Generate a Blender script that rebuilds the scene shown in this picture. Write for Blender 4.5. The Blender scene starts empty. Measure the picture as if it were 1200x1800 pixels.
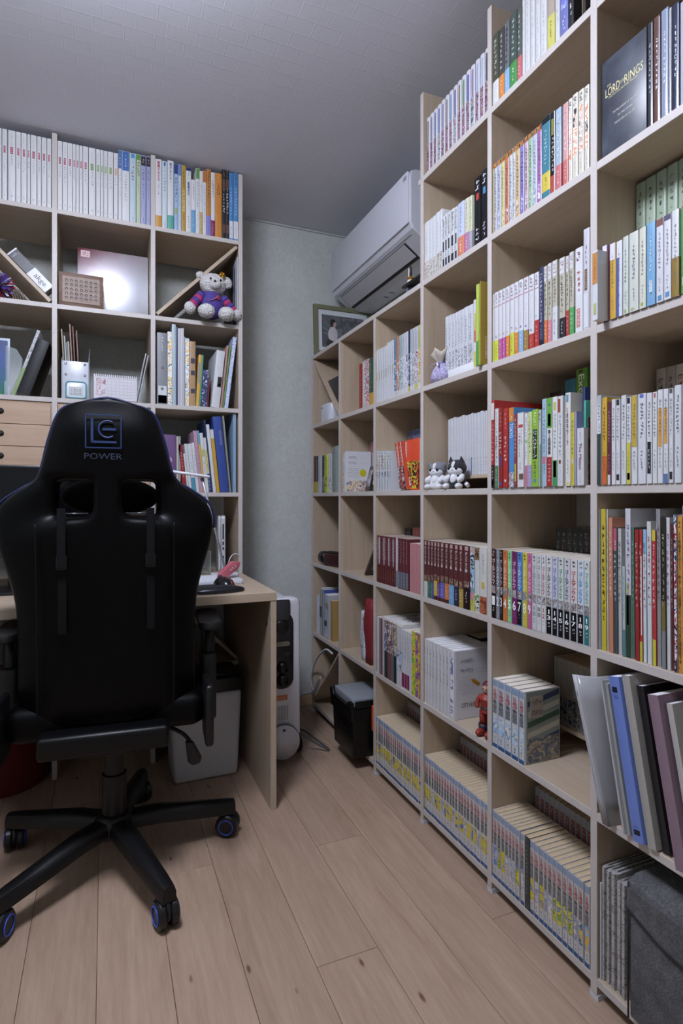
import bpy, bmesh, math, random
from mathutils import Vector, Matrix, Euler
random.seed(7)
SC = bpy.context.scene
COL = SC.collection
PI = math.pi

# ---------------------------------------------------------------- camera
F_PX, YAW, HORIZON, CAMZ = 998.1, 0.3953, 876.2, 1.05     # focal length in px of the 1200x1800 frame, yaw, horizon row, eye height
cd = bpy.data.cameras.new('camera'); cam = bpy.data.objects.new('camera', cd); COL.objects.link(cam)
cd.sensor_fit = 'VERTICAL'; cd.sensor_height = 36.0; cd.sensor_width = 24.0
cd.lens = F_PX / 1800 * 36.0
cd.shift_y = -(900 - HORIZON) / 1800
cd.clip_start = 0.02
cam.location = (0, 0, CAMZ); cam.rotation_euler = (PI / 2, 0, -YAW)
SC.camera = cam

# ---------------------------------------------------------------- world, exposure
w = bpy.data.worlds.new('world'); SC.world = w; w.use_nodes = True
w.node_tree.nodes['Background'].inputs[0].default_value = (0.6, 0.65, 0.8, 1)
w.node_tree.nodes['Background'].inputs[1].default_value = 0.05
vs = SC.view_settings
vs.view_transform = 'Standard'; vs.look = 'None'; vs.gamma = 1.0; vs.use_curve_mapping = False
vs.exposure = 0.0
LAMP = (-0.12, 1.02, 2.36)       # centre of the round ceiling lamp
LAMP_POWER = 66.5

# ---------------------------------------------------------------- pixel <-> place helpers
CY, SY = math.cos(YAW), math.sin(YAW)
def ray(u, v):
    k = (u - 600) / F_PX
    return (k * CY + SY, -k * SY + CY, (HORIZON - v) / F_PX)
def onx(u, v, x):
    d = ray(u, v); t = x / d[0]; return Vector((x, d[1] * t, CAMZ + d[2] * t))
def ony(u, v, y):
    d = ray(u, v); t = y / d[1]; return Vector((d[0] * t, y, CAMZ + d[2] * t))
def onz(u, v, z):
    d = ray(u, v); t = (z - CAMZ) / d[2]; return Vector((d[0] * t, d[1] * t, z))
def height_at(p, v):          # world z of image row v above the plan point p
    return CAMZ + (HORIZON - v) / F_PX * (p[0] * SY + p[1] * CY)

# ---------------------------------------------------------------- materials
MATS = {}
def lin(c):
    return tuple((x / 12.92 if x <= 0.04045 else ((x + 0.055) / 1.055) ** 2.4) for x in c)
def rgb(c):
    if isinstance(c, str):
        c = c.lstrip('#'); c = tuple(int(c[i:i + 2], 16) / 255 for i in (0, 2, 4))
    return lin(c) + (1.0,)
def M(c, rough=0.5, metal=0.0, spec=0.5, **kw):
    key = ('plain', str(c), rough, metal, spec, tuple(sorted(kw.items())))
    if key in MATS: return MATS[key]
    m = bpy.data.materials.new('plain'); m.use_nodes = True
    b = m.node_tree.nodes['Principled BSDF']
    b.inputs['Base Color'].default_value = rgb(c); b.inputs['Roughness'].default_value = rough
    b.inputs['Metallic'].default_value = metal; b.inputs['Specular IOR Level'].default_value = spec
    if 'alpha' in kw: b.inputs['Alpha'].default_value = kw['alpha']
    if 'trans' in kw: b.inputs['Transmission Weight'].default_value = kw['trans']
    if 'coat' in kw: b.inputs['Coat Weight'].default_value = kw['coat']
    if 'sheen' in kw: b.inputs['Sheen Weight'].default_value = kw['sheen']
    MATS[key] = m
    return m
class NT:
    def __init__(s, name):
        s.m = bpy.data.materials.new(name); s.m.use_nodes = True
        s.t = s.m.node_tree; s.b = s.t.nodes['Principled BSDF']
    def n(s, kind, **kw):
        x = s.t.nodes.new('ShaderNode' + kind)
        for k, v in kw.items():
            if k in x.inputs: x.inputs[k].default_value = v
            else: setattr(x, k, v)
        return x
    def l(s, a, ao, b, bi): s.t.links.new(a.outputs[ao], b.inputs[bi])
    def ramp(s, stops, interp='LINEAR'):
        r = s.n('ValToRGB'); e = r.color_ramp.elements; r.color_ramp.interpolation = interp
        while len(e) < len(stops): e.new(0.5)
        for i, (p, c) in enumerate(stops): e[i].position = p; e[i].color = rgb(c)
        return r
    def bump(s, src, out, strength, dist=0.01):
        bm = s.n('Bump', Strength=strength, Distance=dist)
        s.l(src, out, bm, 'Height'); s.l(bm, 'Normal', s.b, 'Normal')
        return bm
def wood(name, scale, c0, c1, c2, rough=0.45, mscale=1.0):
    k = ('wood', name)
    if k in MATS: return MATS[k]
    a = NT(name); tc = a.n('TexCoord'); mp = a.n('Mapping'); mp.inputs['Scale'].default_value = scale
    oi = a.n('ObjectInfo'); ad = a.n('VectorMath', operation='ADD'); ml = a.n('Math', operation='MULTIPLY'); ml.inputs[1].default_value = 37.0
    a.l(oi, 'Random', ml, 0); a.l(tc, 'Object', ad, 0); a.l(ml, 'Value', ad, 1); a.l(ad, 'Vector', mp, 'Vector')
    nz = a.n('TexNoise', Scale=3.0 * mscale, Detail=5.0, Roughness=0.6, Distortion=0.6); a.l(mp, 'Vector', nz, 'Vector')
    r = a.ramp([(0.3, c0), (0.5, c1), (0.72, c2)]); a.l(nz, 'Fac', r, 'Fac'); a.l(r, 'Color', a.b, 'Base Color')
    a.b.inputs['Roughness'].default_value = rough
    MATS[k] = a.m
    return a.m
WC = ('#ae9b83', '#b5a38d', '#bbaa97')
WOOD_X = wood('pale wood grain along x', (1.0, 14, 14), *WC)
WOOD_Y = wood('pale wood grain along y', (14, 1.0, 14), *WC)
WOOD_Z = wood('pale wood grain along z', (14, 14, 1.0), *WC)
def art(cols, seed=0, scale=60.0, stretch=(1, 1, 1)):
    key = ('art', tuple(cols), seed, scale)
    if key in MATS: return MATS[key]
    a = NT('printed picture'); tc = a.n('TexCoord'); mp = a.n('Mapping'); mp.inputs['Location'].default_value = (seed * 3.7, seed * 1.3, seed * 2.1)
    mp.inputs['Scale'].default_value = stretch
    oi = a.n('ObjectInfo'); ml = a.n('Math', operation='MULTIPLY'); ml.inputs[1].default_value = 11.0
    ad = a.n('VectorMath', operation='ADD'); a.l(oi, 'Random', ml, 0); a.l(tc, 'Object', ad, 0); a.l(ml, 'Value', ad, 1); a.l(ad, 'Vector', mp, 'Vector')
    nz = a.n('TexNoise', Scale=scale, Detail=2.5, Roughness=0.6, Distortion=0.9); a.l(mp, 'Vector', nz, 'Vector')
    n = len(cols); lo, hi = 0.32, 0.68
    r = a.ramp([(0.0 if i == 0 else lo + (hi - lo) * i / n, c) for i, c in enumerate(cols)], 'CONSTANT')
    a.l(nz, 'Fac', r, 'Fac'); a.l(r, 'Color', a.b, 'Base Color'); a.b.inputs['Roughness'].default_value = 0.4
    MATS[key] = a.m
    return a.m
def page_mat(c0, c1):
    key = ('pages', c0, c1)
    if key in MATS: return MATS[key]
    a = NT('paper page edges'); tc = a.n('TexCoord'); mp = a.n('Mapping'); mp.inputs['Scale'].default_value = (3, 900, 3)
    a.l(tc, 'Object', mp, 'Vector')
    nz = a.n('TexNoise', Scale=1.0, Detail=2.0); a.l(mp, 'Vector', nz, 'Vector')
    r = a.ramp([(0.3, c0), (0.7, c1)]); a.l(nz, 'Fac', r, 'Fac'); a.l(r, 'Color', a.b, 'Base Color'); a.b.inputs['Roughness'].default_value = 0.9
    MATS[key] = a.m
    return a.m
PAGES = page_mat('#d9cdb8', '#efe8dc'); PAGES_OLD = page_mat('#b59a74', '#d9c6a6'); PAGES_WHITE = page_mat('#dcdce0', '#f2f2f5')

# ---------------------------------------------------------------- objects
def link(o, parent=None):
    COL.objects.link(o)
    if parent is not None: o.parent = parent
    return o
def tag(o, label=None, cat=None, group=None, kind=None):
    if label: o['label'] = label
    if cat: o['category'] = cat
    if group: o['group'] = group
    if kind: o['kind'] = kind
    return o
def empty(name, loc=(0, 0, 0), rot=(0, 0, 0), label=None, cat=None, group=None):
    o = bpy.data.objects.new(name, None); o.empty_display_size = 0.02
    o.location = loc; o.rotation_euler = rot; link(o); tag(o, label, cat, group)
    return o
def obj(name, me, mat=None, parent=None, loc=(0, 0, 0), rot=(0, 0, 0), smooth=False):
    if mat is not None:
        if not me.materials: me.materials.append(mat)
    if smooth: me.shade_smooth()
    o = bpy.data.objects.new(name, me); o.location = loc; o.rotation_euler = rot
    return link(o, parent)
def mesh(vs_, fs, name='m'):
    me = bpy.data.meshes.new(name); me.from_pydata([tuple(v) for v in vs_], [], fs); me.update()
    return me
def from_bm(bm, smooth=False, angle=None):
    bmesh.ops.recalc_face_normals(bm, faces=bm.faces)
    me = bpy.data.meshes.new('m'); bm.to_mesh(me); bm.free()
    if smooth: me.shade_smooth()
    if angle is not None:
        me.shade_smooth(); me.set_sharp_from_angle(angle=angle)
    return me
def box_me(x0, x1, y0, y1, z0, z1, bev=0.0, seg=2):
    bm = bmesh.new(); add_box(bm, x0, x1, y0, y1, z0, z1)
    if bev: bmesh.ops.bevel(bm, geom=bm.edges[:], offset=bev, segments=seg, affect='EDGES', profile=0.5)
    return from_bm(bm, angle=0.6 if bev else None)
def add_box(bm, x0, x1, y0, y1, z0, z1, mtx=None):
    c = [(x0, y0, z0), (x1, y0, z0), (x1, y1, z0), (x0, y1, z0), (x0, y0, z1), (x1, y0, z1), (x1, y1, z1), (x0, y1, z1)]
    v = [bm.verts.new(mtx @ Vector(p) if mtx else p) for p in c]
    for f in ((0, 3, 2, 1), (4, 5, 6, 7), (0, 1, 5, 4), (1, 2, 6, 5), (2, 3, 7, 6), (3, 0, 4, 7)): bm.faces.new([v[i] for i in f])
    return v
def add_prism(bm, pts, a, b, axis='z', mtx=None):     # polygon extruded from a to b along an axis; pts are the two other coordinates
    def P(p, t):
        q = {'z': (p[0], p[1], t), 'x': (t, p[0], p[1]), 'y': (p[0], t, p[1])}[axis]
        return mtx @ Vector(q) if mtx else q
    A = [bm.verts.new(P(p, a)) for p in pts]; B = [bm.verts.new(P(p, b)) for p in pts]; n = len(pts)
    bm.faces.new(A[::-1]); bm.faces.new(B)
    for i in range(n): bm.faces.new((A[i], A[(i + 1) % n], B[(i + 1) % n], B[i]))
def add_lathe(bm, prof, n=24, cap=True, mtx=None):   # prof: (r, z)
    rings = []
    for r, z in prof:
        rings.append([bm.verts.new((mtx or Matrix()) @ Vector((r * math.cos(2 * PI * i / n), r * math.sin(2 * PI * i / n), z))) for i in range(n)])
    for a, b in zip(rings, rings[1:]):
        for i in range(n): bm.faces.new((a[i], a[(i + 1) % n], b[(i + 1) % n], b[i]))
    if cap: bm.faces.new(rings[0][::-1]); bm.faces.new(rings[-1])
def add_tube(bm, pts, rad, n=8, closed=False, flat=1.0, up=None):
    pts = [Vector(p) for p in pts]; m = len(pts)
    rr = rad if isinstance(rad, (list, tuple)) else [rad] * m
    rings = []; prev = None
    for i, p in enumerate(pts):
        a = pts[(i - 1) % m] if (closed or i > 0) else p
        b = pts[(i + 1) % m] if (closed or i < m - 1) else p
        t = (b - a).normalized()
        if prev is None:
            ref = Vector(up) if up else (Vector((0, 0, 1)) if abs(t.z) < 0.9 else Vector((1, 0, 0)))
            s = t.cross(ref).normalized()
        else:
            s = prev - t * prev.dot(t); s.normalize()
        prev = s; q = s.cross(t)
        rings.append([bm.verts.new(p + (s * math.cos(2 * PI * k / n) + q * math.sin(2 * PI * k / n) * flat) * rr[i]) for k in range(n)])
    pr = list(zip(rings, rings[1:])) + ([(rings[-1], rings[0])] if closed else [])
    for A, B in pr:
        for k in range(n): bm.faces.new((A[k], A[(k + 1) % n], B[(k + 1) % n], B[k]))
    if not closed: bm.faces.new(rings[0][::-1]); bm.faces.new(rings[-1])
def add_ball(bm, c, r, seg=16, rings=10, mtx=None):
    rx, ry, rz = r if isinstance(r, (tuple, list)) else (r, r, r)
    mt = Matrix.Translation(Vector(c)) @ (mtx or Matrix()) @ Matrix.Diagonal((rx, ry, rz, 1))
    bmesh.ops.create_uvsphere(bm, u_segments=seg, v_segments=rings, radius=1.0, matrix=mt)
def tube_me(pts, rad, n=8, closed=False, flat=1.0, up=None):
    bm = bmesh.new(); add_tube(bm, pts, rad, n, closed, flat, up); return from_bm(bm, smooth=True)
def lathe_me(prof, n=24, mtx=None, angle=0.7):
    bm = bmesh.new(); add_lathe(bm, prof, n, mtx=mtx); return from_bm(bm, angle=angle)
def ball_me(c, r, seg=16, rings=10, mtx=None):
    bm = bmesh.new(); add_ball(bm, c, r, seg, rings, mtx); return from_bm(bm, smooth=True)
def prism_me(pts, a, b, axis='z', bev=0.0, seg=2, angle=0.6):
    bm = bmesh.new(); add_prism(bm, pts, a, b, axis)
    bmesh.ops.recalc_face_normals(bm, faces=bm.faces)
    if bev: bmesh.ops.bevel(bm, geom=bm.edges[:], offset=bev, segments=seg, affect='EDGES', profile=0.5)
    return from_bm(bm, angle=angle)
def arc(c, r, a0, a1, n):
    return [(c[0] + r * math.cos(a0 + (a1 - a0) * i / n), c[1] + r * math.sin(a0 + (a1 - a0) * i / n)) for i in range(n + 1)]
def rrect(x0, x1, y0, y1, r, n=4):
    p = []
    for cx, cy, a in ((x1 - r, y1 - r, 0), (x0 + r, y1 - r, PI / 2), (x0 + r, y0 + r, PI), (x1 - r, y0 + r, 1.5 * PI)): p += arc((cx, cy), r, a, a + PI / 2, n)
    return p
def spline(pts, n=6):       # Catmull-Rom through pts
    pts = [Vector(p) for p in pts]; out = []
    for i in range(len(pts) - 1):
        p0 = pts[max(i - 1, 0)]; p1 = pts[i]; p2 = pts[i + 1]; p3 = pts[min(i + 2, len(pts) - 1)]
        for k in range(n):
            t = k / n
            out.append(0.5 * ((2 * p1) + (-p0 + p2) * t + (2 * p0 - 5 * p1 + 4 * p2 - p3) * t * t + (-p0 + 3 * p1 - 3 * p2 + p3) * t ** 3))
    out.append(pts[-1]); return out
def copy_tree(o, parent=None):
    c = o.copy(); COL.objects.link(c); c.parent = parent
    for ch in list(o.children): copy_tree(ch, c)
    return c

# lettering: every string becomes one unit mesh (1 wide, 1 high), built in one go at the end
TEXT_JOBS = []
def lettering(parent, text, mtx, size, mat, name='title_lettering', vertical=False, squeeze=True):
    """text drawn in the xy plane of mtx, centred in size = (width, height)"""
    TEXT_JOBS.append((parent, text, mtx, size, mat, name, vertical, squeeze))
def flush_text():
    uniq = {}
    for j in TEXT_JOBS: uniq.setdefault((j[1], j[6]), None)
    tmp = {}
    for (t, v) in uniq:
        c = bpy.data.curves.new('txt', 'FONT'); c.resolution_u = 2; c.size = 1.0; c.align_x = 'CENTER'
        if v:
            c.body = '\n'.join(t.replace('ー', '｜')); c.space_line = 0.98; c.offset = 0.014
        else: c.body = t
        o = bpy.data.objects.new('txt', c); COL.objects.link(o); tmp[(t, v)] = o
    dg = bpy.context.evaluated_depsgraph_get(); dg.update()
    for k, o in tmp.items():
        me = bpy.data.meshes.new_from_object(o.evaluated_get(dg), depsgraph=dg)
        if len(me.vertices) == 0: continue
        xs = [p.co.x for p in me.vertices]; ys = [p.co.y for p in me.vertices]
        x0, x1, y0, y1 = min(xs), max(xs), min(ys), max(ys)
        uniq[k] = (me, x1 - x0, y1 - y0)
        for p in me.vertices:
            p.co.x = (p.co.x - (x0 + x1) / 2) / max(x1 - x0, 1e-6); p.co.y = (p.co.y - (y0 + y1) / 2) / max(y1 - y0, 1e-6)
    for o in tmp.values():
        c = o.data; bpy.data.objects.remove(o); bpy.data.curves.remove(c)
    inst = {}
    for parent, t, mtx, size, mat, name, v, squeeze in TEXT_JOBS:
        u = uniq[(t, v)]
        if u is None: continue
        key = (t, v, mat.name)
        if key not in inst:
            me = u[0].copy(); me.materials.clear(); me.materials.append(mat); inst[key] = me
        w_, h_ = size
        if not squeeze:
            s = min(w_ / u[1], h_ / u[2]); w_, h_ = s * u[1], s * u[2]
        o = bpy.data.objects.new(name, inst[key]); link(o, parent)
        o.matrix_local = mtx @ Matrix.Diagonal((w_, h_, 1, 1))
# small print that the photograph does not let one read: rows of little strokes
STROKES = {}
def strokes_me(n, seed, horiz=False):
    key = (n, seed, horiz)
    if key in STROKES: return STROKES[key]
    rnd = random.Random(n * 31 + seed); v, f = [], []
    def q(x0, x1, y0, y1):
        b = len(v)
        if horiz: v.extend([(y0, -x1, 0), (y1, -x1, 0), (y1, -x0, 0), (y0, -x0, 0)])
        else: v.extend([(x0, y0, 0), (x1, y0, 0), (x1, y1, 0), (x0, y1, 0)])
        f.append((b, b + 1, b + 2, b + 3))
    h = 1.0 / n
    for i in range(n):
        yb = 0.5 - (i + 1) * h + 0.08 * h; yt = 0.5 - i * h - 0.08 * h
        for k in range(rnd.choice((1, 2, 3))):
            yy = yb + (yt - yb) * rnd.uniform(0.1, 0.85); a, b = sorted((rnd.uniform(-.5, .1), rnd.uniform(0, .5)))
            q(a, max(b, a + .35), yy, yy + 0.13 * (yt - yb))
        for k in range(rnd.choice((1, 1, 2))):
            xx = rnd.uniform(-.45, .35); a = yb + (yt - yb) * rnd.uniform(0, .4)
            q(xx, xx + 0.14, a, yt - (yt - yb) * rnd.uniform(0, .35))
    STROKES[key] = mesh(v, f)
    return STROKES[key]
STROKE_INST = {}
def strokes(parent, n, mtx, size, mat, name='small_print_lettering', seed=None, horiz=False):
    seed = random.randrange(4) if seed is None else seed
    key = (n, seed, horiz, mat.name)
    if key not in STROKE_INST:
        me = strokes_me(n, seed, horiz).copy(); me.materials.append(mat); STROKE_INST[key] = me
    o = bpy.data.objects.new(name, STROKE_INST[key]); link(o, parent)
    o.matrix_local = mtx @ Matrix.Diagonal((size[0], size[1], 1, 1))
    return o
def frame_mtx(loc, xdir, ydir):
    x = Vector(xdir).normalized(); y = Vector(ydir).normalized(); z = x.cross(y)
    m = Matrix((x, y, z)).transposed().to_4x4(); m.translation = Vector(loc)
    return m

# ---------------------------------------------------------------- the room
XF, Y5, PITCH, T = 0.9477, 0.897, 0.35, 0.0175      # right bookcase: front plane, y of the upright that stands out most, pitch, board
YB, XR = 2.368, 0.5368                                # desk bookcase: front plane, right outer side
WALL_Y, WALL_X, CEIL = 2.735, 1.275, 2.42
ROOM_X0, ROOM_Y0 = -1.45, -1.25
def UY(i): return Y5 + (5 - i) * PITCH
ZS = [None, 2.082, 1.744, 1.403, 1.069, 0.726, 0.3845, 0.0395]     # centre heights of the right bookcase's shelves
ZT = [None] + [z + T / 2 for z in ZS[1:]]
ZL = [None, 2.125, 1.769, 1.418, 1.066]
ZLT = [None] + [z + T / 2 for z in ZL[1:]]
DESK_Z = 0.735

a = NT('sage green textured wallpaper'); tc = a.n('TexCoord')
n1 = a.n('TexNoise', Scale=38.0, Detail=6.0, Roughness=0.65, Distortion=1.5); a.l(tc, 'Object', n1, 'Vector')
n2 = a.n('TexNoise', Scale=6.0, Detail=2.0); a.l(tc, 'Object', n2, 'Vector')
mx = a.n('Mix', data_type='FLOAT'); mx.inputs[0].default_value = 0.3; a.l(n1, 'Fac', mx, 2); a.l(n2, 'Fac', mx, 3)
r = a.ramp([(0.35, '#bcc0bb'), (0.65, '#ccd0cc')]); a.l(mx, 0, r, 'Fac'); a.l(r, 'Color', a.b, 'Base Color')
a.b.inputs['Roughness'].default_value = 0.85; a.bump(n1, 'Fac', 0.35, 0.004); WALLPAPER = a.m

a = NT('white ceiling paper with embossed rectangles'); tc = a.n('TexCoord')
nz = a.n('TexNoise', Scale=160.0, Detail=3.0); a.l(tc, 'Object', nz, 'Vector')
br = a.n('TexBrick', Scale=1.0); br.offset = 0.37; br.offset_frequency = 2; br.squash = 1.0
br.inputs['Brick Width'].default_value = 0.085; br.inputs['Row Height'].default_value = 0.055; br.inputs['Mortar Size'].default_value = 0.0022; br.inputs['Mortar Smooth'].default_value = 0.6
br.inputs['Color1'].default_value = (0.25, 0.25, 0.25, 1); br.inputs['Color2'].default_value = (0.75, 0.75, 0.75, 1); br.inputs['Mortar'].default_value = (0.9, 0.9, 0.9, 1)
a.l(tc, 'Object', br, 'Vector')
br2 = a.n('TexBrick', Scale=1.0); br2.offset = 0.61; br2.inputs['Brick Width'].default_value = 0.051; br2.inputs['Row Height'].default_value = 0.037; br2.inputs['Mortar Size'].default_value = 0.0015
br2.inputs['Color1'].default_value = (0, 0, 0, 1); br2.inputs['Color2'].default_value = (1, 1, 1, 1); br2.inputs['Mortar'].default_value = (0.5, 0.5, 0.5, 1); a.l(tc, 'Object', br2, 'Vector')
gt = a.n('Math', operation='GREATER_THAN'); gt.inputs[1].default_value = 0.72; a.l(br2, 'Color', gt, 0)
mm = a.n('Math', operation='MULTIPLY'); mm.inputs[1].default_value = 0.6; a.l(gt, 0, mm, 0)
ad = a.n('Math', operation='SUBTRACT'); a.l(br, 'Color', ad, 0); a.l(mm, 0, ad, 1)
m2 = a.n('Math', operation='MULTIPLY'); m2.inputs[1].default_value = 0.25; a.l(nz, 'Fac', m2, 0)
a2 = a.n('Math', operation='ADD'); a.l(ad, 0, a2, 0); a.l(m2, 0, a2, 1)
a.b.inputs['Base Color'].default_value = rgb('#d8d9e2'); a.b.inputs['Roughness'].default_value = 0.75
a.bump(a2, 0, 0.22, 0.003); CEILPAPER = a.m

def struct(name, me, mat, smooth=False, **kw):
    o = obj(name, me, mat, smooth=smooth, **kw); o['kind'] = 'structure'; return o
struct('wall_back', box_me(ROOM_X0, WALL_X, WALL_Y, WALL_Y + .08, 0, CEIL), WALLPAPER)['label'] = 'sage green papered wall behind desk bookcase and heater'
struct('wall_right', box_me(WALL_X, WALL_X + .08, ROOM_Y0, WALL_Y + .08, 0, CEIL), WALLPAPER)['label'] = 'sage green papered wall behind tall book-filled bookcase'
struct('wall_left', box_me(ROOM_X0 - .08, ROOM_X0, ROOM_Y0, WALL_Y + .08, 0, CEIL), WALLPAPER)['label'] = 'sage green papered wall opposite the tall bookcase'
struct('wall_front', box_me(ROOM_X0, WALL_X, ROOM_Y0 - .08, ROOM_Y0, 0, CEIL), WALLPAPER)['label'] = 'sage green papered wall facing the desk'
struct('ceiling', box_me(ROOM_X0, WALL_X, ROOM_Y0, WALL_Y, CEIL, CEIL + .06), CEILPAPER)['label'] = 'white papered ceiling with small embossed rectangles'
TRIMM = M('#b9bdbb', 0.5)
struct('trim_1', box_me(ROOM_X0, WALL_X - .001, WALL_Y - .008, WALL_Y - .0005, CEIL - .010, CEIL - .001), TRIMM)['label'] = 'thin pale ceiling trim along the green back wall'
struct('baseboard_back', box_me(ROOM_X0, WALL_X - .001, WALL_Y - .009, WALL_Y - .0005, .001, .06), M('#c9ad8c', .5))['label'] = 'low wooden baseboard along the green back wall'

# floor of maple planks laid towards the back wall
a = NT('maple plank'); tc = a.n('TexCoord'); mp = a.n('Mapping'); mp.inputs['Scale'].default_value = (9, 1.1, 9)
oi = a.n('ObjectInfo'); ml = a.n('Math', operation='MULTIPLY'); ml.inputs[1].default_value = 53.0; ad = a.n('VectorMath', operation='ADD')
a.l(oi, 'Random', ml, 0); a.l(tc, 'Object', ad, 0); a.l(ml, 'Value', ad, 1); a.l(ad, 'Vector', mp, 'Vector')
nz = a.n('TexNoise', Scale=2.2, Detail=6.0, Roughness=0.62, Distortion=1.1); a.l(mp, 'Vector', nz, 'Vector')
r = a.ramp([(0.22, '#9c8069'), (0.42, '#aa917c'), (0.6, '#b09782'), (0.8, '#b99f89')]); a.l(nz, 'Fac', r, 'Fac')
mp2 = a.n('Mapping'); mp2.inputs['Scale'].default_value = (60, 4, 60); a.l(ad, 'Vector', mp2, 'Vector')
nf = a.n('TexNoise', Scale=1.5, Detail=4.0, Roughness=0.7); a.l(mp2, 'Vector', nf, 'Vector')
rf = a.ramp([(0.35, '#d8cfc8'), (0.6, '#ffffff')]); a.l(nf, 'Fac', rf, 'Fac')
mpk = a.n('Mapping'); mpk.inputs['Scale'].default_value = (26, 9, 1); a.l(ad, 'Vector', mpk, 'Vector')
vk = a.n('TexVoronoi', Scale=0.45); a.l(mpk, 'Vector', vk, 'Vector'); rk = a.ramp([(0.0, '#6a4a36'), (0.035, '#8a6a50'), (0.07, '#ffffff')]); a.l(vk, 'Distance', rk, 'Fac')
mxa = a.n('Mix', data_type='RGBA', blend_type='MULTIPLY'); mxa.inputs[0].default_value = 0.35; a.l(r, 'Color', mxa, 6); a.l(rf, 'Color', mxa, 7)
mxb = a.n('Mix', data_type='RGBA', blend_type='MULTIPLY'); mxb.inputs[0].default_value = 0.8; a.l(mxa, 2, mxb, 6); a.l(rk, 'Color', mxb, 7)
hsv = a.n('HueSaturation'); mr = a.n('MapRange'); mr.inputs['To Min'].default_value = 0.93; mr.inputs['To Max'].default_value = 1.07
a.l(oi, 'Random', mr, 'Value'); a.l(mr, 'Result', hsv, 'Value'); a.l(mxb, 2, hsv, 'Color'); a.l(hsv, 'Color', a.b, 'Base Color')
a.b.inputs['Roughness'].default_value = 0.42; a.b.inputs['Specular IOR Level'].default_value = 0.35; PLANK = a.m
fl = struct('floor', box_me(ROOM_X0, WALL_X, ROOM_Y0, WALL_Y, -0.06, -0.0065), M('#4a3526', .8)); fl['label'] = 'pale maple plank floor of the study'
PW = 0.1515; x = 0.1358 - 11 * PW; k = 0
rnd = random.Random(3)
while x < WALL_X:
    xa, xb = max(x, ROOM_X0), min(x + PW, WALL_X)
    if xb - xa > .01:
        y = ROOM_Y0 + (-.2, -1.1, -.65)[k % 3] - rnd.uniform(0, .2)
        while y < WALL_Y:
            ya, yb = max(y, ROOM_Y0), min(y + 1.82, WALL_Y)
            if yb - ya > .02:
                g = .0005
                me = box_me(xa - (xa + xb) / 2 + g, xb - (xa + xb) / 2 - g, (ya - yb) / 2 + g, (yb - ya) / 2 - g, -.0065, 0, bev=.0006, seg=1)
                obj('plank', me, PLANK, fl, ((xa + xb) / 2, (ya + yb) / 2, 0))
            y += 1.82
    x += PW; k += 1

# round ceiling lamp (just above the picture)
lamp = empty('ceiling_lamp', (LAMP[0], LAMP[1], CEIL - .001), label='round white LED ceiling lamp with a domed diffuser', cat='lamp')
obj('base', lathe_me([(.02, -.02), (.20, -.02), (.205, 0.0), (.02, 0.0)], 40), M('#e8e8ea', .4), lamp)
a = NT('lit lamp diffuser'); a.b.inputs['Base Color'].default_value = (0.9, 0.9, 0.9, 1)
a.b.inputs['Emission Color'].default_value = (0.80, 0.845, 1.0, 1); a.b.inputs['Emission Strength'].default_value = LAMP_POWER
obj('diffuser', lathe_me([(.001, -.150), (.10, -.147), (.17, -.138), (.205, -.118), (.218, -.09), (.222, -.03), (.21, -.021), (.001, -.021)], 48), a.m, lamp, smooth=True)

# ---------------------------------------------------------------- bookcases
def board(parent, name, x0, x1, y0, y1, z0, z1, mat, bev=.0008, edge=None):
    cx, cy, cz = (x0 + x1) / 2, (y0 + y1) / 2, (z0 + z1) / 2
    o = obj(name, box_me(x0 - cx, x1 - cx, y0 - cy, y1 - cy, z0 - cz, z1 - cz, bev, 1), mat, parent, (cx, cy, cz))
    if edge is not None:                      # whitish edge tape on the front of the boards
        o.data.materials.append(EDGE_TAPE)
        for p in o.data.polygons:
            if p.normal.dot(Vector(edge)) > .6: p.material_index = 1
    return o
EDGE_TAPE = M('#beb7b2', .45)
def diag_board(parent, p0, p1, t, x0=None, x1=None, y0=None, y1=None, mat=None):
    """slanting board: centre line p0-p1 in the plane of the front, deep along the other axis"""
    a_, b_ = Vector(p0), Vector(p1); d = (b_ - a_).normalized(); n = Vector((-d.y, d.x)) * t / 2
    pts = [a_ + n, a_ - n, b_ - n, b_ + n]
    if x0 is not None: me = prism_me([(p.x, p.y) for p in pts], x0, x1, 'x', .0008, 1)
    else: me = prism_me([(p.x, p.y) for p in pts], y0, y1, 'y', .0008, 1)
    return obj('diagonal_board', me, mat, parent)
bc = empty('bookcase', (XF + .15, UY(3), 0), label='tall pale wood grid bookcase packed with comics along the side wall', cat='bookcase')
OFF = Vector((XF + .15, UY(3), 0))
BX0, BX1 = XF, XF + .30
def bboard(name, x0, x1, y0, y1, z0, z1, mat):
    return board(bc, name, x0 - OFF.x, x1 - OFF.x, y0 - OFF.y, y1 - OFF.y, z0, z1, mat, edge=(-1, 0, 0))
for i in range(7):
    top = 1.7355 if i < 3 else 2.362
    bboard('upright', BX0, BX1, UY(i) - T / 2, UY(i) + T / 2, .012, top, WOOD_Z)
for j in range(1, 8):
    yb_ = UY(0) + T / 2 if j > 1 else UY(3) + T / 2 + .014
    bboard('shelf_board', BX0 + .0006, BX1 - .0006, UY(6) - T / 2, yb_ - .0006, ZS[j] - T / 2, ZS[j] + T / 2, WOOD_Y)
bboard('back_panel', BX1 - .004, BX1, UY(6), UY(0), .03, 1.735, WOOD_Z)
bboard('back_panel', BX1 - .004, BX1, UY(6), UY(3), 1.7355, 2.075, WOOD_Z)
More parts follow.
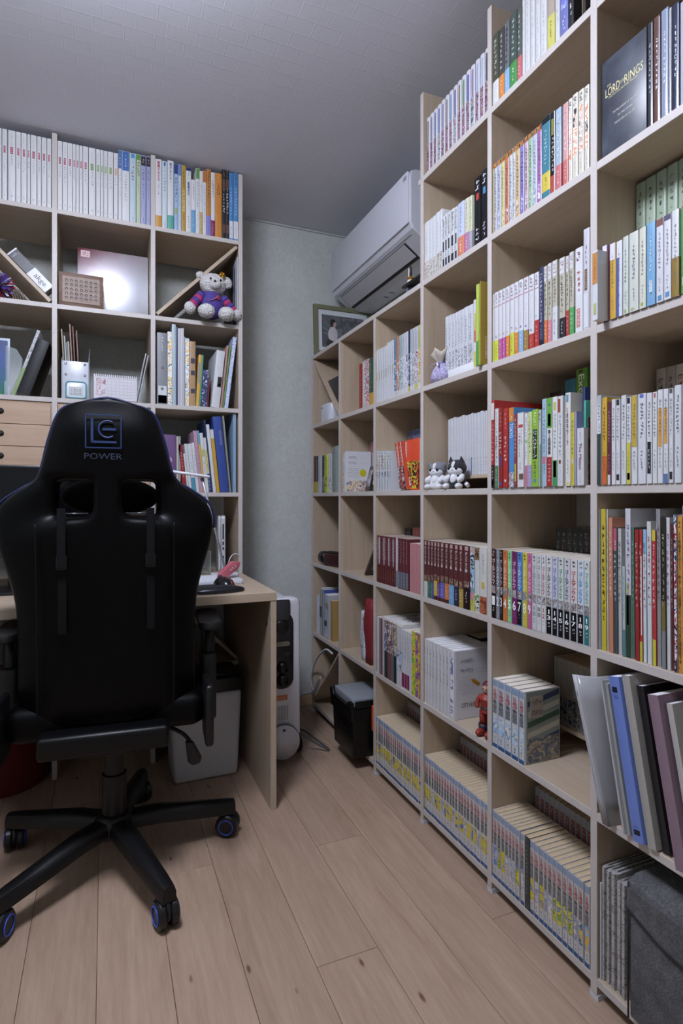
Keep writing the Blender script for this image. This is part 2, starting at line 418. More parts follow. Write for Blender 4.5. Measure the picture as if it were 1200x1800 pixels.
for i in range(7):
    obj('floor_pad', box_me(-.013, .013, -.011, .011, 0, .012), M('#c9ccd6', .3), bc, (XF + .014 - OFF.x, UY(i) - OFF.y, 0))
    obj('floor_pad', box_me(-.013, .013, -.011, .011, 0, .012), M('#c9ccd6', .3), bc, (XF + .28 - OFF.x, UY(i) - OFF.y, 0))
# slanting boards in the column next to the back wall
d = diag_board(bc, (UY(0) - T / 2 - .004, ZS[2] - T / 2 - .008), (UY(1) + T / 2 + .006, ZT[3] + .008), .010, x0=BX0 + .003, x1=BX1 - .002, mat=WOOD_Y); d.location = -OFF
d = diag_board(bc, (UY(0) - T / 2 - .006, ZT[7] + .008), (UY(1) + T / 2 + .006, ZS[6] - T / 2 - .008), .010, x0=BX0 + .003, x1=BX1 - .002, mat=WOOD_Y); d.location = -OFF

dbc = empty('desk_bookcase', (XR - .525, YB + .16, 0), label='pale wood grid bookcase standing behind and above the desk', cat='bookcase')
OFD = Vector((XR - .525, YB + .16, 0)); DY0, DY1 = YB, YB + .32
def dboard(name, x0, x1, y0, y1, z0, z1, mat):
    return board(dbc, name, x0 - OFD.x, x1 - OFD.x, y0 - OFD.y, y1 - OFD.y, z0, z1, mat, edge=(0, -1, 0))
def LX(k): return XR - T / 2 - k * PITCH       # centre x of the desk bookcase's uprights, k = 0 at the right end
for k in range(4): dboard('upright', LX(k) - T / 2, LX(k) + T / 2, DY0, DY1, 0, CEIL - .006, WOOD_Z)
for z in ZL[1:] + [DESK_Z - .014, .362]:
    dboard('shelf_board', LX(3) - T / 2 + .0006, XR - .0006, DY0 + .0006, DY1 - .0006, z - T / 2, z + T / 2, WOOD_X)
d = diag_board(dbc, (LX(1) + T / 2 + .006, ZLT[2] + .008), (LX(0) - T / 2 - .006, ZL[1] - T / 2 - .008), .013, y0=DY0 + .003, y1=DY1 - .002, mat=WOOD_X); d.location = -OFD
d = diag_board(dbc, (LX(2) - T / 2 - .006, ZLT[2] + .008), (LX(3) + T / 2 + .006, ZL[1] - T / 2 - .008), .013, y0=DY0 + .003, y1=DY1 - .002, mat=WOOD_X); d.location = -OFD
zA, zB = .362 + T / 2, DESK_Z - .014 - T / 2
d = diag_board(dbc, (LX(1) + T / 2 + .006, zB - .008), (LX(0) - T / 2 - .006, zA + .008), .013, y0=DY0 + .003, y1=DY1 - .002, mat=WOOD_X); d.location = -OFD
d = diag_board(dbc, (LX(2) - T / 2 - .006, zB - .008), (LX(3) + T / 2 + .006, zA + .008), .013, y0=DY0 + .003, y1=DY1 - .002, mat=WOOD_X); d.location = -OFD

# desk
DFY = 1.852
desk = empty('desk', (0, DFY, 0), label='pale wood desk top with a side panel beside the white heater', cat='desk')
dk = Vector((0, DFY, 0))
o = board(desk, 'desk_top', LX(3) - T / 2, XR, 0, YB - DFY - .001, .705, DESK_Z, WOOD_X, .0015)
board(desk, 'side_panel', XR - .021, XR - .001, .002, YB - DFY - .001, 0.0, .7045, WOOD_Z)
board(desk, 'side_panel', LX(3) - T / 2, LX(3) - T / 2 + .02, .002, YB - DFY - .001, 0.0, .7045, WOOD_Z)
hole = obj('cable_hole', lathe_me([(.0005, 0), (.006, 0), (.006, .0015), (.0005, .0015)], 12), M('#1a1612', .8), desk, (XR - .0212, .05, .62), (0, -PI / 2, 0))

# ================================================================ books
def shell_me(w, h, d, tc, b, z0=0.0, off=0.0, nb=2):
    """U-shaped cover: spine at x = 0, boards running back along +x, thickness along y"""
    hw = w / 2 + off; b = min(b, hw * .9); x0 = -off
    P = [(d, -hw)] + [(x0 + b - b * math.sin(t), -hw + b - b * math.cos(t)) for t in [PI / 2 * i / nb for i in range(nb + 1)]]
    P += [(p[0], -p[1]) for p in P[:0:-1]] + [(d, hw)]
    ti = tc
    Q = [(d, hw - ti), (x0 + ti + b * .3, hw - ti), (x0 + ti + b * .3, -hw + ti), (d, -hw + ti)]
    n = len(P); v = []; f = []
    for z in (z0, z0 + h):
        v += [(p[0], p[1], z) for p in P] + [(q[0], q[1], z) for q in Q]
    m = n + 4
    for i in range(m):
        j = (i + 1) % m; f.append((i, j, m + j, m + i))
    ring = list(range(m)); f.append(tuple(ring[::-1])); f.append(tuple(m + i for i in ring))
    me = mesh(v, f); me.shade_smooth(); me.set_sharp_from_angle(angle=0.7)
    return me
UNIT_BOX = {}
SPX = ((0, -1, 0), (0, 0, 1))         # lettering axes on a spine (reads towards the room)
SPR = ((0, 0, -1), (0, -1, 0))        # lettering turned a quarter, reading down the spine
BACKS = []          # comics of the shaded back rows, joined into one mass at the end
def tone(c, k):
    c = c.lstrip('#'); v = [(int(c[i:i + 2], 16) / 255) for i in (0, 2, 4)]
    v = lin(v); g = .2126 * v[0] + .7152 * v[1] + .0722 * v[2]; v = [x * .90 + g * .10 for x in v]; v[2] *= .97
    return tuple(round(max(0.0, 1.055 * (l * k) ** (1 / 2.4) - .055) if l * k > .0031 else l * k * 12.92, 3) for l in v)
INK = .80
def book(side, u0, u1, zb, col, vt=None, h=None, sb=.004, d=.125, bands=(), prints=(), texts=(), name='comic_volume',
         label=None, cat='comic', group=None, hard=False, rnd_=.0012, pages=None, tilt=0.0, rough=.38, gap=.0003, detail=True, face=None, rotz=0.0, loc=None, w=None, plane=None):
    """one book standing on zb; u0..u1 = its spine in the picture; bands wrap round the cover, prints lie on the spine, texts as
    (string or count, top, bottom, colour, width share[, 'r'])"""
    if loc is None:
        if side == 'R':
            xp = XF + sb; a_, b_ = onx(u0, 0, xp).y, onx(u1, 0, xp).y
            if sb > -.02:
                for i in range(7):
                    lo, hi = UY(i) - T / 2 - .0004, UY(i) + T / 2 + .0004
                    if lo < a_ < hi: a_ = lo
                    if lo < b_ < hi: b_ = hi
            w = abs(a_ - b_) - gap; loc = Vector((xp, (a_ + b_) / 2, zb)); rz = 0.0
        else:
            yp = YB + sb; a_, b_ = ony(u0, 0, yp).x, ony(u1, 0, yp).x
            for i in range(4):
                lo, hi = LX(i) - T / 2 - .0004, LX(i) + T / 2 + .0004
                if lo < a_ < hi: a_ = hi
                if lo < b_ < hi: b_ = lo
            w = abs(a_ - b_) - gap; loc = Vector(((a_ + b_) / 2, yp, zb)); rz = PI / 2
        if h is None: h = height_at(loc, vt) - zb
    else:
        loc = Vector(loc); rz = 0.0 if side == 'R' else PI / 2
    loc.z += .0002 + w / 2 * math.sin(abs(tilt)); h -= w / 2 * math.sin(abs(tilt))
    o = empty(name, loc, (tilt, 0, rz + rotz), label, cat, group)
    tc = .0022 if hard else .0007
    cm = col if not isinstance(col, str) else M(tone(col, INK), rough)
    obj('cover', shell_me(w, h, d, tc, rnd_, nb=4 if rnd_ > .003 else 2), cm, o)
    ov = .003 if hard else .0006
    pg = pages or PAGES
    obj('page_block', box_me(.0012 + rnd_ * .3 + tc, d - ov - .001, -w / 2 + tc, w / 2 - tc, ov, h - ov), pg, o)
    if not detail: return o
    for bnd in bands:
        f0, f1, c = bnd[:3]
        m = c if not isinstance(c, str) else M(tone(c, INK), .35)
        obj('paper_band', shell_me(w, (f1 - f0) * h, d * .96, .0003, rnd_, z0=f0 * h, off=.00022, nb=4 if rnd_ > .003 else 2), m, o)
    for pr in prints:
        f0, f1, c = pr[:3]; a0, a1 = (pr[3], pr[4]) if len(pr) > 3 else (.04, .96)
        m = c if not isinstance(c, str) else M(tone(c, INK), rough)
        ww = w - 2 * min(rnd_ * .6, w * .2)
        y0 = ww / 2 - a0 * ww; y1 = ww / 2 - a1 * ww
        obj('cover_print', box_me(-.0005, .0004, y1, y0, f0 * h, f1 * h), m, o)
    for tx in texts:
        s, f1, f0, c, ws = tx[:5]; L = (f1 - f0) * h; zc = (f0 + f1) / 2 * h
        mt = M(c, .45); turned = len(tx) > 5 and tx[5] == 'r'
        yo = tx[6] * w if len(tx) > 6 else 0.0
        m4 = frame_mtx((-.0008, yo, zc), *(SPR if turned else SPX))
        if isinstance(s, int): strokes(o, s, frame_mtx((-.0008, yo, zc), *SPX), (w * ws, L), mt)
        elif turned: lettering(o, s, m4, (L, w * ws), mt)
        else: lettering(o, s, m4, (w * ws, L), mt, vertical=True)
    return o
def riser(x0, x1, y0, y1, z0, z1, label):
    """small wooden step (board on two sides) that lifts the back row of a cell"""
    t = .010; pts = [(y0, z0), (y0 + t, z0), (y0 + t, z1 - t), (y1 - t, z1 - t), (y1 - t, z0), (y1, z0), (y1, z1), (y0, z1)]
    cy, cx = (y0 + y1) / 2, (x0 + x1) / 2
    o = obj('riser_step', prism_me([(p[0] - cy, p[1] - z0) for p in pts], x0 - cx, x1 - cx, 'x'), WOOD_Y, None, (cx, cy, z0))
    return tag(o, label, 'riser')
WHITE = '#e6e6ea'
DK = '#2a2a33'; GY = '#7d7f88'

# ---------------------------------------------------------------- desk bookcase, top shelf
pink_us = [(-9, 2.5), (3.8, 12.3), (14.2, 26.9), (27.9, 36.4), (37.3, 46.7), (47.7, 52.9), (53.8, 64.2), (65.2, 72.2), (73.2, 81.7), (82.6, 90),
           (101, 109.3), (109.8, 118.2), (118.5, 127.2), (127.7, 133), (133.4, 139), (139.4, 145.4), (145.9, 154.9)]
def nurse(u0, u1, boxc, lab, grp, n):
    book('L', u0, u1, ZLT[1], WHITE, h=.2570, d=.182, name='textbook', cat='book', label=lab, group=grp, pages=PAGES_WHITE,
         prints=[(.665, .765, boxc, .28, .72)], texts=[(8, .94, .79, '#b090a0', .22), (n, .645, .645 - .035 * n, GY, .34), (2, .085, .045, DK, .2), (3, .755, .675, '#f0e0e4', .2)])
for i, (a_, b_) in enumerate(pink_us):
    nurse(a_, b_, '#b84a68', 'white textbook with pink title box, on top shelf above desk', 'white textbooks with pink title boxes', (5, 7, 4, 5, 6, 4, 6, 5, 5, 6)[i % 10])
for a_, b_ in [(155.7, 167.9), (168.7, 176.3), (176.6, 181.8), (182.3, 189), (189.4, 199)]:
    nurse(a_, b_, '#7ea83c', 'white textbook with green title box, on top shelf above desk', 'white textbooks with green title boxes', 6)
nurse(199.7, 207.2, '#dd9a3c', 'white textbook with orange title box, on top shelf above desk', 'white textbooks on the top shelf', 4)
LTOP = dict(d=.182, name='textbook', cat='book', pages=PAGES_WHITE, rnd_=.0008)
def lt(u0, u1, vt, col, label, **kw):
    k = dict(LTOP); k.update(kw)
    return book('L', u0, u1, ZLT[1], col, vt=vt, label=label, **k)
lt(208, 213.8, 264, WHITE, 'narrow white textbook with rounded blue top beside wider blue-topped one', prints=[(.74, .995, '#3f6fb8', 0, 1)], texts=[(4, .95, .78, '#dfe6f5', .3), (8, .7, .34, GY, .34)])
lt(214.3, 227.4, 266, WHITE, 'thick white textbook with blue round-ended patch at spine top', prints=[(.72, .995, '#3f6fb8')], texts=[(4, .95, .77, '#dfe6f5', .2), (9, .66, .28, GY, .26)])
lt(228, 238.8, 269.5, '#c6d8e4', 'pale blue textbook with bold black title and cyan top mark', prints=[(.93, .99, '#3a9bd0', .2, .8)], texts=[(5, .82, .60, '#20242c', .45), (3, .92, .85, '#3a9bd0', .2), (2, .08, .04, GY, .3)])
lt(239.6, 247, 271.5, '#c3d3ad', 'pale green textbook with green spine top, on top shelf', prints=[(.92, .99, '#5c9a30')], texts=[(5, .9, .68, '#20301c', .55), (6, .64, .45, GY, .3), (2, .08, .04, GY, .3)])
for a_, b_, v_ in ((247.5, 256.2, 273.3), (257, 264.4, 275)):
    lt(a_, b_, v_, '#a9acd6', 'lavender textbook with black top square, beside bookcase upright', group='lavender textbooks', prints=[(.85, .985, '#2a2228')], texts=[(2, .96, .88, '#d8c0c8', .4), (4, .8, .64, '#242850', .45), (5, .6, .36, '#5a5f96', .25), (2, .09, .05, '#5a5f96', .3)])
lt(273, 284.1, 279.8, WHITE, 'white book with orange foot band and red title', bands=[(0, .17, '#d99a2c')], texts=[('看護がみえる', .97, .68, '#a83848', .45), (4, .63, .47, GY, .3)])
lt(284.8, 293.7, 283.4, '#d3e2ee', 'pale blue book with blue dot and black vertical title', prints=[(.93, .985, '#2f74b8', .3, .7)], texts=[(4, .92, .83, '#3f94c8', .25), (6, .81, .54, '#23272e', .42), (3, .5, .45, GY, .2), (2, .1, .03, '#7a8894', .35)])
lt(294.4, 305, 282.7, WHITE, 'white book with teal foot band and dark blue title', bands=[(0, .20, '#4fae9a')], texts=[('病がみえる', .97, .72, '#46586c', .4), (1, .70, .66, '#5fa8b4', .3)])
lt(306, 312.7, 288.3, '#a9c6e8', 'light blue book with navy top and green badge', prints=[(.85, .995, '#2f3c86', 0, 1), (.24, .34, '#9cc63a', .25, .8)], texts=[(7, .80, .42, '#23336e', .55), (4, .2, .08, '#5070a8', .3)])
lt(313.1, 318.4, 289, '#c8d6ee', 'pale blue book with a mid blue top band', prints=[(.83, .995, '#5f8fd6', 0, 1)], texts=[(9, .72, .3, '#6070a0', .35), (4, .25, .1, '#8090b8', .3)])
lt(318.8, 326.3, 290.5, '#c49a2a', 'mustard yellow book with outlined vertical title', prints=[(.30, .62, '#d9be6a', .2, .8)], texts=[(5, .9, .65, '#4a3a14', .4), (6, .6, .32, '#3a4a24', .4), (3, .26, .16, '#5a4214', .3)])
lt(326.6, 335.8, 295.4, WHITE, 'white book with navy top and dark blue title', prints=[(.955, .998, '#29337c', 0, 1)], texts=[('看護研究', .78, .57, '#2d3a78', .42), (3, .94, .82, '#5a9a86', .25), (4, .5, .4, GY, .25), (5, .25, .06, GY, .25)])
lt(336.1, 343.6, 316, WHITE, 'short white book with sky blue lower half', bands=[(0, .43, '#6aa9d8')], texts=[(7, .92, .62, '#55585f', .3), (3, .4, .1, '#cfe2f2', .2)], d=.15)
lt(343.9, 350.7, 296.1, WHITE, 'white book with green top patch, on top shelf', prints=[(.84, .995, '#5a9a3a', .05, .95)], texts=[(9, .8, .4, '#6a7078', .4), (6, .3, .08, GY, .3)])
lt(350.9, 356.1, 301, WHITE, 'slim white book with tan foot and black mark', bands=[(0, .35, '#c9ac72')], texts=[(3, .8, .7, '#a05048', .4), (6, .68, .5, '#5a5f90', .35), (3, .34, .27, '#a03a30', .4), (1, .09, .05, '#20242c', .5)])
lt(356.3, 362.3, 300.5, WHITE, 'white book with an orange top and tiny upright text', prints=[(.82, .995, '#d0742a', 0, 1)], texts=[(12, .78, .18, '#60646c', .3)])
lt(362.7, 370.5, 297.5, '#c9842c', 'amber book with dark bold title and lavender foot', bands=[(0, .30, '#8f86d0')], texts=[(8, .97, .55, '#3a2414', .55), (4, .5, .4, '#6a4a20', .3)])
lt(370.8, 377.6, 303.2, WHITE, 'white book with dark title and maroon foot band', bands=[(0, .25, '#8a2a58')], texts=[(7, .88, .6, '#303444', .55), (5, .2, .05, '#e0c8d4', .3)])
lt(377.9, 389.6, 304.6, '#d98a1e', 'thick orange book titled ICU on the top shelf', texts=[('ICU', .82, .66, '#2a2416', .42), (3, .97, .86, '#f0d8a0', .2), (5, .5, .36, '#7a5a1c', .12)])
for a_, b_ in ((390.3, 396.3), (396.6, 402.4)):
    lt(a_, b_, 298.2, '#2a2426', 'black and brown banded book with white title beside blue books', group='black and brown banded books', prints=[(.72, .86, '#6a4a42', 0, 1), (.08, .20, '#6a4a42', 0, 1)], texts=[(4, .98, .88, '#b8b4b4', .4), (2, .72, .68, '#d8d8dc', .4), (7, .66, .36, '#e6e6ea', .6)])
for a_, b_, lb in ((402.8, 409.5, 'a'), (410.2, 418.4, 'b')):
    lt(a_, b_, 304.4, '#4a8fd0', 'blue book with white foot at the end of the top shelf', group='blue books with white feet', prints=[(.02, .28, WHITE, 0, 1)], texts=[(8, .99, .82, '#1d3a5e', .4), (9, .78, .36, '#cfe2f4', .4), (4, .2, .06, '#6a90b8', .3)])

# ---------------------------------------------------------------- desk bookcase, folders and books by the end upright (third and fourth shelf)
def ldeg(u0, u1, vt, col, label, zb=ZLT[3], **kw):
    k = dict(d=.2, name='notebook', cat='book', pages=PAGES_WHITE, rnd_=.0006, sb=.012); k.update(kw)
    return book('L', u0, u1, zb, col, vt=vt, label=label, **k)
# zoom of this cell: x/7.273+265, y/7.273+560
o = ldeg(276, 294, 585, '#8d9099', 'grey ring binder with chrome rivets and white label', name='ring_binder', cat='binder', prints=[(.02, .26, '#dfe2ea', .1, .95), (.02, .13, '#6a7fc0', .1, .95)], texts=[(5, .95, .74, '#d0d3da', .2)])
for f in (.30, .71): obj('rivet', lathe_me([(.0005, -.0015), (.006, -.0015), (.006, 0), (.0005, .0)], 14, angle=.5), M('#e8e8ec', .12, 1.0), o, (-.0002, 0, .21 * f), (0, PI / 2, 0))
fl_art = art(('#e9ebee', '#e9ebee', '#e7b83a', '#eceef0', '#4a5a48', '#e9ebee'), 3, 45)
ldeg(294.5, 302, 583, '#e6e9ec', 'white folder printed with yellow flowers beside grey binder', name='paper_folder', cat='folder', prints=[(.02, .98, fl_art, 0, 1)])
ldeg(302.3, 309, 570, '#b9ccd8', 'pale blue plastic folder, tallest in its cell', name='paper_folder', cat='folder', rough=.3)
ldeg(309.3, 312.5, 575, '#3d4a70', 'thin navy folder between blue and white ones', name='paper_folder', cat='folder')
for i in range(4): ldeg(312.8 + i * 2.6, 315.2 + i * 2.6, 577, ('#e3e2ea', '#d9d3e2', '#e8e6e6', '#dcd6dc')[i], 'thin white document folder standing beside navy one', group='thin white document folders', name='paper_folder', cat='folder')
ldeg(323.4, 325.4, 592, '#8fb4d8', 'thin light blue folder beside flowered folder', name='paper_folder', cat='folder')
ldeg(325.6, 332.5, 595, '#e6e9ec', 'white folder with yellow flowers beside kraft box', name='paper_folder', cat='folder', prints=[(.02, .98, fl_art, 0, 1)])
o = ldeg(333, 343.5, 600, '#b8946a', 'kraft brown box file with navy printed squares', name='kraft_box', cat='box', prints=[(.66, .74, '#3a3f58', .2, .9), (.48, .55, '#3a3f58', .2, .9), (.20, .27, '#3a3f58', .2, .9)])
ldeg(344, 349.5, 623, '#e0b13a', 'slim orange and grey patterned notebook leaning on kraft box', tilt=.06, sb=.014, prints=[(.45, .85, '#8f94a8', .1, .7)])
ldeg(349.7, 352.5, 624, '#3f9a7c', 'slim green edged notebook leaning on orange one', tilt=.06, sb=.014)
ldeg(353, 363, 650, '#3d3f62', 'small navy patterned box file with silver spots', name='patterned_file', cat='binder', tilt=.06, prints=[(.0, 1.0, art(('#35375a', '#35375a', '#4a4e78', '#d5d7e2'), 5, 70), 0, 1)])
ldeg(363.5, 366, 668, '#7a2430', 'thin dark red booklet beside white slanting file', tilt=.06)
o = ldeg(371, 385.5, 615, '#dcdde4', 'white slanting file box with black and green label', name='file_box', cat='box', tilt=.10, sb=.01, prints=[(.36, .54, '#1f241c', .45, .95), (.38, .42, '#a8c83a', .6, .85)])
ldeg(387, 390.5, 606, '#b88a80', 'thin tan and red folder leaning on white file', name='paper_folder', cat='folder', tilt=.105)
ldeg(391, 393.5, 606, '#6a9a4a', 'thin green folder leaning between tan and blue ones', name='paper_folder', cat='folder', tilt=.115)
ldeg(394, 400.5, 590, '#aebadc', 'pale blue patterned folder leaning on bookcase end', name='paper_folder', cat='folder', tilt=.125, prints=[(0, 1, art(('#c3cbe4', '#aebadc', '#d9ddec', '#8f9cc8'), 6, 60), 0, 1)])
# cell below: x/7.273+265, y/7.273+720
Z4 = ZLT[4]
def l4(u0, u1, vt, col, label, **kw): return ldeg(u0, u1, vt, col, label, zb=Z4, **kw)
o = l4(284, 309, 764, '#7a5a8c', 'purple storage carton with pale pink circles', name='carton', cat='box', d=.16)
for f in (.9, .52): obj('cover_print', lathe_me([(.0005, 0), (.013, 0), (.013, .0006), (.0005, .0006)], 24), M('#c79ab4', .5), o, (-.0008, 0, .145 * f), (0, -PI / 2, 0))
l4(310, 313.6, 767, '#c9c4c0', 'thin beige document folder beside purple carton', name='paper_folder', cat='folder', d=.16)
l4(313.9, 317.4, 767, '#a9a6ae', 'thin grey document folder beside purple carton', name='paper_folder', cat='folder', d=.16)
l4(322, 328.5, 781, '#a82a26', 'red book with white upright title leaning by purple carton', tilt=-.105, texts=[(8, .85, .3, '#e0b8b0', .4)])
l4(329.5, 332.5, 797, '#dfe3e6', 'short white pamphlet leaning beside red book', tilt=-.105)
l4(333, 337.5, 780, '#e3e5ea', 'white notebook leaning beside short pamphlet', tilt=-.105, texts=[(8, .9, .4, '#9aa0b0', .3)])
l4(338, 345, 780, '#dfe4e8', 'white notebook with turquoise lower part, leaning', tilt=-.105, prints=[(.0, .30, '#4a9ab8', 0, 1)], texts=[(7, .9, .45, '#8a93a8', .3)])
l4(345.4, 350.5, 778, '#e4e2e6', 'white workbook with small print beside turquoise one', tilt=-.105, texts=[(9, .85, .25, '#8f8fa0', .35)])
l4(351, 357, 757, '#c9a0bc', 'pink workbook leaning among the study books', tilt=-.105, texts=[(9, .75, .2, '#7a3f90', .35)])
l4(357.4, 361, 757, '#e0b640', 'slim yellow workbook with light blue top, leaning', tilt=-.105, prints=[(.78, 1.0, '#5fa8d6', 0, 1)])
l4(361.4, 367, 761, '#e2e3e4', 'white workbook with tiny print and yellow green patch', tilt=-.105, prints=[(.6, .72, '#b8c858', .1, .9)], texts=[(8, .55, .2, '#8a7f60', .35)])
l4(367.4, 371.7, 769, '#e2e2e6', 'white booklet with yellow sticker and navy foot', tilt=-.105, prints=[(.36, .78, '#e3d42a', .2, .8), (.0, .34, '#35427c', 0, 1)], texts=[(5, .75, .4, '#3a3a20', .35), (4, .3, .04, '#d0d8ec', .3)])
o = l4(374.5, 380, 746, '#dfe2e6', 'white spiral notebook with black coil edge', tilt=-.105, name='spiral_notebook')
l4(380.4, 386.5, 755, '#d2a21c', 'golden yellow notebook with white top edge', tilt=-.105, prints=[(.86, 1.0, '#dfe0e4', 0, 1)])
l4(372, 374.2, 738, '#2a3868', 'dark navy book next to spiral notebook', tilt=-.105)
o = l4(387.5, 402, 732, '#3550a4', 'thick royal blue binder leaning in the study books cell', name='ring_binder', cat='binder', tilt=-.105, prints=[(.62, .82, '#6a70a8', .55, .85)])
l4(403.6, 406.4, 731, '#9a9a94', 'grey edged clear folder between blue binder and folder', name='paper_folder', cat='folder', tilt=-.095)
l4(409.5, 415, 727, '#8fb0d0', 'light blue plastic folder standing against bookcase end', name='paper_folder', cat='folder', rough=.25)

# ---------------------------------------------------------------- right bookcase, shelf under the ceiling
n = 15; ya, yb = onx(745.5, 0, XF).y, onx(856, 0, XF).y; wd = (ya - yb) / n
figart = [art(('#2c2228', '#5a3a44', '#b8a4b0', '#6a2c34', '#7f7088', '#a8846c', '#2a2026'), s, 60) for s in range(3)] + [art(('#4a5a50', '#a8b4b0', '#5f7a5a', '#b8b0b8', '#4a4c60', '#b89a88'), 4, 60)]
bars = ['#7f8590', '#8a8f9c', '#6f86b8', '#6a7fc0', '#8a90b0', '#8f8a90', '#7aa0c8', '#6a70a0', '#8a6f50', '#5f9a58', '#3a5fb8', '#9a80b0', '#a8c4e0', '#b0c8e0', '#2a2c34']
bnames = ['grey', 'pale grey', 'soft blue', 'periwinkle', 'blue grey', 'taupe grey', 'steel blue', 'slate violet', 'brown', 'green', 'deep blue', 'mauve', 'pale blue', 'icy blue', 'black']
for i in range(n):
    y = ya - (i + .5) * wd
    book('R', 0, 0, 0, '#dcd8e4', loc=(XF + .006, y, ZT[1]), w=wd - .0006, h=.176, d=.115, rnd_=.0075, rough=.22, label='white glossy comic with %s spine strip, in the row under the ceiling' % bnames[i],
         group='glossy white comics under the ceiling', prints=[(.50, .93, bars[i], .42, .90), (.04, .49, figart[i % 4], .06, .96)], texts=[(9, .9, .55, '#3f3f4a', .2, '', .2)])
def rb(cell, u0, u1, vt, col, label, **kw):
    return book('R', u0, u1, ZT[cell], col, vt=vt, label=label, **kw)
def obi(cell, u0, u1, vt, col, oc, f, label, tcol=DK, nt=7, tw=.42, **kw):
    ts = [(nt, .93, f + .08, tcol, tw)] + ([(4, f * .8, f * .2, '#f0f0f0' if oc not in ('#e0e2e6', WHITE) else GY, .25)] if f > .15 else [])
    return rb(cell, u0, u1, vt, col, label, bands=[(0.004, f, oc)], texts=kw.pop('texts', ts), **kw)
S1 = dict(d=.125, rnd_=.003, rough=.3)
obi(1, 864.9, 875.8, 59.3, '#4a5040', '#dfe3e8', .33, 'olive comic with white paper band beside orange-banded one', '#d8d8d0', **S1)
obi(1, 876.4, 885.4, 50.4, '#4c4a48', '#e08a1e', .33, 'black lettered comic with orange paper band, topmost row', '#e6e6e6', **S1)
obi(1, 885.9, 894.8, 39, '#6f747a', '#8fb8e0', .33, 'grey comic with light blue paper band, topmost row', '#1c1c20', **S1)
obi(1, 895.6, 907.8, 23.6, '#45584e', '#3f9a42', .33, 'dark comic with green paper band, topmost row', '#dadada', **S1)
obi(1, 908.3, 916.4, 15.4, '#59605a', '#d06a70', .33, 'grey green comic with salmon pink paper band', '#e0e0e0', **S1)
for a_, b_ in ((916.7, 921.9), (922.4, 931), (931.7, 939.5), (940.3, 949), (949.4, 960.6)):
    rb(1, a_, b_, None, '#dcdde0', 'tall white book with tiny spaced lettering, topmost row', group='tall white books in the topmost row', h=.215, d=.15, name='paperback_book', cat='book', rnd_=.004, texts=[(5, .8, .3, '#8f9298', .14), (4, .25, .04, '#9a9da2', .14)])
rb(1, 961.4, 974.4, None, '#b8a898', 'tan book with yellow paper band, in the topmost row', h=.19, d=.13, name='paperback_book', cat='book', rnd_=.004, bands=[(.0, .40, '#d6d060')], texts=[(5, .34, .12, '#3a3a20', .2)])
rb(1, 975, 983.4, None, '#d6d7de', 'white book between tan and violet books, topmost row', h=.2, d=.14, name='paperback_book', cat='book', rnd_=.003, texts=[(6, .8, .2, '#7a7d88', .2)])
rb(1, 983.8, 998, None, '#7078c0', 'violet blue book with white cloud print, topmost row', h=.2, d=.14, name='paperback_book', cat='book', rnd_=.003, prints=[(.3, .75, art(('#6a74c0', '#8f98d0', '#d6daea'), 2, 25), .1, .9)], texts=[(4, .22, .05, '#e8e8f4', .35)])
o = rb(1, 998.8, 1007.7, None, '#1a1a1c', 'black hardback with framed photo on its cover', h=.21, d=.16, name='hardcover_book', cat='book', hard=True, texts=[(9, .9, .1, '#e6e6e6', .5)])
obj('cover_print', box_me(.02, .10, -.0125, -.0118, .02, .11), M('#b8b0a4', .5), o); obj('cover_print', box_me(.03, .09, -.0130, -.0124, .032, .10), M('#3a3633', .5), o); obj('cover_print', ball_me((.062, -.0126, .05), (.016, .0012, .013)), M('#a8a29c', .6), o)

# second shelf, third column
for a_, b_, v_ in ((744.9, 753.7, 390.4), (754, 759.3, 385), (759.7, 765.1, 379.9), (765.6, 772.3, 373.4), (772.7, 776.9, 368)):
    rb(2, a_, b_, v_, '#e2e4ea', 'white comic with beige sketch at its foot, above air conditioner', group='white comics with beige feet', d=.125, rnd_=.0025, prints=[(.01, .30, art(('#b0aaa0', '#c8c4ba', '#8f8a80', '#d6d2ca'), 7, 80), 0, 1)], texts=[(7, .85, .4, '#a0a4b0', .2)])
for a_, b_, v_ in ((777.2, 781.3, 381), (781.7, 785.8, 375.8), (786.3, 791, 372.8), (791.6, 798, 367.6), (798.6, 803.3, 364)):
    rb(2, a_, b_, v_, '#dfe1e6', 'white comic with heavy black lettering down its spine', group='white comics with heavy black lettering', d=.125, prints=[(.02, .16, '#2a2c36', .15, .85), (.3, .5, '#2f333c', .2, .75)], texts=[(10, .95, .55, '#1d1f26', .7), (4, .28, .18, '#2a2c36', .5)])
obi(2, 803.8, 815.5, 356, '#c9d2ea', '#e0876a', .36, 'pale blue book with salmon paper band and white edge', '#5a6a90', tw=.2, d=.14, name='paperback_book', cat='book', rnd_=.003)
obi(2, 816, 823.5, 349, '#dcd8c0', '#c07fb0', .36, 'cream book with pink paper band, beside salmon-banded one', '#6a7a50', tw=.25, d=.14, name='paperback_book', cat='book', rnd_=.003)
obi(2, 823.7, 829.5, 344.8, '#d6d8b8', '#a6a6b0', .34, 'cream and green book with grey paper band', '#6a7a50', tw=.25, d=.14, name='paperback_book', cat='book')
for a_, b_, v_, c, lb in ((833, 844, 312, '#c8463a', 'tall black boxed set with white lettering and red emblem'), (845.3, 855.6, 298.8, '#4a90c8', 'tall black boxed set with white lettering and blue emblem')):
    o = rb(2, a_, b_, v_, '#1b1b20', lb, d=.16, name='boxed_set', cat='box', rough=.2, rnd_=.002, prints=[(.66, .76, c, .35, .8)], texts=[(2, .97, .80, '#e8e8ec', .7), (3, .26, .05, '#d8d8dc', .55)])
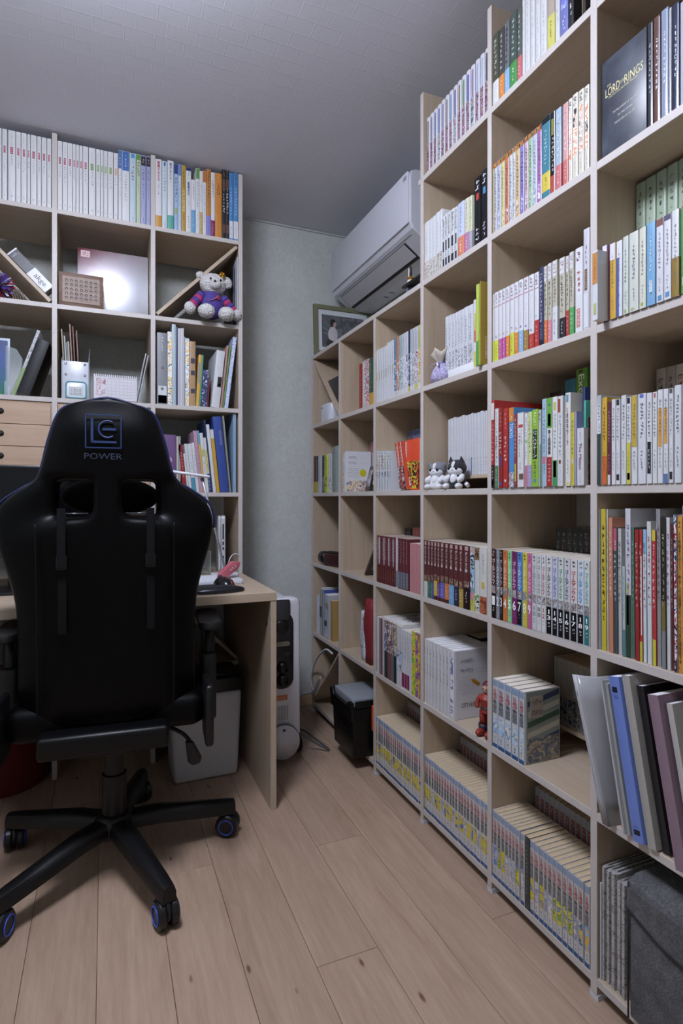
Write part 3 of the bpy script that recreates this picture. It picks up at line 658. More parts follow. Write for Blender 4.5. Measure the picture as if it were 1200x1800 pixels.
# second shelf, fourth column: thin numbered comics with chequered tops
cs = ['#c9b86a', '#c3c9d6', '#bfc3dc', '#d6d07a', '#d07a5a', '#d0d6da', '#d9d6d0', '#d8b478', '#8f86c8', '#d0aeb8', '#9ac49a', '#c0c8e0', '#b070b0']
us = [(863.9, 867.9), (868.3, 873.8), (874.2, 880.3), (880.7, 886.8), (887.2, 894.4), (894.8, 900.6), (901, 905.8), (906.2, 913.4), (913.8, 921.4), (921.8, 928.5), (928.9, 935.9), (936.3, 943.6), (944, 951.8)]
cn = ['khaki', 'silver blue', 'pale periwinkle', 'yellow', 'terracotta', 'silver white', 'ivory white', 'apricot', 'violet', 'dusty pink', 'light green', 'icy lilac', 'magenta topped']
chk = art(('#2a2a20', '#d0702a', '#3a4a24', '#e08a3a', '#2a2a24'), 9, 180)
for i, ((a_, b_), c) in enumerate(zip(us, cs)):
    rb(2, a_, b_, None, c, 'glossy %s comic with chequered top edge' % cn[i], group='glossy comics with chequered tops', h=.182, d=.125, rough=.15, prints=[(.93, .995, chk, 0, 1), (.04, .24, art(('#d6d2d6', c, '#6a6a70', c, '#a8a09a'), i % 4, 90), .08, .7), (.0, 1.0, '#eef0f4', .86, 1.0)], texts=[(12, .86, .28, '#3a3c46', .45, '', .08)])
rb(2, 952.2, 966.3, 205, '#3f8498', 'thick teal comic with yellow paper band and black top', d=.13, rough=.15, bands=[(.08, .31, '#d6c22a')], prints=[(.92, .995, '#1c2024', 0, 1)], texts=[(9, .84, .4, '#b8d0d8', .35), (3, .26, .14, '#5a5210', .15)])
rb(2, 966.8, 976, 197.7, '#1e2024', 'black comic with olive title and red foot', d=.13, rough=.15, bands=[(.0, .22, '#b84a3c')], prints=[(.0, 1.0, '#e4e6ea', .8, .96), (.72, .92, '#8a8a3a', .2, .7)], texts=[(8, .7, .26, '#d8d8d0', .4)])
obi(2, 976.5, 985.8, 190.4, '#a8c0d4', '#d0737a', .30, 'light blue comic with pink paper band and white top', '#e8ecf0', d=.13, rough=.2)
obi(2, 989, 997.7, 181.4, '#d8a0a0', '#cf6a64', .30, 'pink comic with coral paper band, second shelf down', '#f0e0e0', d=.13)
warm = art(('#ddd6c4', '#e2ddd0', '#d0805a', '#e2ddd0', '#a8a09a', '#2c2a2c'), 11, 45)
for a_, b_, v_ in ((998.3, 1005.2, 174), (1005.6, 1015, 165), (1015.9, 1025.6, 157.9), (1026.4, 1035, 150.6)):
    rb(2, a_, b_, v_, '#ddd8cc', 'cream comic with small black cat mark and orange tints', group='cream comics at the end of the second shelf', d=.13, rnd_=.002, prints=[(.25, .82, warm, .1, .85)], texts=[(3, .97, .86, '#4a4048', .55), (3, .2, .05, '#c0a070', .2)])

# second shelf, fifth column: boxed film set standing face on, disc cases beside it
xp = XF + .012
pa, pb = onx(1052.5, 281.5, xp), onx(1136.0, 220, xp)
pa.y = min(pa.y, UY(5) - T / 2 - .001); zt_ = height_at(pa, 114)
o = empty('film_box', ((xp), (pa.y + pb.y) / 2, ZT[2] + .0003), label='dark marbled film box set with gold lettering, face outward', cat='box')
wl, hl = pa.y - pb.y, zt_ - ZT[2]
a = NT('dark marbled leatherette'); tcn = a.n('TexCoord'); nzn = a.n('TexNoise', Scale=14.0, Detail=5.0, Roughness=.6); a.l(tcn, 'Object', nzn, 'Vector')
rr_ = a.ramp([(0.3, '#2c3038'), (0.55, '#444a55'), (0.75, '#666c76')]); a.l(nzn, 'Fac', rr_, 'Fac'); a.l(rr_, 'Color', a.b, 'Base Color'); a.b.inputs['Roughness'].default_value = .35
obj('case', box_me(0, .05, -wl / 2, wl / 2, 0, hl, .0015), a.m, o)
GOLD = '#d8cf9a'
LX_ = ((0, -1, 0), (0, 0, 1))
lettering(o, 'LORD', frame_mtx((-.0006, wl * .235, hl * .66), *LX_), (wl * .33, hl * .085), M(GOLD, .35), 'gold_lettering')
lettering(o, 'OF THE', frame_mtx((-.0006, wl * .015, hl * .665), *LX_), (wl * .09, hl * .035), M(GOLD, .35), 'gold_lettering')
lettering(o, 'RINGS', frame_mtx((-.0006, -wl * .235, hl * .66), *LX_), (wl * .40, hl * .085), M(GOLD, .35), 'gold_lettering')
lettering(o, 'THE', frame_mtx((-.0006, wl * .32, hl * .725), *LX_), (wl * .09, hl * .022), M(GOLD, .35), 'gold_lettering')
lettering(o, 'THE MOTION PICTURE TRILOGY', frame_mtx((-.0006, -.0, hl * .60), *LX_), (wl * .66, hl * .018), M(GOLD, .35), 'gold_lettering')
for tx, f, ww in (('THE FELLOWSHIP OF THE RING', .42, .56), ('THE TWO TOWERS', .36, .34), ('THE RETURN OF THE KING', .30, .48)):
    lettering(o, tx, frame_mtx((-.0006, -.005, hl * f), *LX_), (wl * ww, hl * .021), M('#c9c8bc', .4), 'silver_lettering')
for a_, b_, v_, c, lb in ((1137, 1147.5, 39.4, '#33353c', 'dark glossy disc case beside marbled film box'), (1148, 1160.5, 29, '#6a4640', 'red brown glossy disc case with white title'), (1161.3, 1174.4, 16, '#8f9cb8', 'silver blue disc case with clear sleeve'),
                          (1175, 1180, 14, '#c9ccd4', 'slim white disc case between blue ones'), (1180.8, 1193.8, 6, '#2c3450', 'navy disc case with upright white title'), (1194.8, 1210, 0, '#b8c2d4', 'pale silver disc case at the frame edge of shelf'), (1210.5, 1224, -4, '#3c3f50', 'dark slate disc case beyond silver one')):
    rb(2, a_, b_, v_, c, lb, d=.136, name='disc_case', cat='disc case', rough=.12, rnd_=.002, prints=[(.02, .98, '#e8eaf0', .86, .97)], texts=[(9, .8, .3, '#d8dae2', .3)])

# third shelf, second column (books far back) and third column
rb(3, 630.8, 635.8, 640, '#a83028', 'red spined comic, farthest one in its half-empty cell', d=.125, sb=.055, texts=[(9, .9, .1, '#d89080', .4)])
o = rb(3, 636.6, 639.5, 636, '#d6dade', 'white comic with barcode showing on its cover', d=.128, sb=.055)
rb(3, 640, 648, 632, '#c8a8a4', 'red and white speckled comic with orange picture', d=.125, sb=.055, prints=[(.02, .98, art(('#d8c8ca', '#a83a34', '#e8e4e6', '#5a4f80', '#d8702a'), 3, 60), 0, 1)])
rb(3, 648.6, 655, 630, '#2f5a44', 'dark green comic with yellow paper band', d=.125, sb=.055, bands=[(0, .33, '#d8a41c')], texts=[(6, .9, .4, '#a8c0b0', .35), (1, .1, .04, '#2a2a20', .5)])
for a_, b_ in ((658.8, 663.3), (663.8, 668), (668.3, 672.1), (672.5, 675.9), (676.3, 679.6), (680, 683.4), (683.8, 687.1), (687.5, 691.7)):
    rb(3, a_, b_, None, '#dcdee6', 'thin white comic with faint title beside blue-spined one', group='thin white comics beside the blue one', h=.198 if a_ < 680 else .205, d=.13, texts=[(8, .8, .3, '#a8acb8', .25)], prints=[(.42, .58, ('#b8b870', '#8f9c8a', '#b0b4c0')[int(a_) % 3], .55, .85)])
mix = [('#5f8fb0', '#2c3444', 'blue comic with dark foot at end of white ones'), ('#c98a68', '#9a5a44', 'orange brown pictured comic in the mixed row'), ('#a8b4b8', '#5a6a5a', 'grey green pictured comic in the mixed row'), ('#b4c4c8', '#7a8a70', 'pale teal pictured comic in the mixed row'), ('#c9cfe0', '#a8b4d0', 'pale blue comic with plain spine in mixed row'),
       ('#d6d3de', '#4a4450', 'white comic with dark leaping figure print'), ('#3a3c48', '#9aa0a8', 'charcoal comic between two pale ones'), ('#b0c2de', '#8fa0b8', 'sky blue comic with white top in mixed row'), ('#c6c4c4', '#8a7a50', 'grey comic with tan and navy print'), ('#c4cada', '#7a3038', 'silver comic with dark red print'), ('#c8c06a', '#b8402c', 'yellow and red comic next to upright')]
ms = [(692.1, 695.8), (696.3, 700.4), (700.8, 704.2), (704.6, 707.6), (708, 711.7), (712.1, 716.7), (717.1, 719.9), (720.3, 724.2), (724.7, 728.7), (729.1, 734.2), (734.7, 739)]
for (a_, b_), (c, c2, lb) in zip(ms, mix):
    rb(3, a_, b_, None, c, lb, h=.207, d=.13, prints=[(.12, .62, art((c, c2, c, '#d8d8da', c2), int(a_) % 5, 55), .05, .95), (.0, .09, ('#dfe1e6', '#d6c84a')[int(a_) % 2], 0, 1)], texts=[(8, .93, .66, '#555a66', .3)])
# third shelf, column of the sachet: white comics on a white riser
step = onx(787, 0, XF + .02).y; step2 = onx(836.5, 0, XF + .02).y
o = obj('riser_block', box_me(XF + .02, XF + .15, step2, step, ZT[3] + .0002, ZT[3] + .028, .001), M('#d9dbe0', .5)); tag(o, 'white block raising a row of white comics beside sachet', 'riser')
zr = ZT[3] + .0285
for a_, b_, v_ in ((782.2, 787.2, 556.7), (787.6, 793.5, 554), (793.9, 798.5, 552), (798.9, 804, 549.4), (804.4, 809, 546.5), (809.4, 814.6, 543.9), (815, 821.8, 540), (822.2, 831.2, 536)):
    book('R', a_, b_, zr, '#dcdee8', vt=v_, sb=.03, d=.115, rnd_=.002, label='white comic with grey lettering standing on white block', group='white comics on the white block', prints=[(.02, .34, art(('#8f9098', '#c9ccd4', '#5f626c', '#dcdee4', '#a89a90'), int(a_) % 4, 90), .1, .9)], texts=[(9, .86, .4, '#6a6e80', .4)])
rb(3, 831.8, 835.8, 527, '#e0dfe0', 'white comic with yellow and orange patches beside lime one', d=.15, sb=.004, name='paperback_book', cat='book', prints=[(.55, .8, '#d8cc30', .3, 1), (.38, .55, '#d8602a', .3, 1), (.03, .25, '#d0d830', .1, 1)])
o = rb(3, 836.2, 841, 500, '#b9cf4a', 'lime hardback with barcode label jutting over shelf edge', d=.165, sb=-.012, name='hardcover_book', cat='book', hard=True, prints=[(.0, .3, '#5aa04a', 0, 1)])
hw_ = .0072
obj('cover_print', box_me(.004, .16, -hw_ - .0006, -hw_ + .0014, .004, .228), M('#b8a04a', .4), o)
obj('barcode_label', box_me(.035, .14, -hw_ - .0009, -hw_, .155, .218), M('#dcdcd6', .5), o)
for zz in (.165, .192): strokes(o, 14, frame_mtx((.085, -hw_ - .0012, zz + .009), (0, 0, 1), (-1, 0, 0)), (.017, .08), M('#3a3a3a', .5), 'barcode_print')
obj('cover_print', box_me(.02, .15, -hw_ - .0009, -hw_, .02, .08), art(('#b8a04a', '#d8b4a0', '#c8c04a', '#e0d0c0', '#8a6a3a'), 2, 30), o)
# third shelf, fourth column
LIME, MAG, ORG = '#d2dc2a', '#c85aa8', '#e0862a'
s34 = [(863.2, 868, 517.5, WHITE, LIME, .30, 'lime green'), (868.4, 875.3, 514, WHITE, LIME, .30, 'lime green'), (875.8, 881.7, 510.5, WHITE, MAG, .30, 'magenta'), (882.2, 887.9, 507.5, WHITE, MAG, .30, 'magenta'),
       (888.3, 895, 504, WHITE, ORG, .30, 'bright orange'), (895.8, 903, 500, WHITE, LIME, .32, 'lime green'), (903.4, 910.3, 496, WHITE, ORG, .30, 'bright orange'), (910.8, 918.8, 491.7, WHITE, '#8fbce0', .30, 'light blue'),
       (919.7, 928, 487.5, WHITE, '#a8813a', .28, 'bronze'), (928.8, 937.6, 483, WHITE, '#c03a34', .20, 'low red'), (938.7, 946.4, 479, WHITE, '#c0302c', .36, 'tall red')]
for a_, b_, v_, c, oc, f, nm in s34:
    rb(3, a_, b_, v_, '#e3e3ea', 'white comic with %s paper band in numbered series' % nm, group='white numbered comics with paper bands', d=.125, rnd_=.0025, bands=[(.003, f, oc)], prints=[(.785, .795, '#c87a80', 0, 1)],
       texts=[(3, .97, .82, '#8a6a78', .6), (5, .75, f + .12, '#b8bac4', .16), (1, f + .085, f + .03, ('#b04a50', '#5a4aa0', '#3a8a5a')[int(a_) % 3], .4), (4, f * .85, f * .15, '#3a3a30' if oc == LIME else '#f0e8e8', .22)])
rb(3, 947, 954.8, 470, '#333a5e', 'navy blue comic with white vertical title and black foot', d=.125, rnd_=.002, prints=[(0, .06, '#1d1f2a', 0, 1)], texts=[(13, .93, .28, '#d8dae8', .5), (5, .26, .08, '#b8bcd8', .3)])
for a_, b_, v_, oc, f, nm in ((955.3, 961.4, 468, '#e0702a', .30, 'orange'), (962, 969.2, 463, '#d8889a', .28, 'rose pink'), (970, 979, 458, '#dfe1e6', .42, 'white'), (982.5, 992.5, 453, '#25252a', .25, 'black'), (993.7, 999.7, 450, '#b83036', .32, 'crimson'), (1000, 1008, 443, '#4aa850', .33, 'green')):
    rb(3, a_, b_, v_, '#c2bcaa', 'beige comic with white top and %s paper band' % nm, group='beige comics with paper bands', d=.125, rnd_=.0025, bands=[(.003, f, oc)], prints=[(.80, .995, '#e0dfe4', 0, 1)], texts=[(3, .97, .83, '#8a6a78', .6), (7, .78, f + .06, '#5a5a4c', .45), (4, f * .85, f * .15, '#f0f0f0' if oc != '#dfe1e6' else GY, .25)])
rb(3, 1009.7, 1023.4, 435.8, '#e3e4ea', 'white comic with red title and pink foot box', d=.125, rnd_=.0035, prints=[(.06, .28, '#d88a88', .2, .75)], texts=[(2, .97, .83, '#7a4a60', .5), (4, .74, .46, '#c04a54', .45), (5, .27, .08, '#f4e4e4', .3)])
rb(3, 1024, 1035.8, 402, '#d3d1de', 'tall lilac white book with brown boxed title', d=.14, name='paperback_book', cat='book', rnd_=.004, prints=[(.39, .60, '#7a5f3a', .2, .7), (.02, .36, '#e2e3ec', 0, 1)], texts=[(4, .84, .64, '#5a5460', .25), (7, .59, .40, '#e8e0d0', .2)])
# third shelf, fifth column
o = rb(3, 1040.4, 1050, 441, '#dadce4', 'white book with orange top jutting past the upright', sb=-.030, d=.15, name='paperback_book', cat='book', prints=[(.52, .97, '#cf8a3a', 0, 1), (.08, .24, '#b0bc6a', .25, .75)], texts=[(6, .9, .58, '#6a3f18', .3)])
f35 = [(1058, 1067, 432, '#b07cc4', [(.70, 1.0, '#e4e4ee')], 'lilac purple book with white top'), (1071, 1081.8, 428, '#d6a818', [(.78, 1.0, '#e6e6ec')], 'golden yellow book with white top'), (1082.6, 1093, 423.5, '#dfe2ee', [(.0, .78, '#4a5fb0', .0, .45)], 'white book with blue lettered strip'),
       (1094, 1104, 415.7, '#d3dad2', [(.02, .06, '#a8c07a', .2, .6)], 'slim pale green book with fine title'), (1105, 1121.5, 408, '#d6dad3', [(.02, .05, '#a8c07a', .2, .5)], 'thick pale green book with fine title'), (1122.7, 1134.8, 400, '#dcdccb', [(.03, .07, '#a0b86a', .2, .6)], 'ivory book with fine title'),
       (1136, 1151, 391, '#74aedc', [(.16, .30, '#e0ecf4', .3, .7)], 'sky blue book with white oval'), (1152.6, 1165.4, 385.6, '#e0e0ea', [(.92, 1.0, '#8a4a3c', 0, 1), (.02, .08, '#5f9ad0', .2, .8)], 'white book with brown picture at its top'), (1166, 1179, 377.8, '#e2e2ec', [(.94, 1.0, '#4a3f6a', 0, 1), (.03, .09, '#5f9ad0', .2, .8)], 'white book with purple picture at its top'),
       (1179.8, 1193, 369, '#e4e4ea', [], 'white book with bronze paper band'), (1196, 1209, 366, '#4aa85a', [(.1, .2, '#e0ecf0', .2, .7)], 'bright green book with white label'), (1210, 1222, 360, '#d8d8de', [], 'plain white book after the green one')]
for a_, b_, v_, c, pr, lb in f35:
    pr2 = [p if len(p) > 3 else p + (0, 1) for p in pr]
    rb(3, a_, b_, v_, c, lb + ', in front of green set', sb=-.004, d=.106, name='paperback_book', cat='book', rnd_=.002, prints=pr2, bands=[(0, .45, '#9a7a2a')] if 'bronze' in lb else [], texts=[(9, .84, .40, '#5a5f6a' if c not in ('#b07cc4', '#74aedc') else '#f0f0f6', .3), (4, .3, .12, '#6a6e78', .22)])
for i in range(13):
    y0 = UY(5) - T / 2 - .002 - i * .0247
    book('R', 0, 0, 0, '#a9bba6', loc=(XF + .108, y0 - .0122, ZT[3] + .05), w=.024, h=.262, d=.15, rnd_=.004, rough=.25, name='paperback_book', cat='book', label='tall sage green book of a matching set behind paperbacks', group='sage green matching set', texts=[(4, .93, .72, '#2f3a32', .32), (1, .68, .66, '#2f3a32', .3), (6, .64, .42, '#3a463c', .28)])
riser(XF + .106, XF + .29, UY(6) + T / 2 + .001, UY(5) - T / 2 - .001, ZT[3] + .0002, ZT[3] + .0497, 'wooden riser under the sage green book set')

# ---------------------------------------------------------------- fourth shelf
rb(4, 550.9, 554.1, 802, '#3a2428', 'dark comic with yellow foot, end of fourth shelf', group='dark comics with yellow feet', d=.125, bands=[(0, .3, '#b8a42a')], texts=[(9, .9, .35, '#b09098', .4)])
rb(4, 554.4, 558.5, 801.5, '#3a2428', 'dark comic with yellow foot, end of fourth shelf', group='dark comics with yellow feet', d=.125, bands=[(0, .3, '#b8a42a')], texts=[(9, .9, .35, '#b09098', .4)])
rb(4, 558.9, 565.2, 801, '#c3c8d4', 'white comic between dark and black ones near wall', d=.125, texts=[(8, .8, .2, '#8a8f9a', .3)])
rb(4, 565.6, 569.4, 800.5, '#2a2a26', 'black comic beside fluorescent yellow one', d=.125, prints=[(.05, .4, art(('#2a2a26', '#8a7f8a', '#2a2a26', '#c8c8c8'), 1, 70), 0, 1)])
rb(4, 569.7, 574.8, 800, '#bfc81e', 'fluorescent yellow comic with black lettering near wall', d=.125, sb=-.002, prints=[(.14, .45, art(('#2a2a20', '#bfc81e', '#3a3a2a', '#d8dc8a'), 2, 70), 0, 1)], texts=[(7, .95, .5, '#2a2a14', .5)])
for a_, b_ in ((575.7, 579), (579.3, 582.4)): rb(4, a_, b_, 797.5, '#cfd3de', 'white comic with dark specks beside fluorescent one', group='speckled white comics near wall', d=.125, prints=[(.08, .4, art(('#cfd3de', '#6a7080', '#dfe3ea', '#3a4a50'), 3, 80), 0, 1)], texts=[(8, .92, .45, '#6a6f80', .4)])
for a_, b_, v_, c in ((582.9, 584.8, 787, '#8a9098'), (585, 587, 785.5, '#7a8478'), (587.2, 590, 784.5, '#8f9c94'), (590.2, 593.6, 783.6, '#93aaa8')):
    rb(4, a_, b_, v_, c, 'thin tall grey green pamphlet beside upright', group='grey green pamphlets', d=.2, name='pamphlet', cat='booklet')
# second column: comic with its back cover showing, framed photo stand, comics behind
o = rb(4, 601, 605, 796, '#c9ccd8', 'comic showing its white back cover with barcodes and yellow picture', d=.128, prints=[(.03, .96, art(('#c9ccd8', '#8a8fb0', '#c8b070', '#d8dae2', '#6f90c0'), 4, 60), 0, 1)])
def back_cover(o, hw, d, h, art_m=None, f_art=.28, plain='#d8d9de'):
    """print on the side of a book that faces the camera end of the room"""
    y = -hw
    obj('cover_print', box_me(.006, d - .002, y - .0006, y + .0003, .002, h - .002), M(plain, .35), o)
    for f in (.84, .70): strokes(o, 14, frame_mtx((d * .30, y - .0010, h * f), (0, 0, 1), (-1, 0, 0)), (h * .07, d * .30), M('#4a4c52', .5), 'barcode_print')
    for f in (.88, .83, .71, .66): strokes(o, 9, frame_mtx((d * .72, y - .0010, h * f), (0, 0, 1), (-1, 0, 0)), (h * .012, d * .35), M('#8f929c', .5), 'small_print_lettering')
    if art_m: obj('cover_art_print', box_me(.01, d - .006, y - .0009, y, .003, h * f_art), art_m, o)
hq = (onx(601, 0, XF + .004).y - onx(605, 0, XF + .004).y) / 2
back_cover(o, hq, .128, .178, art(('#d8b84a', '#e0dfe0', '#c8a8a0', '#6f7890', '#dcc86a', '#e8e6e0'), 8, 35))
for f in (.57, .52, .47, .42, .37): strokes(o, 10, frame_mtx((.042, -hq - .001, .178 * f), (0, 0, 1), (-1, 0, 0)), (.004, .052), M('#55575f', .5))
obj('cover_art_print', ball_me((.088, -hq - .0005, .083), (.017, .0008, .017)), M('#c8c030', .5), o)
for i in range(17, 21):
    o = book('R', 0, 0, 0, '#c4bccb', loc=(XF + .136, UY(2) + T / 2 + .012 + i * .0148, ZT[4] + .045), w=.0145, h=.176, d=.112, label='pink and white comic on riser behind photo stand', group='pink and white comics in back row', prints=[(.72, 1.0, '#b87f8a', 0, 1)], texts=[(6, .66, .3, '#8a90a8', .4)]); BACKS.append(o)
riser(XF + .134, XF + .29, UY(2) + T / 2 + .001, UY(1) - T / 2 - .001, ZT[4] + .0002, ZT[4] + .0447, 'wooden riser behind the photo stand')
# third column: numbered comics, leaning red comics and a face-on red comic
ncol = ['#c88a3a', '#6fae3a', '#b8743a', '#9a6a2a', '#b8c02a', '#8a7a90', '#6fae5a']; numc = ['#a03a4a', '#2f7a5a', '#8a2f4a', '#2f6a9a', '#2a2c34', '#2a2c34', '#3a6ab0']
u_ = [654.9, 659, 663.3, 667.8, 673, 678, 682.6, 685.7]
for i in range(7):
    a_, b_ = (660.4 if i == 0 else u_[i] + 1.5), u_[i + 1] + 1.3
    if i == 0: continue
    rb(4, a_, b_, 793, '#d3d6e0', 'white numbered comic with coloured title and grey foot rule', group='white numbered comics with coloured titles', d=.112, h=None, prints=[(.355, .362, '#8a8d98', 0, 1)],
       texts=[(1, .97, .925, '#4a4d58', .35), (5, .9, .53, ncol[i], .8), (str(i + 1) if i < 5 else ('5' if i == 5 else '7'), .48, .38, numc[i], .5), (7, .33, .03, '#7a7e8c', .35)])
RED = '#cf4a2c'
for k, (uu, sbk) in enumerate(((688.8, .012), (695.2, .014))):
    o = rb(4, uu + 14, uu + 18.6, None, RED, 'orange red comic leaning towards the numbered comics', h=.176, group='leaning orange red comics', d=.115, sb=sbk, tilt=.235 * -1, texts=[(7, .92, .4, '#e8d8d8', .5)], prints=[(.0, .5, art(('#2a2c3c', '#d8d4d8', '#1d2030', '#b84a30'), 3, 60), 0, 1), (0, 1, '#e4dcdc', .8, 1.0)])
zt4 = ZT[4] + .0004
o = empty('comic_volume', (XF + .03, onx(722, 0, XF + .03).y - .016, zt4), (0, 0, 0), 'orange red comic standing face on with black abstract picture', 'comic')
obj('cover', box_me(0, .017, -.042, .056, 0, .176, .0012), M(RED, .35), o); obj('page_block', box_me(.001, .016, -.0425, -.04, .001, .1755), PAGES, o)
obj('cover_art_print', box_me(-.0008, 0, -.04, .054, .006, .10), art(('#15151a', '#b83a24', '#1d1a1c', '#c8b83a', '#a83324', '#1d1a1c', '#d8d0cc'), 5, 22), o)
obj('cover_print', box_me(-.0009, 0, .047, .053, .07, .17), M('#e0dcdc', .4), o); strokes(o, 8, frame_mtx((-.0013, .05, .12), (0, -1, 0), (0, 0, 1)), (.005, .09), M('#5a2a20', .5))
for i in range(8, 19):
    o = book('R', 0, 0, 0, '#7f95c0' if i < 17 else ('#b84a54' if i == 17 else '#5a9a9a'), loc=(XF + .132, UY(3) + T / 2 + .012 + i * .0165, ZT[4] + .055), w=.016, h=.176, d=.112, label='blue comic with red title on riser behind red ones' if i < 17 else ('crimson comic at end of the blue back row' if i == 17 else 'teal comic at end of the blue back row'), group='blue comics in the back row' if i < 17 else None, texts=[(6, .85, .35, '#b83a4a', .5)], prints=[(.88, .98, '#4a5a90', .1, .9)]); BACKS.append(o)
riser(XF + .13, XF + .29, UY(3) + T / 2 + .001, UY(2) - T / 2 - .001, ZT[4] + .0002, ZT[4] + .0547, 'wooden riser behind the orange red comics')
# fourth column (white series on a riser behind the toy cats)
zc_ = onx(820, 835.5, XF + .075).z
riser(XF + .07, XF + .29, UY(4) + T / 2 + .001, UY(3) - T / 2 - .004, ZT[4] + .0002, zc_, 'wooden riser shelf behind the two toy cats')
mk = ['#c0554a', '#c85a50', '#3f9a8a', '#4a3a3a', '#3f6fc0', '#4a5a9a', '#d8a42a', '#9ab03a', '#5a5ab0', '#6a6f80', '#d09a4a', '#6ab0c8', '#b8607a', '#3a5a90', '#a03a5a']
us = [786.9, 790.5, 795.7, 800.9, 806, 810.9, 816.5, 822.2, 827.2, 832.1, 837.4, 843.4, 849.2, 852.8, 856]
for i in range(14):
    book('R', us[i], us[i + 1] - .2, zc_ + .0003, '#d9dbe4', sb=.075, h=.182 + .002 * (i % 3), d=.115, rnd_=.002, label='white comic with tiny coloured number behind the toy cats', group='white comics behind the toy cats', texts=[(6, .85, .4, '#b0b4c0', .25), (1, .29, .24, mk[i], .4), (4, .22, .04, '#8a8e9a', .25)], prints=[(.0, .28, '#5f70b8', .0, .3)] if i == 8 else ())
# fourth column from the wall upwards: guide books and picture books
g4 = dict(name='paperback_book', cat='book', rnd_=.0015, sb=-.004, d=.19)
def gb(u0, u1, vt, col, label, **kw):
    k = dict(g4); k.update(kw); return rb(4, u0, u1, vt, col, label, **k)
gb(862.9, 868.8, 704, '#b02c2c', 'red magazine book with black foot beside white one', prints=[(0, .26, '#1d1d22', 0, 1), (.03, .08, '#4a8fd0', .2, .8), (.78, .97, '#e0dfe2', .05, .95)], texts=[(9, .74, .3, '#e0b4ac', .5), (4, .24, .1, '#d8d8d8', .35)])
gb(869.3, 875.4, 718.5, '#dfe3e4', 'white book titled in black with green foot', prints=[(0, .28, '#3f8a60', 0, 1)], texts=[('スゴ技', .65, .48, '#23262a', .62), (6, .96, .68, '#6a90a0', .4), (3, .46, .3, '#4a5a54', .5), (4, .24, .08, '#d0e4d8', .3)])
gb(875.8, 882.6, 717, '#9a2626', 'dark red book with white brush title and blue seal', prints=[(.03, .07, '#4a5aa8', .2, .8), (.27, .4, '#4a4a90', .2, .7)], texts=[(6, .70, .42, '#ece4e4', .6), (4, .95, .75, '#d8a8a0', .4)])
gb(883.7, 892, 717.5, '#b82e28', 'red book with white brush title and white mark', prints=[(.07, .1, '#e4e0e0', .3, .7)], texts=[(6, .65, .32, '#f0e8e8', .55), (4, .95, .72, '#dca49a', .4)])
o = gb(894, 903, 716.6, '#4a90d0', 'blue TOKYO guide book with orange top and photo foot', prints=[(.82, 1.0, '#d8842a', 0, 1), (.0, .19, art(('#8a8490', '#c8c4c8', '#6a6f80', '#b89a90'), 3, 60), 0, 1)], texts=[('TOKYO', .80, .62, '#eef4fa', .62, 'r'), (2, .9, .84, '#f4e4cc', .4)])
gb(903.5, 907.6, 728, '#a83a34', 'thin red and white booklet with yellow label', prints=[(.08, .32, '#d8c41c', .1, .9)], texts=[(10, .95, .4, '#ead8d4', .6), (5, .3, .1, '#4a3f10', .3)])
gb(908.6, 919.6, 725.6, '#e2e2e6', 'white book with red oval and spaced vertical title', prints=[(.80, .84, '#c84a48', .2, .95), (.10, .18, '#7a5a50', .3, 1)], texts=[(8, .74, .40, '#3a3c44', .22, '', .12), (5, .78, .58, '#c09898', .25, '', -.2), (3, .34, .24, '#4a4c54', .2)])
gb(921.4, 927.2, 726.8, '#e4e6e4', 'white book with pink foot and green dot', prints=[(0, .29, '#c87a98', 0, 1), (.60, .64, '#7ec060', .3, .8)], texts=[(7, .95, .68, '#3a3e44', .35), (5, .55, .38, '#4a4e54', .35)])
gb(927.6, 934.3, 724, '#d0dc9a', 'pale lime book with lavender foot', prints=[(0, .29, '#a8a0d0', 0, 1)], texts=[(9, .95, .45, '#5a7040', .35), (4, .24, .06, '#e4e0f0', .3)])
gb(934.9, 945.1, 719.8, '#8fbe1e', 'bright green book with black and white title block', prints=[(.36, .74, '#1f2428', .1, .9), (.06, .1, '#5f9ac8', .25, .75)], texts=[('ハツケーン', .62, .38, '#eef2ea', .6), (3, .73, .62, '#c8d8e8', .6), (5, .97, .78, '#e8f4c8', .5), (6, .33, .12, '#2a3a10', .4)])
gb(945.7, 950.2, 721, '#c9ccd0', 'grey white book beside bright green one', prints=[(.0, .55, '#3f9a5a', .6, 1)], texts=[(2, .97, .85, '#2a2c30', .6)])
gb(952.2, 960, 701.3, '#a9c6dc', 'light blue book with pink and green lower lettering', prints=[(.26, .34, '#d87a98', .15, .85)], texts=[(13, .95, .38, '#3f6f9a', .4), (3, .25, .14, '#3f9a7a', .5)])
gb(960.5, 970.1, 699.4, '#e4e4e2', 'workbook with green top and red foot', prints=[(.66, 1.0, '#6aae3a', 0, 1), (0, .33, '#b02a2a', 0, 1), (.68, .82, '#c8dcb0', .2, .8)], texts=[('第2回問題集', .64, .36, '#24262c', .5), (1, .94, .9, '#3f4fa8', .5), (6, .31, .05, '#f0dcdc', .55)])
gb(970.8, 979.2, 697.5, '#e2e4e4', 'white book with green foot and yellow labels', prints=[(0, .29, '#3f9a5a', 0, 1), (.10, .28, '#c8d860', .15, .8), (.85, .94, '#c8c850', .2, .7)], texts=[(9, .82, .42, '#7aa0a8', .4)])
gb(979.8, 988.6, 696.2, '#dfdfe2', 'white book with brick red label and round red seal', prints=[(.82, .97, '#a84a38', .05, .55), (.25, .29, '#8a3434', .2, .65)], texts=[(10, .80, .32, '#6a6e76', .35), (6, .22, .03, '#8a8e96', .25)])
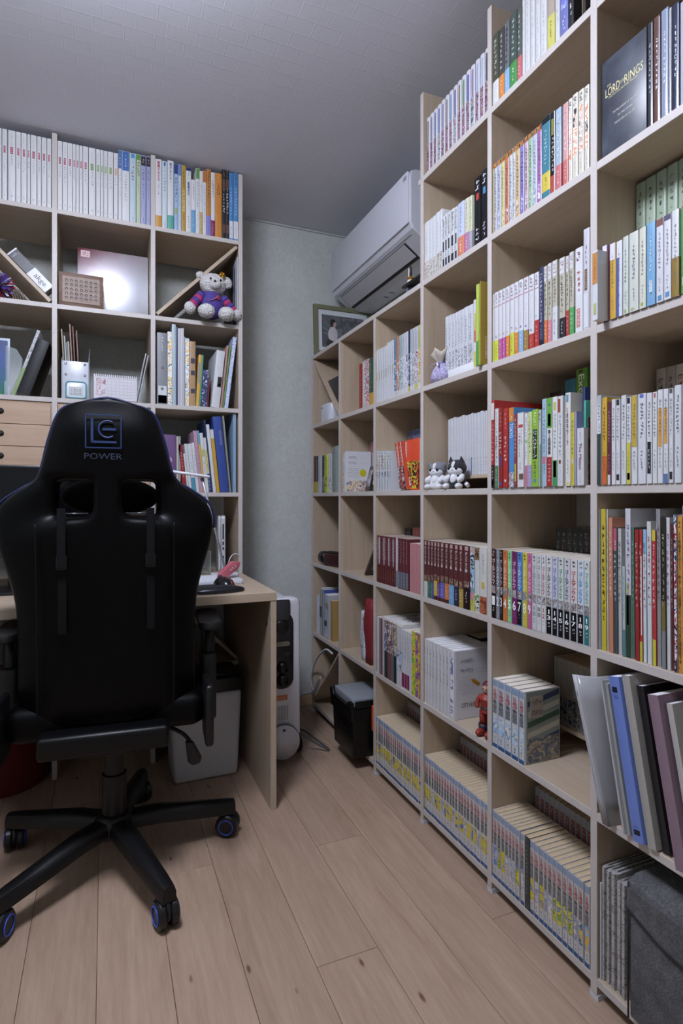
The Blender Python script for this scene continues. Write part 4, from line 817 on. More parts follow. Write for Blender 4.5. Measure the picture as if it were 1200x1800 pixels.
gb(993, 1002.5, 690.4, '#e2dfda', 'white picture book with bear story title', sb=-.002, d=.2, hard=True, prints=[(.9, .98, '#5f9ac0', .15, .6), (0, .04, '#d8d4a8', 0, 1)], texts=[('くまの子ウーフ', .84, .44, '#26262a', .42, '', .08), (4, .29, .12, '#4a4a50', .2)])
o = gb(1002.9, 1009.2, 725, '#d8c424', 'yellow hardback with tiny figure near its foot', hard=True, prints=[(.30, .36, '#d8dce4', .25, .75)], texts=[(8, .9, .42, '#3f6a5a', .5), (8, .27, .04, '#6a5a10', .3)])
gb(1009.6, 1013, 723, '#9aa0d8', 'thin lavender picture book beside yellow hardback', hard=True)
o = gb(1013.6, 1025.8, 752.4, '#dcdade', 'white book titled The Mitten with brown cover picture', d=.2, hard=True, texts=[('The Mitten', .74, .28, '#7a2f30', .38, 'r'), (5, .93, .8, '#6a6468', .16), (6, .22, .05, '#6a6468', .16)])
hm = (onx(1013.6, 0, XF - .004).y - onx(1025.8, 0, XF - .004).y) / 2
obj('cover_art_print', box_me(.012, .198, -hm - .0004, -hm + .001, .002, .146), art(('#5a4640', '#7a6258', '#4a3a38', '#8a7468'), 6, 22), o)
yy = onx(1010, 0, XF + .0).y
o = empty('picture_book', (XF + .012, onx(1027.4, 0, XF + .012).y + .0, ZT[4] + .0003), label='teal picture book with black looped ribbon print', cat='book')
# standing between the white books, cover towards the camera end of the room
obj('cover', box_me(0, .21, -.003, .003, 0, .184, .0008), M('#4a9a86', .4), o); obj('page_block', box_me(.002, .2095, -.0018, .0018, .001, .1845), PAGES, o)
obj('cover_print', tube_me([(.05 + .022 * math.sin(t) * 1.1, -.0035, .145 + .022 * math.cos(t)) for t in [i * 2 * PI / 20 for i in range(20)]], .0016, 6, True), M('#1d2422', .5), o)
o2 = empty('picture_book', (XF + .02, onx(1026.2, 0, XF + .012).y + .009, ZT[4] + .0003), label='large plain navy picture book behind teal one', cat='book')
obj('cover', box_me(0, .22, -.004, .004, 0, .216, .0008), M('#25305a', .4), o2); obj('page_block', box_me(.003, .219, -.002, .002, .003, .2165), PAGES, o2)
for lc, c, tx, ww, hh, lb in (((.155, 1012, 1032, 647.7), '#5f9a1e', 'Excel', 0, 0, 'green Excel manual standing in the back row'), ((.155, 992, 1011.5, 666.8), '#2f7484', '', 0, 0, 'dark teal manual in the back row'), ((.155, 966, 991, 688.5), '#2a2022', '', 0, 0, 'black manual with red lettering in the back row')):
    sbb, a_, b_, v_ = lc
    o = rb(4, a_, b_, v_, c, lb, sb=sbb, d=.12, name='manual', cat='book', texts=([(tx, .95, .72, '#e8ecdc', .5, 'r')] if tx else []) + ([(3, .97, .9, '#b84a3c', .5)] if c == '#2a2022' else []), prints=[(.965, .99, '#5a3a20', .25, .6)] if tx else ())
# fifth column
f45 = [(1048.2, 1056.4, 695, '#b4bec8', [(.0, .57, '#3c4a40'), (.57, .9, '#dfe2e8')], 'grey book with dark green lower half'), (1057, 1066.6, 698.7, '#d6aa14', [(.0, .33, '#dc6a34')], 'yellow book with orange foot'), (1067, 1073.4, 706.7, '#6a2a3c', [(.0, .12, '#dcdce2')], 'maroon book with white foot'),
       (1073.8, 1081.3, 702, '#e2e2e8', [], 'slim white book with small grey title'), (1081.8, 1089.3, 702, '#e2e2e8', [(.93, .995, '#2e2e34', .1, .9), (.05, .12, '#2e2e34', .1, .9)], 'white book with black label at both ends'), (1090.8, 1100, 695, '#dcdee4', [], 'white book with wide grey vertical title'),
       (1100.5, 1108.4, 698.7, '#e2e2e8', [(.93, .995, '#2e2430', .1, .9), (.0, .48, '#d8cc14'), (.05, .13, '#2e2a20', .1, .9)], 'white book with yellow lower half and black labels'), (1109.2, 1119.6, 695, '#e0e0e4', [(.42, .995, '#cfae2a')], 'white book with mustard upper half'), (1120.4, 1134.8, 692, '#dfe1ea', [(.955, .995, '#6a7ad0', .2, .75)], 'thick white book with blue dot on top'),
       (1135.7, 1145.4, 690.7, '#e0e0e6', [(.11, .46, '#1f2024', .1, .9)], 'white book with black text block'), (1146, 1154.2, 689, '#e4e4e8', [(.94, .985, '#c86a70', .25, .8)], 'white book with red ring and black title'), (1154.9, 1164.4, 685, '#e4e4ea', [(.39, .80, '#e0a01c', .1, .9)], 'white book with orange label and plain foot'),
       (1165, 1173.8, 683.6, '#e4e4ea', [(.42, .80, '#e0a01c', .1, .9), (.0, .10, '#5f80b8')], 'white book with orange label and blue foot'), (1174.8, 1182.8, 683, '#e2e2e8', [(.95, .995, '#55565c', .1, .9), (.04, .12, '#2a2c34', .1, .9)], 'white book with grey top and black foot label'), (1184.4, 1197, 677, '#dddfe6', [], 'thick white book with pale wide title'), (1198.7, 1210, 672, '#e0e2e6', [], 'white book past the thick one')]
for a_, b_, v_, c, pr, lb in f45:
    pr2 = [p if len(p) > 3 else p + (0, 1) for p in pr]
    tcol = '#d8b0b8' if c == '#6a2a3c' else ('#5a3f10' if c == '#d6aa14' else '#555963')
    rb(4, a_, b_, v_, c, lb + ', fourth shelf', d=.13, name='paperback_book', cat='book', rnd_=.0022, sb=-.002, prints=pr2, texts=[(10, .9, .50, tcol, .42), (5, .38, .16, tcol if 'black text' not in lb else '#e8e8e8', .25)])
for i, (c, tc_) in enumerate((('#a89a8c', DK), ('#9c8f84', DK), ('#b0a698', '#8a2a24'), ('#b8b4ac', DK), ('#c0bcb4', DK), ('#a89f94', DK))):
    book('R', 0, 0, 0, c, loc=(XF + .15, onx(1153, 0, XF + .15).y - .011 - i * .0225, ZT[4] + .05), w=.022, h=.2, d=.12, name='paperback_book', cat='book', label='taupe paperback in the shaded back row, fourth shelf', group='taupe paperbacks in back row', texts=[(6, .9, .5, tc_, .5)])
riser(XF + .145, XF + .29, UY(6) + T / 2 + .001, UY(5) - T / 2 - .001, ZT[4] + .0002, ZT[4] + .0497, 'wooden riser under the taupe paperbacks')

# ---------------------------------------------------------------- fifth shelf
mar = '#6a2630'
us = [662.4, 667.8, 671.6, 676, 680.6, 684.4, 688.3, 692, 695.2, 698.7, 703.2, 707.6, 712.8, 717.6]
for i in range(13):
    low = i < 8
    rb(5, us[i], us[i + 1] - .25, None, mar if i != 8 else '#d3d3dc', 'maroon comic with white title strip, fifth shelf near wall' if i != 8 else 'plain white comic among the maroon ones', group='maroon comics on the fifth shelf' if i != 8 else None, h=.176, d=.112,
       prints=([(.40, .97, '#dcd8de', .62, .95)] if i in (0, 2, 4, 6) else []) + ([(.02, .36, '#5f1a22', 0, 1)] if low else [(.02, .34, '#6f7684', 0, 1)]), texts=[(9, .95, .5, '#d8c8cc', .35, '', .15), (6, .32, .08, '#c0a04a' if low else '#c8ccd4', .3)])
for i, (a_, b_) in enumerate(((719.6, 725.2), (725.6, 730.6), (731, 736.9))):
    rb(5, a_, b_, None, '#c9868c', 'rose pink comic with small red mark, fifth shelf', group='rose pink comics', h=.165, d=.112, rnd_=.002, texts=[(1, .97, .93, '#b04a54', .4), (2, .48, .38, '#7a3a44', .16)])
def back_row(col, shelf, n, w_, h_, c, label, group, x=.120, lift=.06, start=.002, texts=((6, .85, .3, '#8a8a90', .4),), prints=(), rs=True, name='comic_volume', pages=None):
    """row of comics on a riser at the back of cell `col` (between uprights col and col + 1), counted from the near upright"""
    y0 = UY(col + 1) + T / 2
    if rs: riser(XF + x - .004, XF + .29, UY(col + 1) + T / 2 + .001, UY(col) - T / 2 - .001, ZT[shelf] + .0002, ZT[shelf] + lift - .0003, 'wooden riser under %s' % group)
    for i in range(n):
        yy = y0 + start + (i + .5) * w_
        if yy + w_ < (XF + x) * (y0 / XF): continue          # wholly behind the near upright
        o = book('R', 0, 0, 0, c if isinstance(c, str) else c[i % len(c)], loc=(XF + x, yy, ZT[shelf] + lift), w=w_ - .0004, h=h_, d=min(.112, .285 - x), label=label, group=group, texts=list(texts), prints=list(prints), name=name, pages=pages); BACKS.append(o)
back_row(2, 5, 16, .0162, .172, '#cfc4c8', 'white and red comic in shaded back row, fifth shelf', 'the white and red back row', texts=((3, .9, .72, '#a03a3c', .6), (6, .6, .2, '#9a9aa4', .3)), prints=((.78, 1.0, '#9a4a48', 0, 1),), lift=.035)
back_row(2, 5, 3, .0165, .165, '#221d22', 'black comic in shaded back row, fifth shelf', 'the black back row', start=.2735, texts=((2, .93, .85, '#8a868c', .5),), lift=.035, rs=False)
obis = [('#d9dae0', .28), ('#3f7a4a', .29), ('#4a5fa0', .30), ('#d8b418', .33), ('#6a50a8', .30), ('#6a68c0', .33), ('#d8803a', .33), ('#7aaee0', .32), ('#2c3050', .31), ('#b89a3a', .30), ('#2a1a1e', .33)]
bn = ['white', 'green', 'blue', 'yellow', 'purple', 'violet', 'orange', 'light blue', 'navy', 'mustard', 'dark brown']
us = [(744.9, 750.6), (751, 756.4), (756.8, 761.6), (762, 767.6), (768, 773), (773.4, 780.4), (781.2, 788.1), (788.6, 797), (797.5, 805.8), (806.2, 813.5), (814, 824.9)]
for i, ((a_, b_), (c, f)) in enumerate(zip(us, obis)):
    f0 = .12 if i == 3 else (.10 if i in (4, 5, 6) else .003)
    rb(5, a_, b_, None, '#5e2a2c', 'maroon comic with %s paper band, fifth shelf' % bn[i], group='maroon comics with paper bands', h=.181, d=.125, sb=.001, bands=[(f0 * .6, f, c)], prints=[(.92, .985, '#c8a8a8', .25, .8), (f + .01, f + .11, art(('#6a4a3c', '#8a7a60', '#4a2a2a', '#a8a090'), i % 4, 80), .1, .9)],
       texts=[('ダンジョン飯', .90, .58, '#e6dedc', .42), (4, f * .85, f * .3, '#efefef' if i else GY, .25)])
rb(5, 825.4, 833.6, None, '#8fa8b8', 'photo spined comic with pink and yellow foot', h=.181, d=.125, prints=[(.36, .98, art(('#8fb4cc', '#a8c4d4', '#3a4250', '#c8d4dc', '#b89084'), 2, 35), 0, 1), (.18, .28, '#d890b8', .1, .8)], bands=[(.0, .28, '#d0cc50')], texts=[(3, .2, .06, '#4a4a20', .4)])
rb(5, 834, 842.2, None, '#dadcdc', 'white comic with brown picture top and dark foot', h=.181, d=.125, prints=[(.80, .99, art(('#5a4a34', '#8a6a40', '#3a3028', '#b09060'), 3, 50), 0, 1), (.0, .27, art(('#d0d4cc', '#2a3a34', '#e0e4e0', '#6a9a3a'), 1, 60), 0, 1)])
rb(5, 842.6, 855.2, None, '#dcdcd8', 'thick white comic with brown animal picture foot', h=.181, d=.125, prints=[(.0, .26, art(('#8a4a34', '#7a3a28', '#a8664a', '#6a3424'), 2, 30), 0, 1), (.38, .48, '#d8b83a', .3, .7)], texts=[(5, .9, .6, '#a8b0c0', .3)])
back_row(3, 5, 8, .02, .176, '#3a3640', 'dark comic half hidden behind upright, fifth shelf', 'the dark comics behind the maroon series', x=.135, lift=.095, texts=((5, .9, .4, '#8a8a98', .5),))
# numbered series, fourth column
us = [(863.6, 871.3), (871.7, 877.6), (878, 883.2), (883.7, 891.1), (891.5, 898.9), (899.3, 908.2), (908.6, 917.2), (917.7, 926.2), (926.6, 934), (934.4, 943), (943.4, 951.2), (951.5, 958.6), (959.6, 969.6), (970.2, 979.5), (980.5, 990), (991, 1001.4), (1002, 1013.9), (1014.6, 1025.6), (1026.2, 1035.8)]
gk = [('#4a2c26', '#e8e6e4', '#17171a', 'dark brown'), ('#8a8f9c', '#e8eaf0', '#9aa0ac', 'grey'), ('#22242e', '#e0e2e8', '#22242e', 'black'), ('#dd7a2a', '#f4ece4', '#dd7a2a', 'orange'), ('#8fd69a', '#e8f6ea', '#8fd69a', 'mint green'), ('#84286a', '#ecdcea', '#84286a', 'plum'), ('#4a90dc', '#e6eef8', '#17181c', 'blue'), ('#d8cc28', '#f0f0d0', '#d8cc28', 'yellow'), ('#d86aa4', '#f6e4ee', '#c86a9c', 'pink'),
      ('#d8d9dc', '#6f7c78', '#d4d5d8', 'white, grey titled'), ('#dfe0e4', '#8a9094', '#dfe0e4', 'white, silver titled'), ('#e2e2e6', '#b02c44', '#e2e2e6', 'white, crimson titled'), ('#e0e0e4', '#1f2024', '#141416', 'white, black titled'), ('#cfd3ea', '#5a64b8', '#141416', 'white, violet blue titled'), ('#d8e2dc', '#3f9a72', '#141416', 'white, green titled'), ('#d8d9e4', '#2c2f60', '#141416', 'white, navy titled'), ('#e0dcdc', '#b83026', '#141416', 'white, red titled'), ('#d6e0ee', '#4a98d8', '#141416', 'white, sky blue titled'), ('#dce4e4', '#3fa8a0', '#1f7a78', 'white, teal titled')]
for i, ((a_, b_), (c, tc_, fc, nm)) in enumerate(zip(us, gk)):
    rb(5, a_, b_, None, c, '%s volume %d of the numbered series, fifth shelf' % (nm, i + 1), group='numbered series on the fifth shelf', h=.182, d=.125, sb=.0, rnd_=.0015,
       prints=[(.36, .47, art(('#8a8a90', '#c8c8cc', '#4a4a50', '#b0a498', '#6a6a72'), i % 4, 90), .06, .94), (.012, .355, fc, .04, .96)],
       texts=[('ゴールデンカムイ', .86, .49, tc_, .66), (2, .985, .89, '#3a3a40' if i > 2 else '#c8c8cc', .5), (str(i + 1), .32, .19, '#eef0f0' if fc in ('#141416', '#17171a', '#17181c', '#22242e', '#1f7a78', '#84286a', '#dd7a2a') else tc_, .62), (2, .17, .09, '#e0e0e4' if fc in ('#141416', '#17171a', '#1f7a78') else GY, .4)])
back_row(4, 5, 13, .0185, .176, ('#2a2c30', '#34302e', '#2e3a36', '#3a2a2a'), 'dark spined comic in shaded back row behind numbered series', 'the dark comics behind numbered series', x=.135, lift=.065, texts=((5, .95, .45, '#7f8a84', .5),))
# fifth column: magazines leaning a little
tl = .008
mags = [(1046.8, 1051.6, 892, '#9ab0dc', '#dfe4f0', 'blue and white magazine standing next to upright'), (1053.6, 1063.5, 892, '#d0bc14', '#8a7a10', 'bright yellow magazine with black title'), (1064, 1067.5, 892, '#cfd0d0', '#7a9a70', 'grey white magazine with green heading'), (1068, 1075.5, 907, '#d08a6c', '#f0dcd0', 'salmon magazine between white and slate ones'),
        (1076, 1083.4, 924, '#47545a', '#d8dcdc', 'slate booklet with pink top'), (1083.8, 1091, 926, '#c4c6c4', '#55585a', 'light grey book with black title'), (1091.5, 1097, 993, '#b8c4c8', '#6a8a92', 'short white booklet with teal foot'), (1097.5, 1107.5, 891, '#d3d5e0', '#8a70a8', 'tall white magazine with dark green lower half'),
        (1108, 1113.5, 924, '#4f7a68', '#a8c0b4', 'teal green magazine beside dark red one'), (1114, 1121, 928, '#a02c2e', '#e4d0cc', 'dark red magazine with white title'), (1121.5, 1127.5, 928, '#c03a32', '#f0e0dc', 'red and white magazine with yellow foot'), (1128, 1135, 928, '#8fc4e8', '#5a5f70', 'light blue magazine with white lower part'),
        (1135.5, 1143.5, 914, '#dcdde0', '#c04a54', 'white magazine with red script title'), (1144, 1151.5, 929, '#c8343c', '#f4dcdc', 'crimson magazine with yellow ends'), (1152, 1160, 892, '#9a9a9c', '#5a5a5e', 'tall grey magazine with faded print'), (1160.5, 1168.5, 908, '#2c2a26', '#c0b890', 'black and olive magazine with white title'),
        (1169, 1176.5, 907, '#dcdce0', '#9a5aa8', 'white magazine with purple lettering'), (1177, 1182.5, 917, '#6a2c34', '#c8a0a4', 'maroon magazine beside patterned one'), (1183, 1188.5, 901.6, '#a8a4b0', '#3a3a44', 'black and red pattern magazine'), (1189, 1198.5, 904, '#dc9a34', '#3a2a18', 'orange magazine with bold black title'), (1199, 1209, 886, '#dcdce4', '#8a8a98', 'tall white magazine after the orange one')]
for i, (a_, b_, v_, c, tc_, lb) in enumerate(mags):
    pr = {1: [], 4: [(.82, .99, '#c85a80', .05, .95)], 6: [(.0, .30, '#5a8a94', 0, 1)], 7: [(.0, .42, '#2c4a38', 0, 1), (.22, .50, '#c0cc5a', .2, .6)], 10: [(.0, .15, '#c8cc2a', 0, 1), (.2, .8, '#e4e0e0', .55, .95)], 11: [(.0, .82, '#dfe4ea', 0, 1)], 13: [(.0, .19, '#d8cc1c', 0, 1), (.92, 1, '#d8cc1c', 0, 1)], 15: [(.0, .25, '#8a8a90', 0, 1), (.25, .45, '#7a7038', 0, 1)], 18: [(.0, 1.0, art(('#2a2a30', '#d8d4d8', '#a83a44', '#e0e0e4', '#3a5a8a'), 3, 40), 0, 1)]}.get(i, [])
    lng = i in (1, 19)
    tx = [((12 if lng else 10), .9, .2 if lng else .4, tc_ if i != 1 else '#2a2a14', .5)]
    if i == 19: tx = [('20年間ありがとう!懐かしの企画盛りだくさんの永久保存版です。', .90, .03, tc_, .55), (2, .97, .92, tc_, .4)]
    rb(5, a_ + (4.4 if i < 1 else (3.4 if i < 2 else 2.4)), b_ + (3.4 if i < 1 else 1.9), v_ + 3, c, lb, sb=.006 + .003 * (i % 3), d=.21, name='magazine', cat='magazine', rnd_=.0006, tilt=-tl, prints=pr, texts=tx)

# ---------------------------------------------------------------- sixth shelf
m6 = [(662, 665.4, '#d6dae4', 'thin white magazine, nearest the red bag'), (665.8, 668.4, '#9a8f96', 'grey mauve magazine in the art book row'), (668.7, 671.3, '#7a4a50', 'thin brown magazine in the art book row'), (671.8, 675, '#c8c4c4', 'white edged magazine in the art book row'), (675.4, 680.7, '#4a5a84', 'blue pictured magazine with dark green foot'), (681.1, 687.3, '#9a5048', 'red pictured magazine with rose foot'),
      (687.7, 691.7, '#5a7898', 'steel blue magazine with sage foot'), (692.1, 696.4, '#b89a68', 'tan magazine with black foot'), (696.8, 701, '#d3d7e2', 'white magazine with pale blue picture'), (701.4, 705.6, '#d6d8e0', 'white magazine with blue and grey picture'), (706, 710.4, '#d8d9e2', 'white book with magenta foot'), (710.8, 714.9, '#d8d9e2', 'white book with magenta foot'), (715.3, 719.2, '#d8d9e2', 'white book with magenta foot'),
      (719.6, 722.6, '#dadbe2', 'plain white book beside yellow green one'), (723, 729.4, '#c2c41e', 'yellow and green comic anthology, sixth shelf'), (729.8, 734, '#8a6aa8', 'purple patterned anthology, sixth shelf'), (734.3, 737.6, '#b8803a', 'orange and violet anthology beside upright')]
feet = {4: '#2a3a34', 5: '#8a4a58', 6: '#5a7a70', 7: '#26282e', 10: '#8a1f5a', 11: '#8a1f5a', 12: '#8a1f5a'}
for i, (a_, b_, c, lb) in enumerate(m6):
    pr = []
    if i in (4, 5, 6, 7): pr = [(.0, .46, feet[i], 0, 1), (.46, .98, art((c, '#d0ccc8', c, '#3a4254', '#b8a88a'), i, 45), 0, 1)]
    elif i in (8, 9): pr = [(.25, .60, art(('#d3d7e2', '#8fb0d0', '#c0c8d0', '#5f6f80'), i, 40), 0, 1)]
    elif i in (10, 11, 12): pr = [(.03, .27, feet[i], 0, 1)]
    elif i in (14, 15, 16): pr = [(.0, .96, art((c, '#4aa03a' if i == 14 else '#5a3a80', c, '#d8c84a', '#a02c50'), i, 40), .05, .95)]
    rb(6, a_, b_, None, c, lb, group='white books with magenta feet' if i in (10, 11, 12) else None, h=.21 if i < 10 else (.202 if i < 14 else .212), d=.15, name='magazine' if i < 10 else 'paperback_book', cat='magazine' if i < 10 else 'book', rnd_=.0008, prints=pr, texts=[(9, .9, .5, '#5a5f6c', .35)] if i in (1, 8, 9, 10, 11, 12, 13) else ())
o = empty('magazine', (XF + .012, (onx(663, 0, XF).y + onx(705, 0, XF).y) / 2, ZT[6] + .2108), (0, 0, 0), 'white magazine with black headline lying flat on the row', 'magazine')
mw = onx(663, 0, XF).y - onx(700, 0, XF).y
obj('cover', box_me(0, .26, -mw / 2, mw / 2, 0, .005, .0006), M('#d6d4d4', .35), o); obj('cover_print', box_me(.04, .22, -mw * .36, mw * .3, .005, .0054), art(('#d6d4d4', '#d0cecc', '#3a3a40', '#c8c4c0', '#6a6862'), 3, 30), o)
# sixth shelf, white collector comics with the last one showing its back cover
us = [(743.9, 749), (749.4, 754), (754.4, 758.9), (759.4, 764.8), (765.2, 770.9), (771.3, 777.4), (777.8, 782.8), (783.2, 789.3), (789.7, 797.8)]
for i, (a_, b_) in enumerate(us):
    last = i == 8
    o = rb(6, a_, b_, None, '#dcdce2', 'white collector comic with black spine lettering, sixth shelf' if not last else 'white collector comic showing CITY HUNTER XYZ back cover', group='white collector comics, sixth shelf' if not last else None, h=.205, d=.148, rnd_=.003, pages=PAGES_WHITE,
           texts=[('シティーハンター', .88, .38, '#2a2a30', .34), (3, .28, .12, '#9a9aa4', .22)] if not last else (), prints=[(.05, .95, art(('#d8d8e0', '#d0d0da', '#6f74a0', '#dcdce4', '#a8acc8'), 4, 22), .2, .8)] if last else ())
hw_ = (onx(789.7, 0, XF + .004).y - onx(797.8, 0, XF + .004).y) / 2
back_cover(o, hw_, .148, .205, None, plain='#d6d6dc')
for f in (.60, .56, .53, .50, .47, .43, .39, .36): strokes(o, 12, frame_mtx((.046, -hw_ - .001, .205 * f), (0, 0, 1), (-1, 0, 0)), (.003, .06 - .02 * (int(f * 100) % 3 == 0)), M('#9c9ca6', .5))
lettering(o, 'CITY HUNTER XYZ', frame_mtx((.075, -hw_ - .001, .205 * .20), (1, 0, 0), (0, 0, 1)), (.098, .0135), M('#2a2a2e', .5), 'title_lettering')
bm = bmesh.new(); add_lathe(bm, [(.0008, 0), (.005, 0), (.0055, .002), (.0055, .021), (.0045, .027), (.002, .0315), (.0008, .0325)], 12, mtx=frame_mtx((.088, -hw_ - .0008, .098), (.55, 0, .83), (0, 1, 0)) @ Matrix.Diagonal((1, .15, 1, 1)))
obj('cover_art_print', from_bm(bm, smooth=True), M('#b8801c', .4), o)
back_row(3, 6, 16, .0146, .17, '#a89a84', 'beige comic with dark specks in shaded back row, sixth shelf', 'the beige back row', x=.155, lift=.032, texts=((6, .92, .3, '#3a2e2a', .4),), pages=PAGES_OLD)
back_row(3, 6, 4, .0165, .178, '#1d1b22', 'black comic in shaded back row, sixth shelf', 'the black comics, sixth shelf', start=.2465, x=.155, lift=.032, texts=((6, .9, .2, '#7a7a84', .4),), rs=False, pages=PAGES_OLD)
# sixth shelf: blue footed comics, last one with its cover showing
KOC = [('こちら葛飾区', .875, .70, '#a83434', .78), ('亀有公園前派出所', .69, .50, '#1c1c22', .82)]
def jump(o_kw, c='#cfd3dc', artm=None, pages=PAGES_OLD, f_art=(.20, .44), **kw):
    pr = [(.0, .055, '#2f5f9a', 0, 1), (.90, .985, '#8fa8cc', .05, .95)]
    if artm is not None: pr.append((f_art[0], f_art[1], artm, .06, .94))
    k = dict(prints=pr, texts=KOC + [(2, .17, .08, '#4a4c54', .3)], h=.176, d=.113, rnd_=.0012, pages=pages, name='comic_volume', cat='comic'); k.update(kw); k.update(o_kw)
    return k
blu = art(('#9cc0e4', '#a8cae8', '#d8d4c8', '#6a8ab0', '#b0d0ec', '#e0d8b0'), 3, 45)
for i, (a_, b_) in enumerate(((864.2, 874.2), (875, 886.2), (887, 897.8), (898.8, 910.4), (911.9, 921))):
    o = rb(6, a_, b_, None, '#cfd5de', 'fat white comic with blue foot and sky blue picture, sixth shelf' if i < 4 else 'fat comic with diagonal striped back cover and barcodes', group='fat blue-footed comics, sixth shelf' if i < 4 else None, **jump({}, artm=blu, pages=PAGES, h=.180))
hw_ = (onx(911.9, 0, XF + .004).y - onx(921, 0, XF + .004).y) / 2
obj('cover_print', box_me(.006, .111, -hw_ - .0006, -hw_ + .0003, .002, .178), M('#8f9a94', .4), o)
for k in range(5):
    z0 = .175 - k * .026
    pts = [(.010, z0 - .034), (.010, z0 - .02), (.110, z0 + .002), (.110, z0 - .012)]
    pts = [(p[0], min(p[1], .177)) for p in pts]
    obj('cover_print', mesh([(p[0], -hw_ - .0009, p[1]) for p in pts], [(0, 3, 2, 1)]), M(('#3a4a68', '#b8bcae', '#3f5f4c', '#c0beb0', '#3f4f68')[k], .4), o)
obj('cover_art_print', box_me(.008, .109, -hw_ - .0013, -hw_ - .0008, .003, .062), art(('#6a7480', '#b8a88a', '#7a8490', '#5a6470', '#a89a80', '#4a5058'), 7, 28), o)
obj('barcode_label', box_me(.018, .058, -hw_ - .0014, -hw_ - .0008, .112, .165), M('#a8a094', .5), o)
for zz in (.152, .125): strokes(o, 12, frame_mtx((.038, -hw_ - .0018, zz), (0, 0, 1), (-1, 0, 0)), (.016, .034), M('#4a4440', .5), 'barcode_print')
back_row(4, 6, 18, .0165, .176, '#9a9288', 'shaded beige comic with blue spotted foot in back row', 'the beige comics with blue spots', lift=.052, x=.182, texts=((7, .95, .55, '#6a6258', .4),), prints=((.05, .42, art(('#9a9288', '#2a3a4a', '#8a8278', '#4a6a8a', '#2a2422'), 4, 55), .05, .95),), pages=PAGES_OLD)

# ---------------------------------------------------------------- bottom shelf: long comic series with blue feet
yel = [art(('#5a6aa0', '#8a8a94', '#c8b41c', '#d0c020', '#c8b41c', '#a8a4a0', '#4a5a90'), s, 40) for s in range(3)]
grn = [art(('#8aa83a', '#6a8a3a', '#d0c030', '#5a7ab0', '#b0a89a'), s, 40) for s in range(3)]
pale = [art(('#b8bcc4', '#c8c4bc', '#8a90a8', '#c0b0a8', '#d0d0cc'), s, 45) for s in range(3)]
def run7(ua, ub, n, label, group, arts, seed):
    ya_, yb_ = onx(ua, 0, XF + .003).y, onx(ub, 0, XF + .003).y; ya_ = min(ya_, UY(2 if ua < 700 else 3) - T / 2 - .0008); yb_ = max(yb_, UY(3 if ua < 700 else 4) + T / 2 + .0008); wds = [random.Random(seed * 100 + i).uniform(.85, 1.15) for i in range(n)]; tot = sum(wds); y = ya_
    for i in range(n):
        ww = wds[i] / tot * (ya_ - yb_)
        book('R', 0, 0, 0, '#d6d4d6', loc=(XF + .003 + random.Random(i + seed).uniform(0, .0025), y - ww / 2, ZT[7]), w=ww - .0003, label=label, group=group, **jump({}, artm=arts[i % len(arts)], f_art=(.22, .46)))
        y -= ww
run7(658.8, 738, 22, 'thin white comic with yellow picture, bottom shelf beside toolbox', 'thin comics by the toolbox', yel, 1)
run7(744, 855.6, 22, 'white comic with yellow picture and blue foot, middle bottom cell', 'comics in the middle bottom cell', yel + pale[:1], 2)
l7 = [(863.2, 867.2), (867.6, 873.6), (874, 880.3), (880.7, 887), (887.4, 893.5), (894, 899.4), (899.8, 905.1), (905.5, 912.3), (914.6, 921.3), (921.9, 930.3), (931.2, 938), (939, 946.6), (947.4, 955.4), (955.8, 961.8), (962.2, 970.4), (970.8, 977.6), (978, 987.4), (988.3, 996.9), (997.5, 1006.9), (1007.5, 1016), (1016.5, 1024.5), (1027, 1035.9)]
a7 = [pale[0], art(('#5a7ab8', '#6a8ac0', '#b0b8c8', '#3a4a80'), 1, 40), grn[0], yel[0], pale[1], pale[2], pale[0], grn[1], pale[1], None, yel[1], pale[2], yel[2], pale[0], pale[1], grn[0], grn[2], grn[1], grn[0], pale[2], art(('#7aa0c0', '#4a6a90', '#c8c0a0', '#d0b03a'), 3, 40), art(('#7a9cc8', '#d8a83a', '#8fb0d4', '#6a8ab8'), 2, 30)]
n7 = ['pale grey', 'blue', 'green and yellow', 'yellow', 'pale grey', 'pale lilac', 'pale grey', 'olive green', 'pale lilac', '', 'golden yellow', 'pale mauve', 'bright yellow', 'pale grey', 'pale lilac', 'green and yellow', 'grass green', 'olive green', 'green and yellow', 'pale mauve', 'teal blue', 'sky blue and amber']
for i, (a_, b_) in enumerate(l7):
    if i == 9:
        rb(7, a_, b_, None, '#3c4440', 'dark green comic between the white ones, bottom shelf', h=.176, d=.113, pages=PAGES_OLD, sb=.003, texts=[(12, .9, .2, '#8a948c', .4)], prints=[(0, .08, '#4a4a50', 0, 1)])
    else:
        rb(7, a_, b_, None, '#d6d4d6', 'wide blue-footed comic with %s picture, bottom cell by newspapers' % n7[i], group='comics in the bottom cell by the newspapers', **jump({}, artm=a7[i], f_art=(.20, .50)), sb=.003)
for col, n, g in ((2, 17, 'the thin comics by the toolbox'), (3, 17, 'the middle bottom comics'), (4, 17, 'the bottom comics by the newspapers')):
    back_row(col, 7, n, .0178, .176, '#8f939c', 'grey topped comic with red title, in back row behind %s' % g.replace('the ', ''), 'back row behind %s' % g, lift=.052, x=.122, texts=((4, .85, .68, '#c0908c', .4),), prints=((.67, .87, '#7a3c3a', .18, .84), (.4, .65, '#3a2c2e', .15, .85)), pages=PAGES_OLD)

